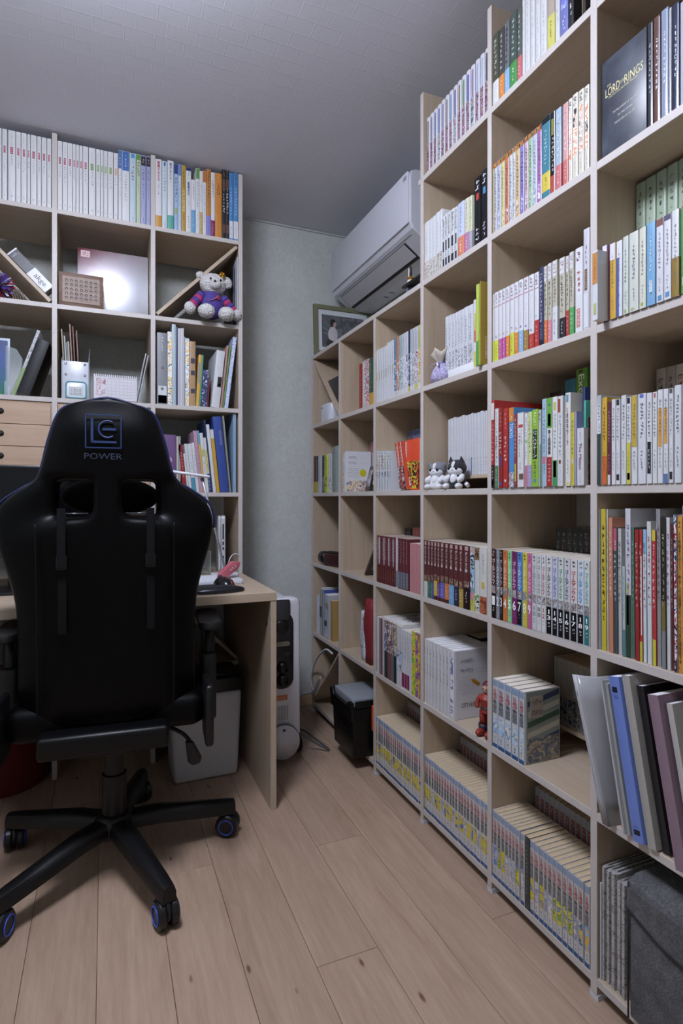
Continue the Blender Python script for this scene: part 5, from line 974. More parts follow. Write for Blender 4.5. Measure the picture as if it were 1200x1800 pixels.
# ================================================================ gaming chair (seen from behind, facing the desk)
BLK = M('#030304', .40, spec=.14); BLKS = M('#08080a', .55, spec=.25); NYL = M('#0c0c0e', .42, spec=.4); BLUE = M('#151f4a', .5); CHROME = M('#b8bac0', .15, 1.0)
CHX, CHY = 0.005, 1.62                   # foot of the back rest
CA = math.radians(-5)
chair = empty('gaming_chair', (CHX + .02, CHY + .20, 0), (0, 0, CA), 'black leather gaming chair with blue piping, its back to us', 'chair')
# local frame: x right, y towards the desk, z up; the back's outer skin near y = -.20
def backy(z): return -.195 - .10 * max(0, (z - .75)) * .35 + .02 * math.cos((z - .45) * 3)
sil = [(.440, .220), (.452, .227), (.50, .229), (.58, .231), (.66, .229), (.74, .230), (.80, .238), (.86, .254), (.915, .270), (.965, .279), (1.005, .277), (1.04, .262), (1.075, .215), (1.095, .182), (1.115, .165), (1.15, .155), (1.19, .146), (1.225, .136), (1.255, .126), (1.280, .112), (1.294, .092), (1.301, .066)]
ss = [-1, -.965, -.88, -.74, -.60, -.40, -.20, -.07, .07, .20, .40, .60, .74, .88, .965, 1]
def hole(i, j):      # grid cell i (row), j (column) belongs to an opening
    z0 = sil[i][0]
    return 1.005 <= z0 <= 1.08 and (j in (3, 4, 5, 9, 10, 11))
bm = bmesh.new(); F_, B_ = [], []
for i, (z, w_) in enumerate(sil):
    fr, bk = [], []
    for s in ss:
        x = s * w_
        if 1.0 < z < 1.1:           # the openings keep an even width where the shoulders flare
            xs = {-.74: -.118, -.60: -.098, -.40: -.072, -.20: -.036, -.07: -.016, .07: .016, .20: .036, .40: .072, .60: .098, .74: .118}
            x = xs.get(s, x)
        e = max(0.0, 1 - abs(s) ** 4) ** .5
        zz = z + (.009 * (1 - s * s) if z > 1.29 else 0)
        edge = min(1.0, (1.31 - z) / .08, (z - .425) / .05); edge = max(edge, .15)
        yb_ = backy(z)
        wing = .045 * abs(s) ** 3 * (1 if z < 1.1 else .3)
        bk.append(bm.verts.new((x, yb_ + .012 - .030 * e * edge + wing, zz)))
        fr.append(bm.verts.new((x, yb_ + .040 + .035 * e * edge + wing * 1.6, zz)))
    F_.append(fr); B_.append(bk)
nr, nc = len(sil), len(ss)
for i in range(nr - 1):
    for j in range(nc - 1):
        if hole(i, j): continue
        bm.faces.new((B_[i][j], B_[i][j + 1], B_[i + 1][j + 1], B_[i + 1][j])); bm.faces.new((F_[i][j + 1], F_[i][j], F_[i + 1][j], F_[i + 1][j + 1]))
for i in range(nr - 1):
    for j in range(nc - 1):
        if not hole(i, j): continue
        for (di, dj, e) in ((-1, 0, ((i, j), (i, j + 1))), (1, 0, ((i + 1, j + 1), (i + 1, j))), (0, -1, ((i + 1, j), (i, j))), (0, 1, ((i, j + 1), (i + 1, j + 1)))):
            if not hole(i + di, j + dj):
                (a_, b_), (c_, d_) = e; bm.faces.new((B_[a_][b_], B_[c_][d_], F_[c_][d_], F_[a_][b_]))
for i in range(nr - 1):
    for j in (0, nc - 1):
        bm.faces.new((B_[i][j], B_[i + 1][j], F_[i + 1][j], F_[i][j]))
for j in range(nc - 1):
    for i in (0, nr - 1):
        bm.faces.new((B_[i][j], B_[i][j + 1], F_[i][j + 1], F_[i][j]))
me = from_bm(bm, smooth=True)
o = obj('backrest', me, BLK, chair, smooth=True); md = o.modifiers.new('s', 'SUBSURF'); md.levels = md.render_levels = 2
def edge_pt(i, sgn, out=.002, dy=0):
    z, w_ = sil[i]; return Vector((sgn * (w_ + out), backy(z) + .028 + .045 * (1 if z < 1.1 else .3) + dy, z))
rim = [edge_pt(i, -1) for i in range(9, nr)] + [Vector((0, backy(1.31) + .028 + .01, 1.317))] + [edge_pt(i, 1) for i in range(nr - 1, 8, -1)]
obj('blue_piping', tube_me(spline(rim, 4), .0034, 8), BLUE, chair)
for sx in (-1, 1):
    obj('seam_piping', tube_me(spline([(sx * .168, backy(z) - .0195 + .012 * (abs(.168) / .25) ** 3, z) for z in (.47, .6, .75, .9, .985)], 4), .002, 6), BLKS, chair)
    # lumbar strap with buckle
    zt_, zb_ = 1.005, .905
    obj('strap', prism_me(rrect(-.010, .010, zb_ - .03, zt_ + .02, .002, 2), -.0012, .0012, 'y'), M('#0b0b0d', .8, spec=.2), chair, (sx * .108, backy(.96) - .0195, 0))
    obj('buckle', box_me(-.013, .013, -.004, .004, -.018, .018, .002), NYL, chair, (sx * .108, backy(.89) - .021, .885))
    obj('strap', prism_me(rrect(-.010, .010, .70, .87, .002, 2), -.0010, .0010, 'y'), M('#08080a', .85, spec=.2), chair, (sx * .108, backy(.8) - .0185, 0))
    obj('opening_rim', tube_me([(sx * x, backy(1.02) - .006, z) for x, z in ((.045, 1.011), (.118, 1.011))], .0022, 6), M('#5a5a62', .2, .6), chair)
# head cushion seen through the openings
obj('head_cushion', ball_me((0, .005, 0), (.13, .035, .055), 24, 12), M('#050506', .8, spec=.2), chair, (0, backy(1.05) + .115, 1.055))
# emblem
ez, ey = 1.222, backy(1.22) - .0195
em = M('#1f3460', .5)
bm = bmesh.new()
S_, t_ = .0435, .0028
for a_ in ((-S_, S_, -S_, -S_ + t_), (-S_, S_, S_ - t_, S_), (-S_, -S_ + t_, -S_, S_), (S_ - t_, S_, -S_, S_), (-.030, -.024, -.030, .032), (-.030, .031, -.030, -.0245), (-.002, .030, .0025, .0085)):
    add_box(bm, a_[0], a_[1], -.0008, .0022, a_[2], a_[3])
obj('emblem_print', from_bm(bm), em, chair, (-.006, ey, ez))
obj('emblem_print', tube_me([(.010 + .0215 * math.cos(t), .0006, .0055 + .0215 * math.sin(t)) for t in [math.radians(52 + k * 256 / 20) for k in range(21)]], .0026, 6), em, chair, (-.006, ey, ez))
lettering(chair, 'POWER', frame_mtx((-.006, ey - .0015, ez - .064), (1, 0, 0), (0, 0, 1)), (.090, .0155), M('#2c3346', .5), 'emblem_lettering')
# seat, mechanism, arms
bm = bmesh.new(); add_box(bm, -.255, .255, -.17, .36, .405, .50); bmesh.ops.bevel(bm, geom=bm.edges[:], offset=.035, segments=4, affect='EDGES', profile=.5)
obj('seat', from_bm(bm, smooth=True), BLK, chair)
bm = bmesh.new(); add_box(bm, -.165, .155, -.235, -.165, .385, .445); bmesh.ops.bevel(bm, geom=bm.edges[:], offset=.012, segments=3, affect='EDGES', profile=.5)
obj('rear_cover', from_bm(bm, smooth=True), M('#060608', .4, spec=.3), chair)
for sx in (-1, 1):
    obj('hinge_bracket', box_me(-.012, .012, -.055, .075, -.075, .095, .01, 3), M('#0b0b0e', .4), chair, (sx * .262, -.165, .44))
    arm = obj('arm_post', tube_me([(0, 0, .0), (0, 0, .18)], [.022, .020], 14), NYL, chair, (sx * .276, .03, .478))
    obj('arm_sleeve', box_me(-.024, .024, -.036, .036, -.118, .09, .01, 3), M('#08080a', .4), arm)
    obj('arm_bracket', box_me(-.10 if sx > 0 else 0, 0 if sx > 0 else .10, -.03, .03, -.118, -.098, .004), NYL, arm)
    obj('arm_pad', prism_me(rrect(-.034, .034, -.12, .12, .03, 5), .18, .203, 'z', .006, 2), M('#121215', .6), arm)
obj('mechanism', box_me(-.085, .085, -.15, .12, .345, .404, .012, 2), NYL, chair)
obj('gas_lift', lathe_me([(.0335, .13), (.0335, .26), (.027, .262), (.027, .345)], 24), NYL, chair, (.006, -.055, 0))
lev = obj('tilt_lever', tube_me(spline([(.06, -.04, .375), (.14, -.06, .378), (.19, -.075, .360), (.215, -.08, .335)], 5), .006, 8), NYL, chair)
obj('lever_paddle', prism_me([(.202, .338), (.224, .336), (.250, .284), (.244, .268), (.222, .264), (.209, .276)], -.095, -.077, 'y', .006, 3), M('#17171b', .4), lev)
# star base with five arms and casters
hub = obj('hub', lathe_me([(.03, .085), (.052, .09), (.055, .125), (.045, .145), (.034, .15)], 24), NYL, chair)
BO = Vector((.006, -.055, 0))
hub.location = BO
angs = [math.radians(-65 + 72 * k) for k in range(5)]
for ang in angs:
    ca, sa = math.cos(ang), math.sin(ang)
    pts = [(.03, .118, .030), (.12, .116, .030), (.22, .102, .026), (.31, .090, .022), (.350, .084, .018)]
    bm = bmesh.new(); rings = []
    for r_, z, hw in pts:
        ring = []
        for (a_, b_) in ((-1, -.5), (-1, .1), (-.72, .55), (0, .68), (.72, .55), (1, .1), (1, -.5)):
            ring.append(bm.verts.new((r_ * ca - a_ * hw * sa, r_ * sa + a_ * hw * ca, z + b_ * .034)))
        rings.append(ring)
    for A, B in zip(rings, rings[1:]):
        for q in range(7): bm.faces.new((A[q], A[(q + 1) % 7], B[(q + 1) % 7], B[q]))
    bm.faces.new(rings[0][::-1]); bm.faces.new(rings[-1])
    leg = obj('base_arm', from_bm(bm, angle=.9), NYL, chair, BO)
    cs = obj('caster', lathe_me([(.006, .058), (.006, .075)], 10), NYL, chair, (.330 * ca + BO.x, .330 * sa + BO.y, 0)); cs.scale = (1.15, 1.15, 1.15)
    rot = {0: .35, 1: 1.2, 2: .5, 3: .1, 4: -.3}[angs.index(ang)]
    for sgn in (-1, 1):
        wm = lathe_me([(.004, -.009), (.026, -.009), (.030, -.005), (.030, .005), (.026, .009), (.004, .009)], 22)
        wh = obj('caster_wheel', wm, M('#0f0f12', .35), cs, (sgn * .0135 * math.cos(rot), sgn * .0135 * math.sin(rot), .030), (PI / 2, 0, rot + PI / 2))
        obj('wheel_rim', tube_me([(sgn * .0235 * math.cos(rot) + .019 * math.cos(t) * -math.sin(rot), sgn * .0235 * math.sin(rot) + .019 * math.cos(t) * math.cos(rot), .030 + .019 * math.sin(t)) for t in [i * 2 * PI / 18 for i in range(18)]], .0016, 5, True), M('#3a58b8', .3), cs)
    obj('caster_hood', ball_me((0, 0, .036), (.012, .026, .027), 14, 8), M('#121215', .35), cs, (0, 0, 0), (0, 0, rot))

# ================================================================ air conditioner on the wall above the low part of the bookcase
AX = 1.05
ac = empty('air_conditioner', (WALL_X - .001, 2.25, 2.0), label='white wall air conditioner above the lower bookcase section', cat='air conditioner')
# profile in (distance from wall, height)
D_ = WALL_X - AX - .002
pr = [(0, 0.0), (0, .285), (D_ - .03, .285), (D_ - .008, .279), (D_, .262), (D_, .085), (D_ - .012, .062), (D_ - .10, .0), (D_ - .13, -.008), (.02, -.008)]
bm = bmesh.new(); add_prism(bm, [(-p[0], p[1]) for p in pr], -.395, .395, 'y')
me = from_bm(bm); o = obj('body', me, M('#c9cbd4', .35), ac)
md = o.modifiers.new('b', 'BEVEL'); md.width = .006; md.segments = 3; md.limit_method = 'ANGLE'; md.angle_limit = .5
obj('front_panel', prism_me(rrect(-.388, .388, .080, .276, .006, 2), -D_ - .006, -D_ + .001, 'x', .002, 2), M('#d3d5de', .3), ac)
sl = Vector((-(D_ - .012), 0, .062)), Vector((-(D_ - .10), 0, .0))
nrm = Vector((-(.062), 0, -.088)).normalized()
def on_slope(t, y, off=.001):
    p = sl[0].lerp(sl[1], t) + nrm * off; return Vector((p.x, y, p.z))
def slope_quad(name, t0, t1, y0, y1, off, mat):
    bm = bmesh.new(); a_ = [on_slope(t0, y0, off), on_slope(t1, y0, off), on_slope(t1, y1, off), on_slope(t0, y1, off)]; b_ = [p - nrm * .002 for p in a_]
    A = [bm.verts.new(p) for p in a_]; B = [bm.verts.new(p) for p in b_]
    bm.faces.new(A); bm.faces.new(B[::-1])
    for i in range(4): bm.faces.new((A[i], A[(i + 1) % 4], B[(i + 1) % 4], B[i]))
    return obj(name, from_bm(bm), mat, ac)
slope_quad('air_outlet', .22, 1.0, -.30, .35, .0008, M('#2a2a2c', .6))
slope_quad('louver', .24, .86, -.29, .345, .004, M('#bfc0c6', .35))
slope_quad('joint_line', .135, .150, -.36, .36, .0012, M('#6a6a70', .5))
for yy in (.02, -.04): obj('indicator', box_me(-.012, .012, -.004, .004, -.0006, .0006), M('#5a5a60', .5), ac, (-.06, yy + .1, -.0088))
obj('sensor_window', box_me(-.001, .001, -.012, .012, -.008, .008), M('#9a9ca6', .3), ac, (-D_ - .0055, -.365, .255))
strokes(ac, 6, frame_mtx((-D_ - .0067, .355, .250), (0, 0, 1), (0, 1, 0)), (.007, .036), M('#9a9ca6', .4), 'brand_lettering')

# framed portrait standing on the low part, against the back wall
fy = 2.60
fo = empty('framed_portrait', (1.10, fy, ZT[2] + .0022), (-.06, 0, 0), 'green wooden photo frame with white mount on bookcase top', 'picture')
bm = bmesh.new(); W2, H2 = .155, .250
for a_ in ((-W2, W2, 0, .020), (-W2, W2, H2 - .020, H2), (-W2, -W2 + .020, .020, H2 - .020), (W2 - .020, W2, .020, H2 - .020)): add_box(bm, a_[0], a_[1], 0, .018, a_[2], a_[3])
obj('frame', from_bm(bm), M('#6a6c50', .5), fo)
obj('mount', box_me(-W2 + .019, W2 - .019, .008, .010, .019, H2 - .019), M('#c3c8cc', .6), fo)
obj('photo_print', box_me(-W2 + .042, W2 - .042, .006, .009, .042, H2 - .046), art(('#55565a', '#5f6064', '#4f5054', '#6a6a6e'), 2, 9), fo)
obj('photo_print', ball_me((-.055, .0062, .165), (.016, .0012, .021)), M('#1d1b1e', .6), fo); obj('photo_print', ball_me((-.046, .0058, .158), (.010, .0012, .014)), M('#a88a7c', .6), fo); obj('photo_print', ball_me((-.055, .0060, .105), (.026, .0012, .042)), M('#b4b2b4', .6), fo); obj('photo_print', ball_me((-.060, .0062, .06), (.034, .0012, .030)), M('#2c2a2e', .6), fo)
obj('easel_back', box_me(-.03, .03, .018, .022, .02, .2), M('#3a3a34', .7), fo)

# small black stand with trinkets beside the tall upright
st = empty('display_stand', (XF + .07, UY(3) + .10, ZT[2] + .0005), label='small black display stand under the air conditioner', cat='stand')
obj('stand_top', box_me(-.06, .06, -.085, .055, .030, .038, .002), M('#1a1b1c', .3), st)
for yy in (-.06, .035): obj('leg', box_me(-.05, .05, yy - .006, yy + .006, 0, .030), M('#5f6676', .4), st)
rk = empty('ornament', (XF + .034, UY(3) + .132, ZT[2] + .039), label='tiny white and gold ornament with black plume on stand', cat='ornament')
obj('vase', lathe_me([(.009, 0), (.014, .006), (.011, .016), (.005, .02)], 16), M('#cfc6b8', .4), rk); obj('gold_ring', lathe_me([(.006, .018), (.012, .022), (.006, .03)], 14), M('#b07c20', .3, .6), rk)
obj('stick', tube_me([(0, .012, .01), (0, .012, .062)], .0022, 8), M('#dcd8d0', .4), rk); obj('plume', tube_me(spline([(0, 0, .03), (0, -.004, .05), (0, .004, .07)], 4), [.004] * 4 + [.003] * 4 + [.001], 6), M('#17161a', .6), rk)

# white device and black case in the slanting cell by the wall
p = onx(572, 735, XF + .03)
wd = empty('white_device', (XF + .012, UY(1) + .235, ZT[3] + .0003), label='white rounded device under the slanting board by the wall', cat='device')
obj('case', prism_me(rrect(0, .13, -.085, .045, .03, 5), 0, .085, 'z', .004, 2), M('#c9cbd6', .3), wd)
obj('slot', box_me(-.0006, .001, .0, .022, .068, .072), M('#3a3c46', .5), wd)
bk = empty('black_case', (XF + .02, UY(1) + T / 2 + .0, ZT[3] + .0003), label='black flat case standing above the slanting board', cat='case')
obj('case', prism_me([(.018, .034), (.018, .190), (.182, .190), (.172, .178)], 0, .17, 'x', .002, 2), M('#1c1c22', .4), bk)

# lavender sachet tied with a ribbon
sp = onx(769, 0, XF + .035)
sa = empty('lavender_sachet', (XF + .036, 1.534, ZT[3] + .0003), label='lavender gauze sachet tied with ribbon beside white comics', cat='sachet')
a = NT('speckled lavender gauze'); tcn = a.n('TexCoord'); nzn = a.n('TexNoise', Scale=140.0, Detail=3.0); a.l(tcn, 'Object', nzn, 'Vector')
rr_ = a.ramp([(.4, '#8a82a8'), (.6, '#b0aac8')]); a.l(nzn, 'Fac', rr_, 'Fac'); a.l(rr_, 'Color', a.b, 'Base Color'); a.b.inputs['Roughness'].default_value = .8; a.bump(nzn, 'Fac', .6, .003)
bm = bmesh.new(); add_lathe(bm, [(.01, 0), (.038, .003), (.043, .020), (.036, .042), (.022, .058), (.011, .064)], 28)
for v in bm.verts: v.co.x *= .75 * (1 + .05 * math.sin(9 * math.atan2(v.co.y, v.co.x))); v.co.y *= 1 + .05 * math.sin(7 * math.atan2(v.co.y, v.co.x))
obj('pouch', from_bm(bm, smooth=True), a.m, sa)
bm = bmesh.new(); add_lathe(bm, [(.010, .063), (.016, .070), (.032, .088), (.040, .102), (.037, .104), (.028, .09), (.012, .07)], 30, cap=False)
for v in bm.verts:
    an = math.atan2(v.co.y, v.co.x); r_ = math.hypot(v.co.x, v.co.y); k = 1 + .13 * math.sin(6 * an) * (r_ / .04)
    v.co.x *= .7 * k; v.co.y *= k; v.co.z += .008 * math.cos(4 * an) * (r_ / .04)
obj('ruffle', from_bm(bm, smooth=True), M('#b6aca0', .85), sa)
obj('ribbon', lathe_me([(.0125, .060), (.0145, .064), (.0125, .068)], 16), M('#7f74a8', .5), sa)
for sg in (-1, 1): obj('ribbon_tail', tube_me(spline([(-.012, 0, .064), (-.026, sg * .014, .062), (-.03, sg * .024, .05)], 4), .0032, 6, flat=.3), M('#cfc8d8', .5), sa)

# two toy cats
def toy_cat(name, u, main, patch, collar, label, turn):
    p = onx(u, 0, XF + .035)
    c = empty(name, (XF + .035, p.y, ZT[4] + .0003), (0, 0, turn), label, 'toy')
    W_ = M('#d8d8dc', .8, sheen=.3); A_ = M(main, .8, sheen=.3)
    bm = bmesh.new(); add_lathe(bm, [(.004, 0), (.026, .001), (.031, .012), (.028, .028), (.020, .042), (.012, .048)], 24)
    for v in bm.verts: v.co.x *= .85
    obj('body', from_bm(bm, smooth=True), A_ if main == '#17171b' else W_, c)
    hd = obj('head', ball_me((0, 0, .064), (.025, .0305, .0255), 26, 18), A_, c)
    obj('muzzle', ball_me((-.0085, 0, .0565), (.0185, .0262, .0165), 22, 14), W_, hd)
    obj('blaze', ball_me((-.016, .000, .068), (.0098, .0085, .0165), 16, 12), W_, hd)
    for s in (-1, 1):
        if main == '#17171b': er = prism_me([(-.010, 0), (.010, 0), (.003, .020)], -.003, .003, 'x', .002, 2); obj('ear', er, A_, hd, (-.002, s * .019, .080), (0, 0, 0))
        else: obj('ear', ball_me((0, 0, 0), (.006, .010, .009), 14, 10), A_, hd, (-.004, s * .025, .078), (s * .6, 0, 0))
        obj('eye', ball_me((-.0245, s * .0125, .0625), (.0028, .0044, .005)), M('#0c0c0f', .1), hd)
        obj('arm', tube_me(spline([(-.006, s * .022, .040), (-.020, s * .026, .030), (-.028, s * .019, .026)], 4), [.008, .008, .0085, .009, .009, .0085, .0085, .0085, .006], 12), W_, c)
        obj('foot', ball_me((-.024, s * .022, .009), (.014, .0105, .0092), 16, 10), W_, c)
    obj('nose', ball_me((-.0268, 0, .0575), (.0016, .0022, .0014)), M('#3a2a2c', .4), hd)
    obj('chest', ball_me((-.0145, 0, .03), (.013, .0135, .018), 16, 10), W_, c)
    cl = obj('collar', tube_me([(.0165 * math.cos(t), .0195 * math.sin(t), .0445) for t in [i * 2 * PI / 20 for i in range(20)]], .0022, 6, True), M(collar, .5), c)
    obj('bell', ball_me((-.0185, 0, .0425), .0032, 10, 8), M('#b89a2c', .3, .6), cl)
    obj('tail', tube_me(spline([(.02, -.02, .008), (.0, -.038, .010), (-.012, -.040, .016)], 4), [.006] * 9, 10), A_ if main != '#17171b' else W_, c)
    return c
toy_cat('toy_cat', 769.5, '#6a6c74', None, '#6a3a30', 'grey and white toy cat sitting beside a black one', .42)
toy_cat('toy_cat', 803, '#17171b', None, '#3f7a48', 'black and white toy cat sitting beside a grey one', .38)

# photo stand beside the comic with the white back cover
ps = empty('photo_stand', (XF + .028, 2.075, ZT[4] + .0003), (0, 0, -.25), 'dark photo stand leaning by the comic with barcodes', 'picture')
bm = bmesh.new()
mt = Matrix.Rotation(.22, 4, 'Y')
add_box(bm, 0, .008, -.045, .045, 0, .105, mt)
obj('frame', from_bm(bm), M('#2a2a2a', .4), ps)
bm = bmesh.new(); add_box(bm, -.0008, .0, -.032, .032, .022, .088, mt); obj('photo_print', from_bm(bm), art(('#b8bac4', '#c4c4cc', '#6a6068', '#a88f88', '#4a4450'), 3, 30), ps)

# camera and leaning frame on the fifth shelf
cm_ = empty('camcorder', (XF + .045, 2.455, ZT[5] + .0003), (0, 0, -1.35), 'dark red and black camcorder near the back wall', 'camera')
obj('body', prism_me(rrect(-.06, .08, -.03, .03, .012, 3), 0, .058, 'z', .006, 2), M('#3a1418', .25), cm_)
obj('lens_barrel', tube_me([(-.105, 0, .034), (-.06, 0, .034)], [.029, .029], 24), M('#101012', .3), cm_)
obj('lens_glass', tube_me([(-.107, 0, .034), (-.104, 0, .034)], [.020, .020], 20), M('#1d2a2c', .05), cm_)
obj('top_grip', box_me(-.045, .06, -.014, .014, .058, .068, .004), M('#2a2022', .4), cm_)
lf = empty('leaning_frame', (XF + .035, 2.105, ZT[5] + .0003), (0, 0, 0), 'dark brown frame leaning on upright, fifth shelf', 'picture')
mt = Matrix.Rotation(.66, 4, 'X')
bm = bmesh.new(); add_box(bm, 0, .16, -.0, .010, 0, .19, mt); obj('frame', from_bm(bm), M('#4a3a36', .5), lf)
bm = bmesh.new(); add_box(bm, .02, .14, .0098, .0106, .03, .16, mt); obj('picture_print', from_bm(bm), M('#a8acb8', .5), lf)
obj('picture_print', mesh([mt @ Vector(q) for q in ((.02, -.0006, .03), (.14, -.0006, .03), (.14, -.0006, .16), (.02, -.0006, .16))], [(0, 1, 2, 3)]), M('#8a90a0', .5), lf)

# sixth shelf by the wall: letter tray with papers, red bag and white bag
z6 = ZT[6]
lt_ = empty('letter_rack', (XF + .01, UY(1) + .30, z6 + .0003), label='white plastic letter rack next to the back wall', cat='rack')
for dy in (-.012, .012): obj('rack_wall', prism_me(rrect(0, .2, 0, .185, .012, 3), dy - .0015, dy + .0015, 'y'), M('#bfc4cc', .3), lt_)
obj('rack_floor', box_me(0, .2, -.012, .012, 0, .004), M('#bfc4cc', .3), lt_)
for i, (w_, h_, c, lb, yo) in enumerate(((.030, .225, '#b8b4a4', 'cream and black packaging box standing by letter rack', .262), (.022, .222, '#3a4f9c', 'blue edged instruction booklet beside packaging box', .232), (.060, .205, '#b8bcc6', 'white instruction sheets with black photo square', .188))):
    book('R', 0, 0, 0, c, loc=(XF + .012, UY(1) + yo, z6), w=w_, h=h_, d=.17, name='instruction_booklet', cat='booklet', label=lb, tilt=0, pages=PAGES_WHITE, prints=[[(.38, .62, '#26283a', .0, 1), (.65, .95, '#a8a494', .1, .9)], [(.0, 1, '#b8cad4', .5, 1)], [(.28, .40, '#1c1c20', .1, .6), (.02, .25, art(('#b8bcc6', '#c8c8d0', '#8a8c98', '#d0d2da'), 2, 30), .1, .9), (.68, .82, '#a08478', .3, .95)]][i])
book('R', 0, 0, 0, '#b8924a', loc=(XF + .018, UY(1) + .135, z6), w=.030, h=.185, d=.2, name='envelope_file', cat='envelope', label='tan envelope file next to white instruction sheets', pages=PAGES_OLD)
rbag = empty('red_bag', (XF + .016, 2.040, z6 + .0003), label='dark red cloth bag with black handles', cat='bag')
bm = bmesh.new(); add_box(bm, 0, .22, -.025, .020, 0, .255)
bmesh.ops.subdivide_edges(bm, edges=bm.edges[:], cuts=5, use_grid_fill=True); rq = random.Random(5)
for v in bm.verts: v.co.y += .006 * math.sin(v.co.x * 40 + v.co.z * 9) + (.008 * (1 - abs(v.co.z - .12) / .14) * (1 if v.co.y > 0 else -1)); v.co.x += .004 * math.sin(v.co.z * 30)
obj('bag_body', from_bm(bm, smooth=True), M('#7a1c22', .75), rbag)
obj('handle', tube_me(spline([(.03, 0, .25), (.05, .002, .272), (.09, .002, .276), (.11, 0, .25)], 4), .006, 8, flat=.5), M('#1d1618', .7), rbag)
wbag = empty('white_bag', (XF + .02, 2.094, z6 + .0003), label='white printed cloth bag beside the dark red one', cat='bag')
bm = bmesh.new(); add_box(bm, 0, .2, -.010, .012, 0, .20); bmesh.ops.subdivide_edges(bm, edges=bm.edges[:], cuts=5, use_grid_fill=True)
for v in bm.verts: v.co.y += .012 * math.sin(PI * min(1, v.co.z / .2)) * (1 if v.co.y > 0 else .2) + .003 * math.sin(v.co.x * 60)
obj('bag_body', from_bm(bm, smooth=True), art(('#c4c8d2', '#ccd0d8', '#a8b0bc', '#d0d2da', '#8a94a0'), 4, 35), wbag)

# toolbox in the bottom cell by the wall
tb = empty('toolbox', (.864, 1.976, ZT[7] + .0005), label='black toolbox with orange latch and clear organiser lid', cat='toolbox')
TBM = M('#050506', .35, spec=.35)
bm = bmesh.new(); add_box(bm, .008, .30, .006, .216, 0, .175); 
for v in bm.verts:
    if v.co.z < .01: v.co.x += .006 if v.co.x < .1 else -.006; v.co.y += .008 if v.co.y < .1 else -.008
bmesh.ops.bevel(bm, geom=bm.edges[:], offset=.007, segments=2, affect='EDGES', profile=.5)
obj('body', from_bm(bm, angle=.6), TBM, tb)
obj('lid', prism_me(rrect(0, .305, 0, .222, .012, 3), .150, .200, 'z', .004, 2), TBM, tb)
obj('lid_rim', prism_me([(0, .19), (.222, .19), (.222, .222), (.19, .222), (.18, .202), (.05, .202), (.032, .222), (0, .222)], .0, .012, 'x', .003, 2), TBM, tb)
obj('lid_rim', box_me(.02, .305, 0, .012, .19, .222, .003), TBM, tb); obj('lid_rim', box_me(.02, .305, .21, .222, .19, .222, .003), TBM, tb)
gl = obj('clear_organiser', prism_me(rrect(.014, .30, .014, .208, .010, 3), .195, .228, 'z', .003, 2), M('#9aa0a8', .25, spec=.5, alpha=.75), tb)
for k in range(1, 3): obj('divider', box_me(.03, .29, .014 + k * .065, .018 + k * .065, .198, .226), M('#b8bcc4', .4), gl)
obj('divider', box_me(.14, .144, .03, .19, .198, .226), M('#b8bcc4', .4), gl)
lc = obj('latch', prism_me(rrect(.085, .165, .105, .205, .006, 2), -.010, .0, 'y', .002, 2), M('#c8481c', .4), tb)
obj('latch_slot', box_me(.105, .15, -.0108, -.009, .135, .148), M('#1a0e0a', .6), lc)
obj('handle', tube_me([(.20, .03, .222), (.20, .03, .250), (.20, .19, .250), (.20, .19, .222)], .010, 10), M('#b83c18', .45), tb)
# white cords by the slanting board
xc = XF - .008
cd_ = obj('extension_cord', tube_me(spline([(xc, UY(1) + .06, ZS[6] - .028), (xc, UY(1) + .15, ZS[6] - .032), (xc, UY(1) + .27, ZS[6] - .11), (xc, UY(1) + .335, ZS[6] - .20), (xc, UY(1) + .34, .14), (xc, UY(1) + .30, .115), (xc, UY(1) + .25, .17), (xc - .004, UY(1) + .20, .21), (xc - .008, UY(1) + .26, .13), (xc - .01, UY(0) + .0, .09), (.87, UY(0) + .045, .07), (.80, UY(0) + .055, .066)], 6), .0045, 8), M('#c4c6cc', .4)); tag(cd_, 'white power cord looping in front of the bottom corner cell', 'cord')

# ================================================================ oil heater behind the desk panel
hx, hy = .645, 2.155
ht = empty('oil_heater', (hx, hy, 0), label='white oil filled heater with black control panel beside desk', cat='heater')
HW = M('#cfd0d8', .35)
for k in range(9):
    y = .075 + k * .052
    obj('fin', prism_me(rrect(-.066, .066, .085, .645, .03, 5), y, y + .020, 'y', .004, 2), HW, ht)
    if k < 8: obj('fin_link', box_me(-.02, .02, y + .02, y + .052, .12, .16), HW, ht); obj('fin_link', box_me(-.02, .02, y + .02, y + .052, .58, .62), HW, ht)
obj('front_housing', prism_me(rrect(-.078, .078, .095, .655, .026, 5), 0, .07, 'y', .012, 3), M('#d3d3da', .3), ht)
cp = obj('control_panel', prism_me(rrect(-.042, .046, .300, .655 - .055, .040, 8), -.006, .001, 'y', .003, 2), M('#141416', .25), ht)
obj('panel_grip', prism_me(rrect(-.030, .032, .57, .652, .008, 2), -.010, .0, 'y', .004, 2), M('#2a2a2e', .3), ht)
obj('grip_recess', ball_me((0, -.005, .545), (.027, .006, .027), 20, 12), M('#09090a', .3), cp)
obj('brand_plate', prism_me(rrect(-.030, .030, .470, .486, .008, 4), -.0085, -.005, 'y'), M('#8a8474', .3, .5), cp)
lettering(cp, 'DeLonghi', frame_mtx((0, -.0092, .478), (1, 0, 0), (0, 0, 1)), (.050, .0095), M('#1c1c1c', .4), 'brand_lettering')
for sx in (-1, 1): obj('button', prism_me(rrect(sx * .018 - .014, sx * .018 + .014, .430, .444, .006, 3), -.009, -.005, 'y', .001, 1), M('#1e1e20', .2), cp)
for zz in (.385, .335): obj('knob', tube_me([(0, -.004, zz), (0, -.020, zz)], [.024, .021], 24), M('#0e0e10', .25), cp)
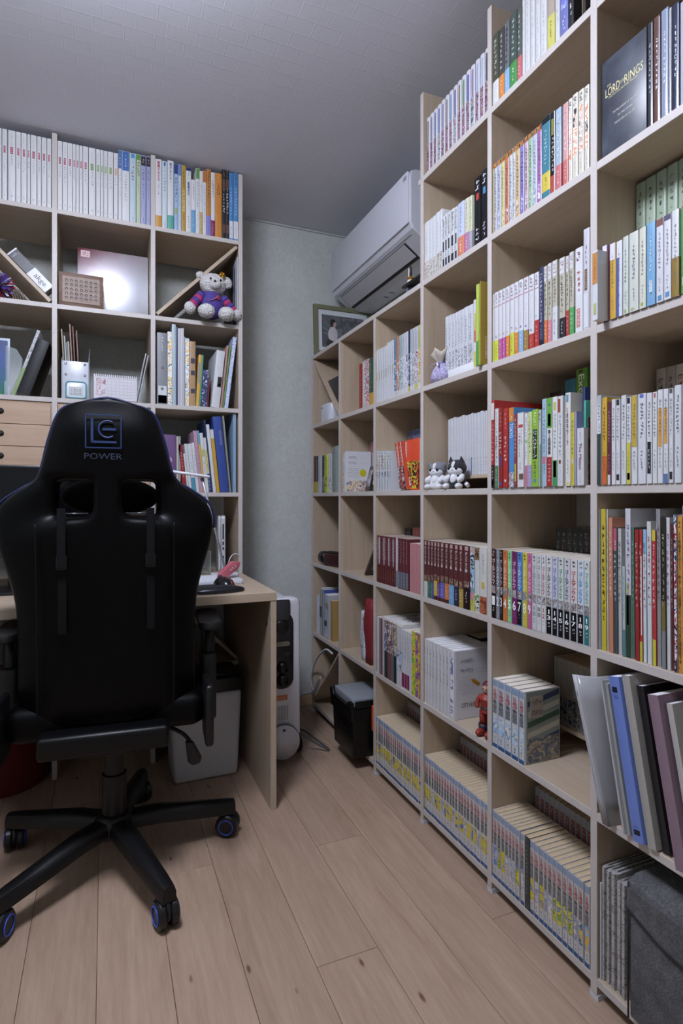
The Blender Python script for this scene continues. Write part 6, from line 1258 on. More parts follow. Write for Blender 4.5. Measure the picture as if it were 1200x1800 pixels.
obj('warning_label', box_me(-.026, .022, -.0012, .0, .255, .275), M('#c06a40', .5), ht); strokes(ht, 5, frame_mtx((-.002, -.0016, .265), (0, 0, 1), (-1, 0, 0)), (.012, .036), M('#e0d0c4', .5))
for k in range(8): obj('vent_slot', box_me(-.024 + k * .0065, -.021 + k * .0065, -.0008, .0006, .175, .232), M('#8a8a90', .5), ht)
obj('cord_reel', tube_me([(0, -.030, .098), (0, .0, .098)], [.064, .064], 36), M('#d0d0d6', .35), ht); obj('reel_button', box_me(-.005, .005, -.0325, -.03, .143, .152), M('#2a2a2c', .4), ht)
obj('reel_rim', tube_me([(.065 * math.cos(t), -.012, .098 + .065 * math.sin(t)) for t in [i * 2 * PI / 32 for i in range(32)]], .004, 6, True), M('#6a6a70', .4), ht)
for yy in (.10, .42):
    ax_ = obj('axle', box_me(-.09, .10, yy - .01, yy + .01, .055, .09), M('#c9cad2', .4), ht)
    for sx in (-.095, .098): obj('wheel', tube_me([(sx - .012, yy, .030), (sx + .012, yy, .030)], [.030, .030], 20), M('#101012', .4), ax_)
hc = obj('power_cord', tube_me(spline([(.70, 2.235, .11), (.80, 2.22, .04), (.86, 2.20, .006), (.85, 2.30, .006), (.82, 2.38, .02), (.80, 2.50, .008), (.84, 2.66, .03)], 6), .004, 8), M('#5a5a60', .45), ht, (-hx, -hy, 0))

# ================================================================ under the desk
bn_ = empty('waste_bin', (.352, 2.245, 0), label='white plastic waste bin with black lid under the desk', cat='bin')
bm = bmesh.new(); add_box(bm, -.118, .118, -.098, .098, 0.0, .325)
for v in bm.verts:
    if v.co.z > .1: v.co.x *= 1.12; v.co.y *= 1.06
bmesh.ops.bevel(bm, geom=bm.edges[:], offset=.016, segments=3, affect='EDGES', profile=.5)
obj('bin_body', from_bm(bm, angle=.8), M('#c6c6ca', .4), bn_)
obj('bin_lid', box_me(-.138, .138, -.110, .110, .322, .375, .01, 2), M('#0e0e10', .35), bn_); obj('lid_flap', box_me(-.105, .105, -.08, .08, .375, .384, .003), M('#141416', .3), bn_)
rt = empty('red_tub', (-.347, 2.43, 0.0003), label='dark red storage tub on the floor under the desk bookcase', cat='tub')
obj('tub_body', lathe_me([(.02, 0), (.145, .002), (.150, .03), (.156, .19), (.159, .195), (.152, .198), (.148, .03), (.02, .012)], 40), M('#5e1016', .5), rt)
br_ = obj('brown_card', prism_me([(-.0, 0), (.10, 0), (.10, .012), (0, .012)], -.09, .09, 'y', .001, 1), M('#6a5a48', .7), None, (LX(0) - .20, YB + .14, .585), (0, .80, 0)); tag(br_, 'brown card leaning on the slanting board under the desk', 'card')

# ================================================================ on the desk
mon = empty('monitor', (-.27, 2.20, DESK_Z), label='black computer monitor on the desk behind the chair', cat='monitor')
obj('screen_shell', box_me(-.265, .265, -.02, .02, .115, .428, .006, 2), M('#0b0b0d', .3), mon); obj('screen', box_me(-.255, .255, -.0215, -.0195, .130, .420), M('#08090c', .12), mon)
obj('stand_neck', box_me(-.03, .03, -.01, .02, .01, .16, .003), M('#101012', .4), mon); obj('stand_foot', box_me(-.12, .12, -.09, .09, 0, .010, .004), M('#101012', .4), mon)
# silver laptop standing on edge in the bookcase cell
lp = empty('laptop', (.455, YB + .045, DESK_Z + .0023), (0, 0, -.12), 'closed white laptop standing on edge beside bookcase end', 'laptop')
obj('base_half', prism_me(rrect(0, .235, 0, .24, .014, 4), .0, .018, 'x', .003, 2), M('#c0c2c6', .35), lp); obj('screen_half', prism_me(rrect(0, .235, 0, .24, .014, 4), -.011, -.001, 'x', .003, 2), M('#cacbd0', .3), lp)
for z0, z1 in ((.14, .205), (.115, .130), (.095, .106), (.06, .07)): obj('port', box_me(.006, .012, -.0008, .001, z0, z1), M('#2a2a2e', .5), lp)
# clear acrylic holder left of it
ah = empty('acrylic_stand', (.395, YB + .05, DESK_Z + .0023), label='clear acrylic file stand beside the white laptop', cat='stand')
for k in (0, 1): obj('acrylic_wall', box_me(-.02 + k * .035, -.017 + k * .035, 0, .16, 0, .12 - k * .03), M('#c9d2d4', .1, alpha=.35), ah)
obj('acrylic_floor', box_me(-.02, .018, 0, .16, 0, .003), M('#c9d2d4', .1, alpha=.35), ah)
# LED desk lamp
L0 = ony(397, 1004, 2.30); LJ = ony(355.5, 843, 2.20)
dl = empty('desk_lamp', (L0.x, L0.y, DESK_Z + .0003), label='white LED desk lamp with a thin tilted arm', cat='lamp')
ofs = Vector((L0.x, L0.y, DESK_Z))
obj('base', prism_me(rrect(-.06, .05, -.045, .045, .03, 5), 0, .014, 'z', .003, 2), M('#d3d4dc', .35), dl)
jj = LJ - ofs
obj('arm', tube_me([(0, 0, .012), jj], [.0045, .0045], 10), M('#b0b2b8', .3, .4), dl)
obj('joint', ball_me(jj, .008, 14, 10), M('#6a6c72', .3, .5), dl)
h0 = ony(302, 829, 2.22) - ofs; h1 = ony(369, 838.5, 2.18) - ofs
dv = (h1 - h0).normalized()
obj('lamp_head', tube_me([h0 - dv * .20, h0, h1 - dv * .004, h1], [.0105, .0105, .0105, .007], 14, flat=.55), M('#dcdce2', .3), dl)
# stationery on the desk: white tray, pink tape holder, wrist pad with mouse
wt = empty('letter_tray', (.40, 2.165, DESK_Z + .0003), label='low white tray with papers beside the mouse', cat='tray')
obj('tray', prism_me(rrect(-.16, .075, -.09, .075, .008, 2), 0, .016, 'z', .003, 2), M('#cfd2da', .4), wt); obj('paper_sheet', box_me(-.15, .0, -.08, .05, .0162, .019), M('#d8dae2', .6), wt)
pk = empty('pink_holder', (.430, 2.13, DESK_Z + .0165), (0, 0, .3), 'pink ribbon shaped holder with white print by the lamp', 'holder')
obj('band', prism_me([(-.045, 0), (-.012, 0), (.040, .040), (.045, .058), (.012, .062), (-.040, .020)], -.012, .012, 'y', .003, 2), M('#b8606c', .45), pk); strokes(pk, 3, frame_mtx((.012, -.0128, .038), (.6, 0, -.75), (-.75, 0, -.6)), (.014, .034), M('#e8dcdc', .5), 'print_lettering')
obj('ring', tube_me([(.040 + .030 * math.cos(t), .02, .045 + .042 * math.sin(t)) for t in [i * PI / 12 for i in range(13)]], .002, 6), M('#c9ccd6', .4), pk)
pad = empty('wrist_pad', (.365, 1.955, DESK_Z + .0003), (0, 0, .1), 'black gel wrist rest mouse pad near the desk edge', 'mouse pad')
obj('mat', prism_me(rrect(-.10, .075, -.045, .14, .02, 4), 0, .004, 'z'), M('#121215', .7), pad)
bm = bmesh.new(); add_ball(bm, (-.015, -.045, .006), (.088, .030, .019), 28, 14)
for v in bm.verts: v.co.z = max(v.co.z, .0005)
obj('gel_rest', from_bm(bm, smooth=True), M('#17181c', .3), pad)
ms_ = empty('mouse', (.385, 2.005, DESK_Z + .0046), (0, 0, .25), 'black computer mouse with red sides on the pad', 'mouse')
bm = bmesh.new(); add_ball(bm, (0, 0, .0), (.030, .052, .036), 24, 14)
for v in bm.verts: v.co.z = max(v.co.z, 0)
obj('shell', from_bm(bm, smooth=True), M('#121216', .25), ms_)
bm = bmesh.new(); add_ball(bm, (.016, -.012, .0), (.017, .036, .031), 18, 12)
for v in bm.verts: v.co.z = max(v.co.z, .0008)
obj('side_panel', from_bm(bm, smooth=True), M('#5a1a1c', .3), ms_)
obj('scroll_wheel', tube_me([(-.004, .025, .032), (.004, .025, .032)], [.007, .007], 14), M('#2a2a2e', .5), ms_)

# ================================================================ desk bookcase: drawers, boxes and toys
for k in (1, 2):
    xa, xb = LX(k + 1) + T / 2 + .0012, LX(k) - T / 2 - .0012
    cx = (xa + xb) / 2; hw_ = (xb - xa) / 2; H_ = ZL[3] - T / 2 - ZLT[4] - .002
    du = empty('drawer_unit', (cx, YB + .004, ZLT[4] + .0005), label='plywood four drawer unit above the monitor' if k == 2 else 'plywood four drawer unit behind the gaming chair', cat='drawers')
    PLY = wood('plywood drawer front', (1.2, 14, 10), '#b0947c', '#b89c84', '#bea48c')
    bm = bmesh.new(); t_ = .004
    for a_ in ((-hw_, -hw_ + t_, 0, H_), (hw_ - t_, hw_, 0, H_), (-hw_ + t_, hw_ - t_, 0, t_), (-hw_ + t_, hw_ - t_, H_ - t_, H_)): add_box(bm, a_[0], a_[1], .002, .26, a_[2], a_[3])
    bmesh.ops.remove_doubles(bm, verts=bm.verts, dist=.0001)
    obj('carcass', from_bm(bm), PLY, du)
    rh = (H_ - 2 * t_) / 4
    for r_ in range(4):
        d_ = obj('drawer', box_me(-hw_ + t_ + .0008, hw_ - t_ - .0008, .0, .24, t_ + r_ * rh + .0008, t_ + (r_ + 1) * rh - .0010, .0008, 1), PLY, du)
        obj('finger_hole', tube_me([(0, -.0012, t_ + (r_ + .55) * rh), (0, .001, t_ + (r_ + .55) * rh)], [.011, .011], 20), M('#14100e', .7), d_)
# black and white carton on the slanting board
P0 = Vector((LX(2) - T / 2 - .006, ZLT[2] + .008)); P1 = Vector((LX(3) + T / 2 + .006, ZL[1] - T / 2 - .008)); dd = (P0 - P1).normalized(); nn = Vector((-dd.y, dd.x))
if nn.y < 0: nn = -nn
b0 = P0 - dd * .205 + nn * .0082; ang = math.atan2(dd.y, dd.x)
ct = empty('gift_carton', (b0.x, YB + .004, b0.y), (0, -ang, 0), 'black and white slim carton resting on the slanting board', 'box')
obj('white_half', box_me(.085, .172, 0, .06, 0, .040, .0008, 1), M('#cfd0da', .35), ct); obj('black_half', box_me(0, .085, 0, .06, 0, .040, .0008, 1), M('#1d1e24', .35), ct)
lettering(ct, 'akge', frame_mtx((.130, -.0008, .019), (1, 0, 0), (0, 0, 1)), (.050, .024), M('#3a3c44', .4), 'print_lettering'); obj('seal_tab', box_me(-.002, .003, -.0006, .05, -.0, .0405), M('#d8d8e0', .4), ct)
strokes(ct, 5, frame_mtx((.016, -.0010, .022), (1, 0, 0), (0, 0, 1)), (.012, .028), M('#c9cad0', .4))
# tinsel pompom
pm = ony(3, 492, YB + .045)
po = empty('tinsel_pompom', (pm.x - .01, YB + .055, ZLT[2] + .0003), label='purple and pink tinsel pompom under the slanting board', cat='pompom')
cols = ('#4a3a86', '#a8284a', '#c8c4d0', '#6a5aa8')
for ci, c in enumerate(cols):
    bm = bmesh.new(); rq = random.Random(20 + ci)
    for k in range(34):
        th, ph = rq.uniform(0, 2 * PI), math.acos(rq.uniform(-.75, 1)); dr = Vector((math.sin(ph) * math.cos(th), math.sin(ph) * math.sin(th), math.cos(ph)))
        r1 = rq.uniform(.040, .056); sd = dr.orthogonal().normalized() * .004; c0 = Vector((0, 0, .060))
        v = [bm.verts.new(c0 + dr * .010 - sd), bm.verts.new(c0 + dr * .010 + sd), bm.verts.new(c0 + dr * r1 + sd * 1.4 - Vector((0, 0, .006))), bm.verts.new(c0 + dr * r1 - sd * 1.4 - Vector((0, 0, .006)))]
        bm.faces.new(v)
    me = bpy.data.meshes.new('m'); bm.to_mesh(me); bm.free()
    o = obj('tinsel_strands', me, M(c, .3), po); o['kind'] = 'stuff'
for k in range(6): obj('raffia_stem', tube_me(spline([(.018 + k * .004, -.008, .06 - .003 * k), (.040 + k * .006, -.012, .045), (.050 + k * .009, -.014, .004)], 4), .0016, 5), M('#7a6a58', .7), po)
# glossy silver and red carton, wooden box with holes
sx0, sx1 = -.098, LX(1) - T / 2 - .003
sv = empty('silver_carton', ((sx0 + sx1) / 2, YB + .085, ZLT[2] + .0003), (-.03, 0, 0), 'large glossy silver carton with red top corner', 'box')
hw_ = (sx1 - sx0) / 2
a = NT('silver and red foil'); tcn = a.n('TexCoord'); sp_ = a.n('SeparateXYZ'); a.l(tcn, 'Object', sp_, 'Vector')
ad = a.n('Math', operation='SUBTRACT'); a.l(sp_, 'Z', ad, 0); mu = a.n('Math', operation='MULTIPLY'); mu.inputs[1].default_value = .55; a.l(sp_, 'X', mu, 0); a.l(mu, 0, ad, 1)
nzn = a.n('TexNoise', Scale=18.0, Detail=3.0); a.l(tcn, 'Object', nzn, 'Vector'); m3 = a.n('Math', operation='MULTIPLY_ADD'); m3.inputs[1].default_value = .05; a.l(nzn, 'Fac', m3, 0); a.l(ad, 0, m3, 2)
mr = a.n('MapRange'); mr.inputs['From Min'].default_value = .12; mr.inputs['From Max'].default_value = .36; a.l(m3, 0, mr, 'Value')
rr_ = a.ramp([(.0, '#c6c8d0'), (.55, '#b8aeb4'), (1.0, '#7a2430')]); a.l(mr, 'Result', rr_, 'Fac'); a.l(rr_, 'Color', a.b, 'Base Color'); a.b.inputs['Metallic'].default_value = .6; a.b.inputs['Roughness'].default_value = .36
obj('carton', box_me(-hw_, hw_, 0, .12, 0.004, .262, .0015), a.m, sv)
obj('logo_print', box_me(-hw_ + .012, -hw_ + .045, -.0008, 0, .226, .252), M('#c9a8a8', .4), sv); strokes(sv, 3, frame_mtx((-hw_ + .0285, -.0012, .239), (0, 0, 1), (-1, 0, 0)), (.016, .022), M('#7a2028', .4))
wb = empty('peg_box', (-.0815, YB + .012, ZLT[2] + .0003), (0, 0, .03), 'brown wooden box with rows of round holes', 'box')
WB = wood('dark box wood', (3, 20, 20), '#5c4434', '#6e5342', '#7c604c'); obj('box_body', box_me(-.078, .078, 0, .055, 0, .128, .002), WB, wb)
obj('front_plate', box_me(-.066, .066, -.0022, .001, .014, .114, .001, 1), wood('box wood plate', (3, 20, 20), '#6a5040', '#7a5d49', '#8a6c56'), wb)
bm = bmesh.new()
for i in range(7):
    for j in range(5): add_tube(bm, [(-.051 + i * .017, -.0026, .031 + j * .0165), (-.051 + i * .017, .0, .031 + j * .0165)], .0052, 14)
obj('hole_pattern', from_bm(bm), M('#241a14', .6), wb)
bm = bmesh.new()
for i in range(7):
    for j in range(5): add_ball(bm, (-.051 + i * .017, -.0012, .0296 + j * .0165), (.0036, .0022, .0032), 8, 6)
o = obj('bead_pattern', from_bm(bm, smooth=True), M('#c9b8a8', .3), wb)
for sx in (-.0785, .0785): obj('side_slot', box_me(sx - .0006, sx + .0006, .012, .018, .055, .075), M('#1a1410', .7), wb)
# teddy bear
tx = ony(367, 570, YB + .03)
td = empty('teddy_bear', (tx.x + .009, YB + .010, ZLT[2] + .0003), (0, 0, .12), 'white teddy bear in purple shirt with gold bow', 'teddy bear')
a = NT('white plush'); tcn = a.n('TexCoord'); vo = a.n('TexVoronoi', Scale=170.0); a.l(tcn, 'Object', vo, 'Vector'); nz2 = a.n('TexNoise', Scale=300.0, Detail=3.0); a.l(tcn, 'Object', nz2, 'Vector')
ax2 = a.n('Math', operation='ADD'); a.l(vo, 'Distance', ax2, 0); a.l(nz2, 'Fac', ax2, 1); a.b.inputs['Base Color'].default_value = rgb('#ece9e7'); a.b.inputs['Roughness'].default_value = .95; a.bump(ax2, 0, 1.0, .006); PLUSH = a.m
def fuzzy(c, r, seed=1, amp=.0022, mtx=None):
    bm = bmesh.new(); add_ball(bm, (0, 0, 0), r, 40, 26, mtx); rq = random.Random(seed)
    for v in bm.verts: v.co *= 1 + amp / max(r) * rq.uniform(-1, 1.2); 
    for v in bm.verts: v.co += Vector(c)
    return from_bm(bm, smooth=True)
PUR = M('#4a3a86', .8); PNK = M('#a83066', .8)
obj('shirt', fuzzy((0, .005, .075), (.052, .042, .060), 3, .0006), PUR, td)
hd = obj('head', fuzzy((.004, 0, .158), (.053, .045, .044), 4), PLUSH, td)
obj('muzzle', fuzzy((.002, -.036, .148), (.026, .020, .020), 5), PLUSH, hd)
obj('nose', ball_me((-.004, -.057, .153), (.006, .004, .004)), M('#1a1416', .3), hd)
for s in (-1, 1): obj('eye', ball_me((.003 + s * .021, -.043, .166), (.0042, .003, .005)), M('#0e0c0e', .1), hd)
obj('ear', fuzzy((.060, .0, .176), (.026, .014, .024), 6), PLUSH, hd); obj('ear', fuzzy((-.046, .004, .188), (.018, .012, .016), 7), PLUSH, hd)
bw = obj('gold_bow', ball_me((.034, -.022, .196), (.012, .010, .012), 10, 8), M('#a8761c', .2, .8), hd)
rq = random.Random(4)
for k in range(14):
    d_ = Vector((rq.uniform(-1, 1), rq.uniform(-1, .4), rq.uniform(-1, 1))).normalized(); obj('foil_loop', ball_me(Vector((.034, -.022, .196)) + d_ * .010, (.0065, .005, .0055), 8, 6), M(('#b8862a', '#c8a84a', '#8a5a14', '#d0ccc0')[k % 4], .2, .8), hd)
for s in (-1, 1):
    for q in range(4):
        t0 = q / 4; p_ = Vector((s * .044, -.006, .108)).lerp(Vector((s * .088, -.018, .052)), t0); q_ = Vector((s * .044, -.006, .108)).lerp(Vector((s * .088, -.018, .052)), t0 + .27)
        obj('sleeve', tube_me([p_, q_], [.0185, .0190], 16), PNK if q % 2 else PUR, td)
    obj('paw', fuzzy((s * .096, -.022, .040), (.022, .022, .024), 8 + s), PLUSH, td)
    obj('leg', fuzzy((s * .042 + .004, -.052, .028), (.033, .034, .0275), 11 + s), PLUSH, td)
obj('shirt_print', tube_me([(-.020, -.0375, .076), (.012, -.0385, .094)], [.003, .011], 14, flat=.3), M('#c9788a', .5), td); obj('shirt_print', ball_me((.014, -.0400, .0945), (.0085, .002, .011)), M('#8a2a48', .5), td)
book('L', 409.5, 412, ZLT[2], '#23202a', vt=470, label='thin black book standing beside the teddy bear', d=.2, name='pamphlet', cat='booklet', pages=PAGES_WHITE, sb=.05)
book('L', 417.0, 419.2, ZLT[2], '#c4c8d8', vt=452, label='thin white book standing against bookcase end by teddy', d=.2, name='pamphlet', cat='booklet', pages=PAGES_WHITE, texts=[(8, .7, .4, '#5a5f70', .5)])
# third shelf: picture card, acrylic holder, leaning binder and notebook
pcard = empty('picture_card', (-.368, YB + .03, ZLT[3] + .0008), (-.08, 0, 0), 'blue and green picture card in the cell over the drawers', 'card')
a = NT('blue green print'); tcn = a.n('TexCoord'); sp_ = a.n('SeparateXYZ'); a.l(tcn, 'Object', sp_, 'Vector'); mr = a.n('MapRange'); mr.inputs['From Max'].default_value = .2; a.l(sp_, 'Z', mr, 'Value')
rr_ = a.ramp([(0, '#1f6a4a'), (.35, '#2c5a7a'), (.7, '#2c4a8a'), (1, '#22356a')]); a.l(mr, 'Result', rr_, 'Fac'); a.l(rr_, 'Color', a.b, 'Base Color'); a.b.inputs['Roughness'].default_value = .3
obj('card', box_me(-.09, .045, 0, .004, 0, .215), M('#b8c4d4', .4), pcard); obj('card_print', box_me(-.09, .038, -.0008, 0, .0, .206), a.m, pcard)
ac2 = empty('acrylic_holder', (-.315, YB + .03, ZLT[3] + .0003), label='clear acrylic card holder next to blue green card', cat='holder')
CLR = M('#c4ccd0', .08, alpha=.28); obj('holder_back', prism_me([(-.02, 0), (-.01, 0), (.03, .1), (.035, .14), (.015, .175), (-.02, .185)], 0, .003, 'y'), CLR, ac2); obj('holder_front', box_me(-.02, -.01, -.03, -.027, 0, .05), CLR, ac2); obj('holder_floor', box_me(-.02, -.01, -.027, 0, 0, .003), CLR, ac2)
o = book('L', 0, 0, 0, '#14151c', loc=(-.276, YB + .02, ZLT[3]), w=.040, h=.225, d=.22, tilt=.32, name='ring_binder', cat='binder', label='black binder leaning on the upright over the drawers', pages=PAGES_WHITE)
o = book('L', 0, 0, 0, '#c2c4c8', loc=(-.3085, YB + .016, ZLT[3]), w=.011, h=.262, d=.21, tilt=.325, name='notebook', cat='book', label='white notebook with green lower part leaning on black binder', pages=PAGES_WHITE, prints=[(0, .42, '#8fae6a', 0, 1), (.42, 1, art(('#c4c6cc', '#6a6c74', '#d0d2d6', '#8a8c92'), 2, 120), 0, 1)])
# file box with folders, clock, calendar, leaning panels
fx0, fx1 = -.150, -.056
fb = empty('file_holder', ((fx0 + fx1) / 2, YB + .04, ZLT[3] + .0003), label='white file holder filled with paper folders', cat='file holder')
hw_ = (fx1 - fx0) / 2
obj('holder_front', box_me(-hw_, hw_, 0, .003, 0, .150, .001), M('#c4c8d0', .3), fb)
for sx in (-1, 1): obj('holder_side', prism_me([(0, 0), (.24, 0), (.24, .26), (.19, .26), (0, .150)], sx * hw_ - .0015, sx * hw_ + .0015, 'x'), M('#b8c0c8', .2, alpha=.8), fb)
obj('holder_floor', box_me(-hw_, hw_, .003, .24, 0, .003), M('#c4c8d0', .3), fb)
for sx in (-1, 1):
    for zz in (.140, .098): obj('rivet', tube_me([(sx * (hw_ - .014), -.003, zz), (sx * (hw_ - .014), .001, zz)], [.004, .004], 12), M('#d8d8dc', .2, .9), fb)
for i, (xo, c, lb, hh, tl_) in enumerate(((-.033, '#a89a84', 'tan folder in the white file holder', .27, -.06), (-.027, '#c4c8c8', 'white folder in the file holder beside tan one', .245, -.05), (-.021, '#8a9a8c', 'grey green folder in the file holder', .22, -.05), (-.015, '#c9cacc', 'second white folder in the file holder', .225, -.05), (-.006, '#b08a6c', 'kraft folder standing tallest in the file holder', .292, -.05), (.004, '#7a5a56', 'dusky brown folder in the file holder', .285, -.05), (.016, '#8a6a66', 'reddish brown translucent folder in the file holder', .27, -.05))):
    book('L', 0, 0, 0, c, loc=((fx0 + fx1) / 2 + xo, YB + .055, ZLT[3] + .004), w=.005, h=hh, d=.21, tilt=tl_, name='paper_folder', cat='folder', label=lb, pages=PAGES_WHITE)
ck = empty('digital_clock', (-.100, YB + .018, ZLT[3] + .0028), (-.12, 0, 0), 'white digital clock with teal rim before file holder', 'clock')
obj('clock_case', prism_me(rrect(-.038, .038, 0, .070, .012, 5), 0, .018, 'y', .003, 2), M('#d0d4dc', .3), ck); obj('clock_rim', tube_me([(p[0], -.0005, p[1]) for p in rrect(-.0345, .0345, .0035, .0665, .011, 5)], .0024, 6, True), M('#2c8a94', .4), ck)
obj('clock_screen', box_me(-.024, .024, -.0012, .001, .015, .047), M('#8a9090', .25), ck); strokes(ck, 4, frame_mtx((0, -.0017, .034), (0, 0, 1), (-1, 0, 0)), (.013, .036), M('#2c3030', .4), 'clock_digits_lettering'); strokes(ck, 4, frame_mtx((0, -.0017, .021), (0, 0, 1), (-1, 0, 0)), (.007, .036), M('#2c3030', .4), 'clock_digits_lettering'); strokes(ck, 3, frame_mtx((0, -.001, .056), (0, 0, 1), (-1, 0, 0)), (.004, .016), M('#7a90a0', .4))
cl = empty('desk_calendar', (.040, YB + .016, ZLT[3] + .0003), (0, 0, 0), 'white spiral desk calendar with pink picture', 'calendar')
obj('page', box_me(-.078, .078, 0, .0015, .006, .104), M('#d0ccd2', .5), cl); obj('stand_foot', box_me(-.078, .078, -.002, .05, 0, .006), M('#8a8078', .5), cl)
obj('back_page', box_me(-.078, .078, .020, .0215, .006, .100), M('#c0bcc0', .5), cl)
bm = bmesh.new()
for k in range(20): add_tube(bm, [(-.072 + k * .0076, -.003 + .006 * math.cos(t), .103 + .006 * math.sin(t)) for t in [i * 2 * PI / 8 for i in range(8)]], .0008, 4, True)
obj('spiral_ring_joint', from_bm(bm, smooth=True), M('#3a3436', .4), cl)
obj('picture_print', box_me(-.070, -.036, -.0006, 0, .022, .088), art(('#d0ccd2', '#d0ccd2', '#b08a94', '#d4ced2', '#8a5a64'), 2, 50), cl)
bm = bmesh.new()
for i in range(8): add_box(bm, -.030 + i * .0145, -.0294 + i * .0145, -.0005, 0, .016, .090)
for j in range(7): add_box(bm, -.030, .072, -.0005, 0, .016 + j * .0122, .0165 + j * .0122)
obj('grid_print_lines', from_bm(bm), M('#b4aeb6', .5), cl)
for i, (xo, hh, tl_) in enumerate(((.112, .205, .20), (.122, .20, .20))):
    book('L', 0, 0, 0, '#bfc2cc', loc=(xo, YB + .02 + i * .004, ZLT[3]), w=.0045, h=hh, d=.2, tilt=tl_, name='clear_panel', cat='panel', label='white translucent panel leaning on the upright by calendar', group='white panels by the calendar', pages=PAGES_WHITE, rough=.15)

# ================================================================ sixth shelf, big cell: folders leaning; bottom: newspapers and felt box
def lean_file(u_b, w_, h_, c, deg, label, name='file_folder', cat='folder', xo=-.02, d=.225, rough=.3, prints=(), texts=(), alpha=None):
    p = onx(u_b, 0, XF + xo)
    m_ = M(tone(c, .9), rough) if alpha is None else M(tone(c, .9), rough, alpha=alpha)
    return book('R', 0, 0, 0, m_, loc=(XF + xo, p.y, ZT[6]), w=w_, h=h_, d=d, tilt=-math.radians(deg), name=name, cat=cat, label=label, prints=prints, texts=texts, pages=PAGES_WHITE, rnd_=.001)
def floppy(k, c, label):
    """soft clear sleeve: its front edge bends round the upright it leans on"""
    o_ = k * .0052
    base = [(XF - .022, .852), (XF + .02, .847), (XF + .10, .838), (XF + .20, .832)]
    top = [(XF - .036, .920), (XF - .012, .893), (XF + .03, .883), (XF + .20, .882)]
    A, B = spline([(x, y - o_, 0) for x, y in base], 4), spline([(x, y - o_, 0) for x, y in top], 4)
    v, f = [], []; N, Z = len(A), 7
    for q in range(Z):
        t = q / (Z - 1)
        for m in range(N):
            p = A[m].lerp(B[m], t); z = t * .285; v.append((p.x - (XF), p.y - .85, z))
    for q in range(Z - 1):
        for m in range(N - 1): b = q * N + m; f.append((b, b + 1, b + N + 1, b + N))
    e = empty('plastic_sleeve', (XF, .85, ZT[6] + .0005), label=label, cat='folder', group='clear sleeves leaning past the upright')
    me = mesh(v, f); me.shade_smooth(); sh = obj('sleeve', me, M(c, .22, spec=.6), e); md = sh.modifiers.new('t', 'SOLIDIFY'); md.thickness = .0016
    if k == 0: obj('label_print', box_me(-.0015, 0, -.0, .012, .0, .02), M('#3a3c40', .5), e, (-.031, .058, .235)); strokes(e, 2, frame_mtx((-.0325, .058, .205), (0, -1, 0), (0, 0, 1)), (.006, .018), M('#3a3c40', .5))
floppy(0, '#a9a8aa', 'clear plastic sleeve bending round the upright'); floppy(1, '#b4b4b8', 'second clear sleeve behind the bent one'); floppy(2, '#9c9c9e', 'third clear sleeve next to pale grey folder')
lean_file(1096, .005, .29, '#b0b0b2', 11, 'pale grey folder next to the blue binder', xo=-.012)
lean_file(1105, .007, .285, '#9a9c9c', 11, 'smoky clear folder touching the blue binder', xo=-.006)
lean_file(1122, .024, .307, '#6a84d0', 11, 'periwinkle blue binder leaning in the lower cell', name='ring_binder', cat='binder', xo=-.012, rough=.35, prints=[(.90, .935, '#1d2030', .2, .7), (.045, .075, '#1d2030', .2, .8)], texts=[(3, .885, .86, '#3a4a80', .5), (3, .10, .085, '#3a4a80', .5)])
lean_file(1146, .018, .315, '#a8a49e', 11, 'cloudy clear folder between blue and black ones', xo=-.006, rough=.2)
lean_file(1171, .016, .30, '#1d1d22', 11, 'black folder in the lower cell', xo=.006)
lean_file(1197, .022, .30, '#8a7080', 11, 'mauve textured folder next to black one', xo=-.016, rough=.5)
lean_file(1227, .012, .29, '#b8b4b0', 11, 'white wire edged folder beyond the mauve one', xo=-.004)
# newspapers
npm = art(('#8a8886', '#a8a6a4', '#b0aeac', '#a4a2a0', '#9c9a98', '#6a6866', '#aaa8a6'), 6, 70)
for i, (u_b, w_, h_, lb) in enumerate(((1057, .010, .235, 'folded newspaper leaning on the upright'), (1064, .012, .232, 'second folded newspaper after the upright'), (1074, .014, .236, 'third folded newspaper after the upright'), (1083, .014, .225, 'fourth folded newspaper after the upright'), (1092, .013, .228, 'folded newspaper touching the felt box'))):
    p = onx(u_b + 2, 0, XF + .008)
    np_ = empty('newspaper', (XF + .008 + .002 * (i % 2), p.y, ZT[7] + .0003), label=lb, cat='newspaper', group='newspapers in the bottom cell')
    bm = bmesh.new()
    ring = [(.27, -w_ / 2), (.02, -w_ / 2), (.008, -w_ / 2 * .9), (.001, -w_ / 4), (.001, w_ / 4), (.008, w_ / 2 * .9), (.02, w_ / 2), (.27, w_ / 2), (.265, w_ / 2 - .003), (.02, w_ * .2), (.012, 0), (.02, -w_ * .2), (.265, -w_ / 2 + .003)]
    add_prism(bm, ring, 0, h_)
    obj('outer_sheet', from_bm(bm, angle=.6), npm, np_)
    obj('inner_sheets', box_me(.016, .262, -w_ * .19, w_ * .19, .002, h_ - .004), M('#a8a6a2', .9), np_)
wp = empty('plastic_sheet', (XF + .006, onx(1055, 0, XF + .006).y, ZT[7] + .0003), label='thin white panel standing beside the newspapers', cat='panel'); obj('sheet', box_me(0, .24, -.002, .002, 0, .20, .0005, 1), M('#b8bcc2', .3), wp)
fxp = onx(1105, 0, XF - .012)
fbx = empty('felt_box', (XF - .012, fxp.y, ZT[7] + .0003), label='grey felt storage box with flap lid in bottom cell', cat='storage box')
a = NT('grey felt'); tcn = a.n('TexCoord'); n1_ = a.n('TexNoise', Scale=260.0, Detail=5.0, Roughness=.8); a.l(tcn, 'Object', n1_, 'Vector'); n2_ = a.n('TexNoise', Scale=30.0, Detail=3.0); a.l(tcn, 'Object', n2_, 'Vector')
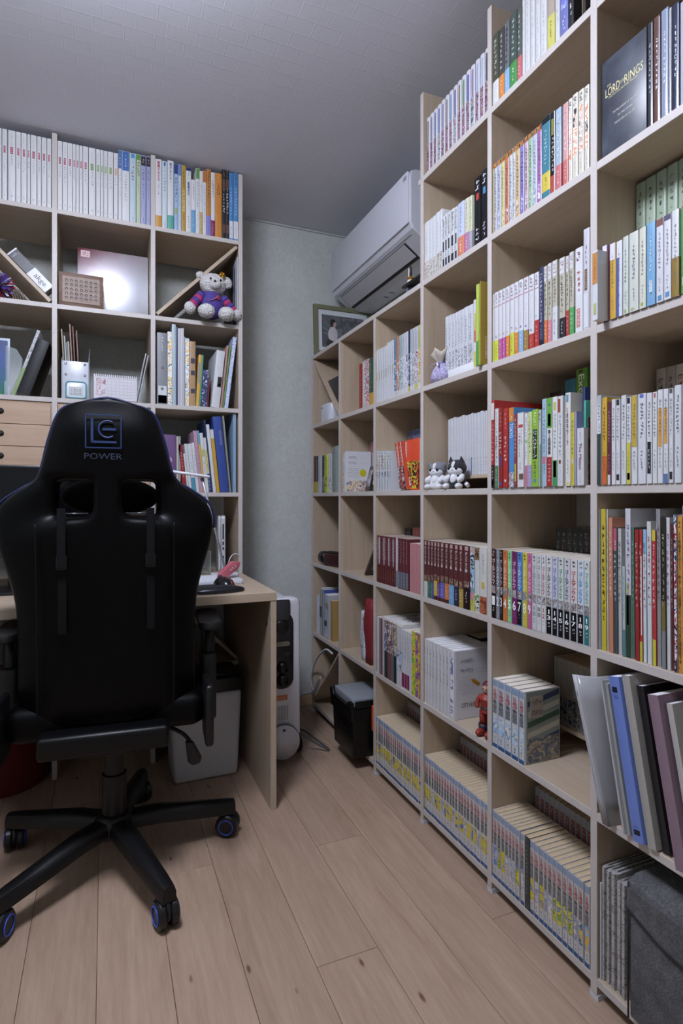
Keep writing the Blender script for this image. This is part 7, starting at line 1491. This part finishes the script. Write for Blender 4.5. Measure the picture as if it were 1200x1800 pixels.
mxf = a.n('Mix', data_type='FLOAT'); mxf.inputs[0].default_value = .3; a.l(n1_, 'Fac', mxf, 2); a.l(n2_, 'Fac', mxf, 3)
rr_ = a.ramp([(.36, '#3e3e40'), (.5, '#58585a'), (.66, '#78787a')]); a.l(mxf, 0, rr_, 'Fac'); a.l(rr_, 'Color', a.b, 'Base Color'); a.b.inputs['Roughness'].default_value = 1.0; a.bump(n1_, 'Fac', .6, .002); FELT = a.m
fw = fxp.y - (UY(6) + T / 2 + .006)
obj('box_body', box_me(0, .28, -fw, 0, 0, .262, .006, 3), FELT, fbx)
obj('lid', prism_me([(-.004, .236), (-.002, .262), (.02, .272), (.28, .272), (.28, .264), (.02, .264), (.004, .256), (.003, .236)], -fw - .002, .002, 'y', .001, 1), FELT, fbx)
bm = bmesh.new(); N_ = 14
ring0 = [(-i / N_ * fw, .252) for i in range(N_ + 1)]; ring1 = [(-i / N_ * fw, .214 - .030 * math.sin(PI * i / N_)) for i in range(N_ + 1)]
add_prism(bm, ring0 + ring1[::-1], -.0055, -.0005, 'x')
obj('flap', from_bm(bm), FELT, fbx)
obj('edge_binding', tube_me([(-.006, y_, z_) for y_, z_ in ring1], .0018, 6), M('#26272c', .8), fbx); obj('edge_binding', tube_me([(-.003, -.001, .0), (-.003, -.001, .262)], .0018, 6), M('#26272c', .8), fbx)
# small figure beside the collector comics
fp = onx(848, 0, XF + .028)
fg = empty('toy_figure', (XF + .030, UY(4) + T / 2 + .040, ZT[6] + .0003), (0, 0, .35), 'small red and navy toy figure in boots beside comics', 'toy')
RD = M('#8a2c20', .5); NV = M('#22222e', .5)
for s in (-1, 1):
    obj('boot', ball_me((-.010, s * .014, .010), (.022, .011, .010), 18, 10), RD, fg); obj('boot_cuff', tube_me([(0, s * .014, .008), (0, s * .013, .030)], [.011, .013], 14), NV, fg)
    obj('leg', tube_me([(0, s * .013, .028), (0, s * .011, .066)], [.010, .012], 14), RD, fg); obj('arm', tube_me(spline([(0, s * .018, .108), (-.006, s * .027, .090), (-.012, s * .024, .074)], 4), .0065, 10), RD, fg)
obj('torso', lathe_me([(.012, .062), (.019, .066), (.017, .082), (.022, .104), (.014, .114), (.006, .118)], 20), RD, fg); obj('belt', lathe_me([(.0175, .074), (.0195, .077), (.0175, .081)], 20), NV, fg)
hd = obj('head', ball_me((0, 0, .130), (.014, .014, .016), 18, 14), M('#b08a74', .6), fg); obj('hair', ball_me((.004, 0, .136), (.0155, .0165, .0145), 18, 12), M('#5a1c24', .6), hd)
for s in (-1, 1): obj('eye', ball_me((-.0132, s * .005, .131), (.0012, .0022, .0018), 8, 6), NV, hd)

flush_text()

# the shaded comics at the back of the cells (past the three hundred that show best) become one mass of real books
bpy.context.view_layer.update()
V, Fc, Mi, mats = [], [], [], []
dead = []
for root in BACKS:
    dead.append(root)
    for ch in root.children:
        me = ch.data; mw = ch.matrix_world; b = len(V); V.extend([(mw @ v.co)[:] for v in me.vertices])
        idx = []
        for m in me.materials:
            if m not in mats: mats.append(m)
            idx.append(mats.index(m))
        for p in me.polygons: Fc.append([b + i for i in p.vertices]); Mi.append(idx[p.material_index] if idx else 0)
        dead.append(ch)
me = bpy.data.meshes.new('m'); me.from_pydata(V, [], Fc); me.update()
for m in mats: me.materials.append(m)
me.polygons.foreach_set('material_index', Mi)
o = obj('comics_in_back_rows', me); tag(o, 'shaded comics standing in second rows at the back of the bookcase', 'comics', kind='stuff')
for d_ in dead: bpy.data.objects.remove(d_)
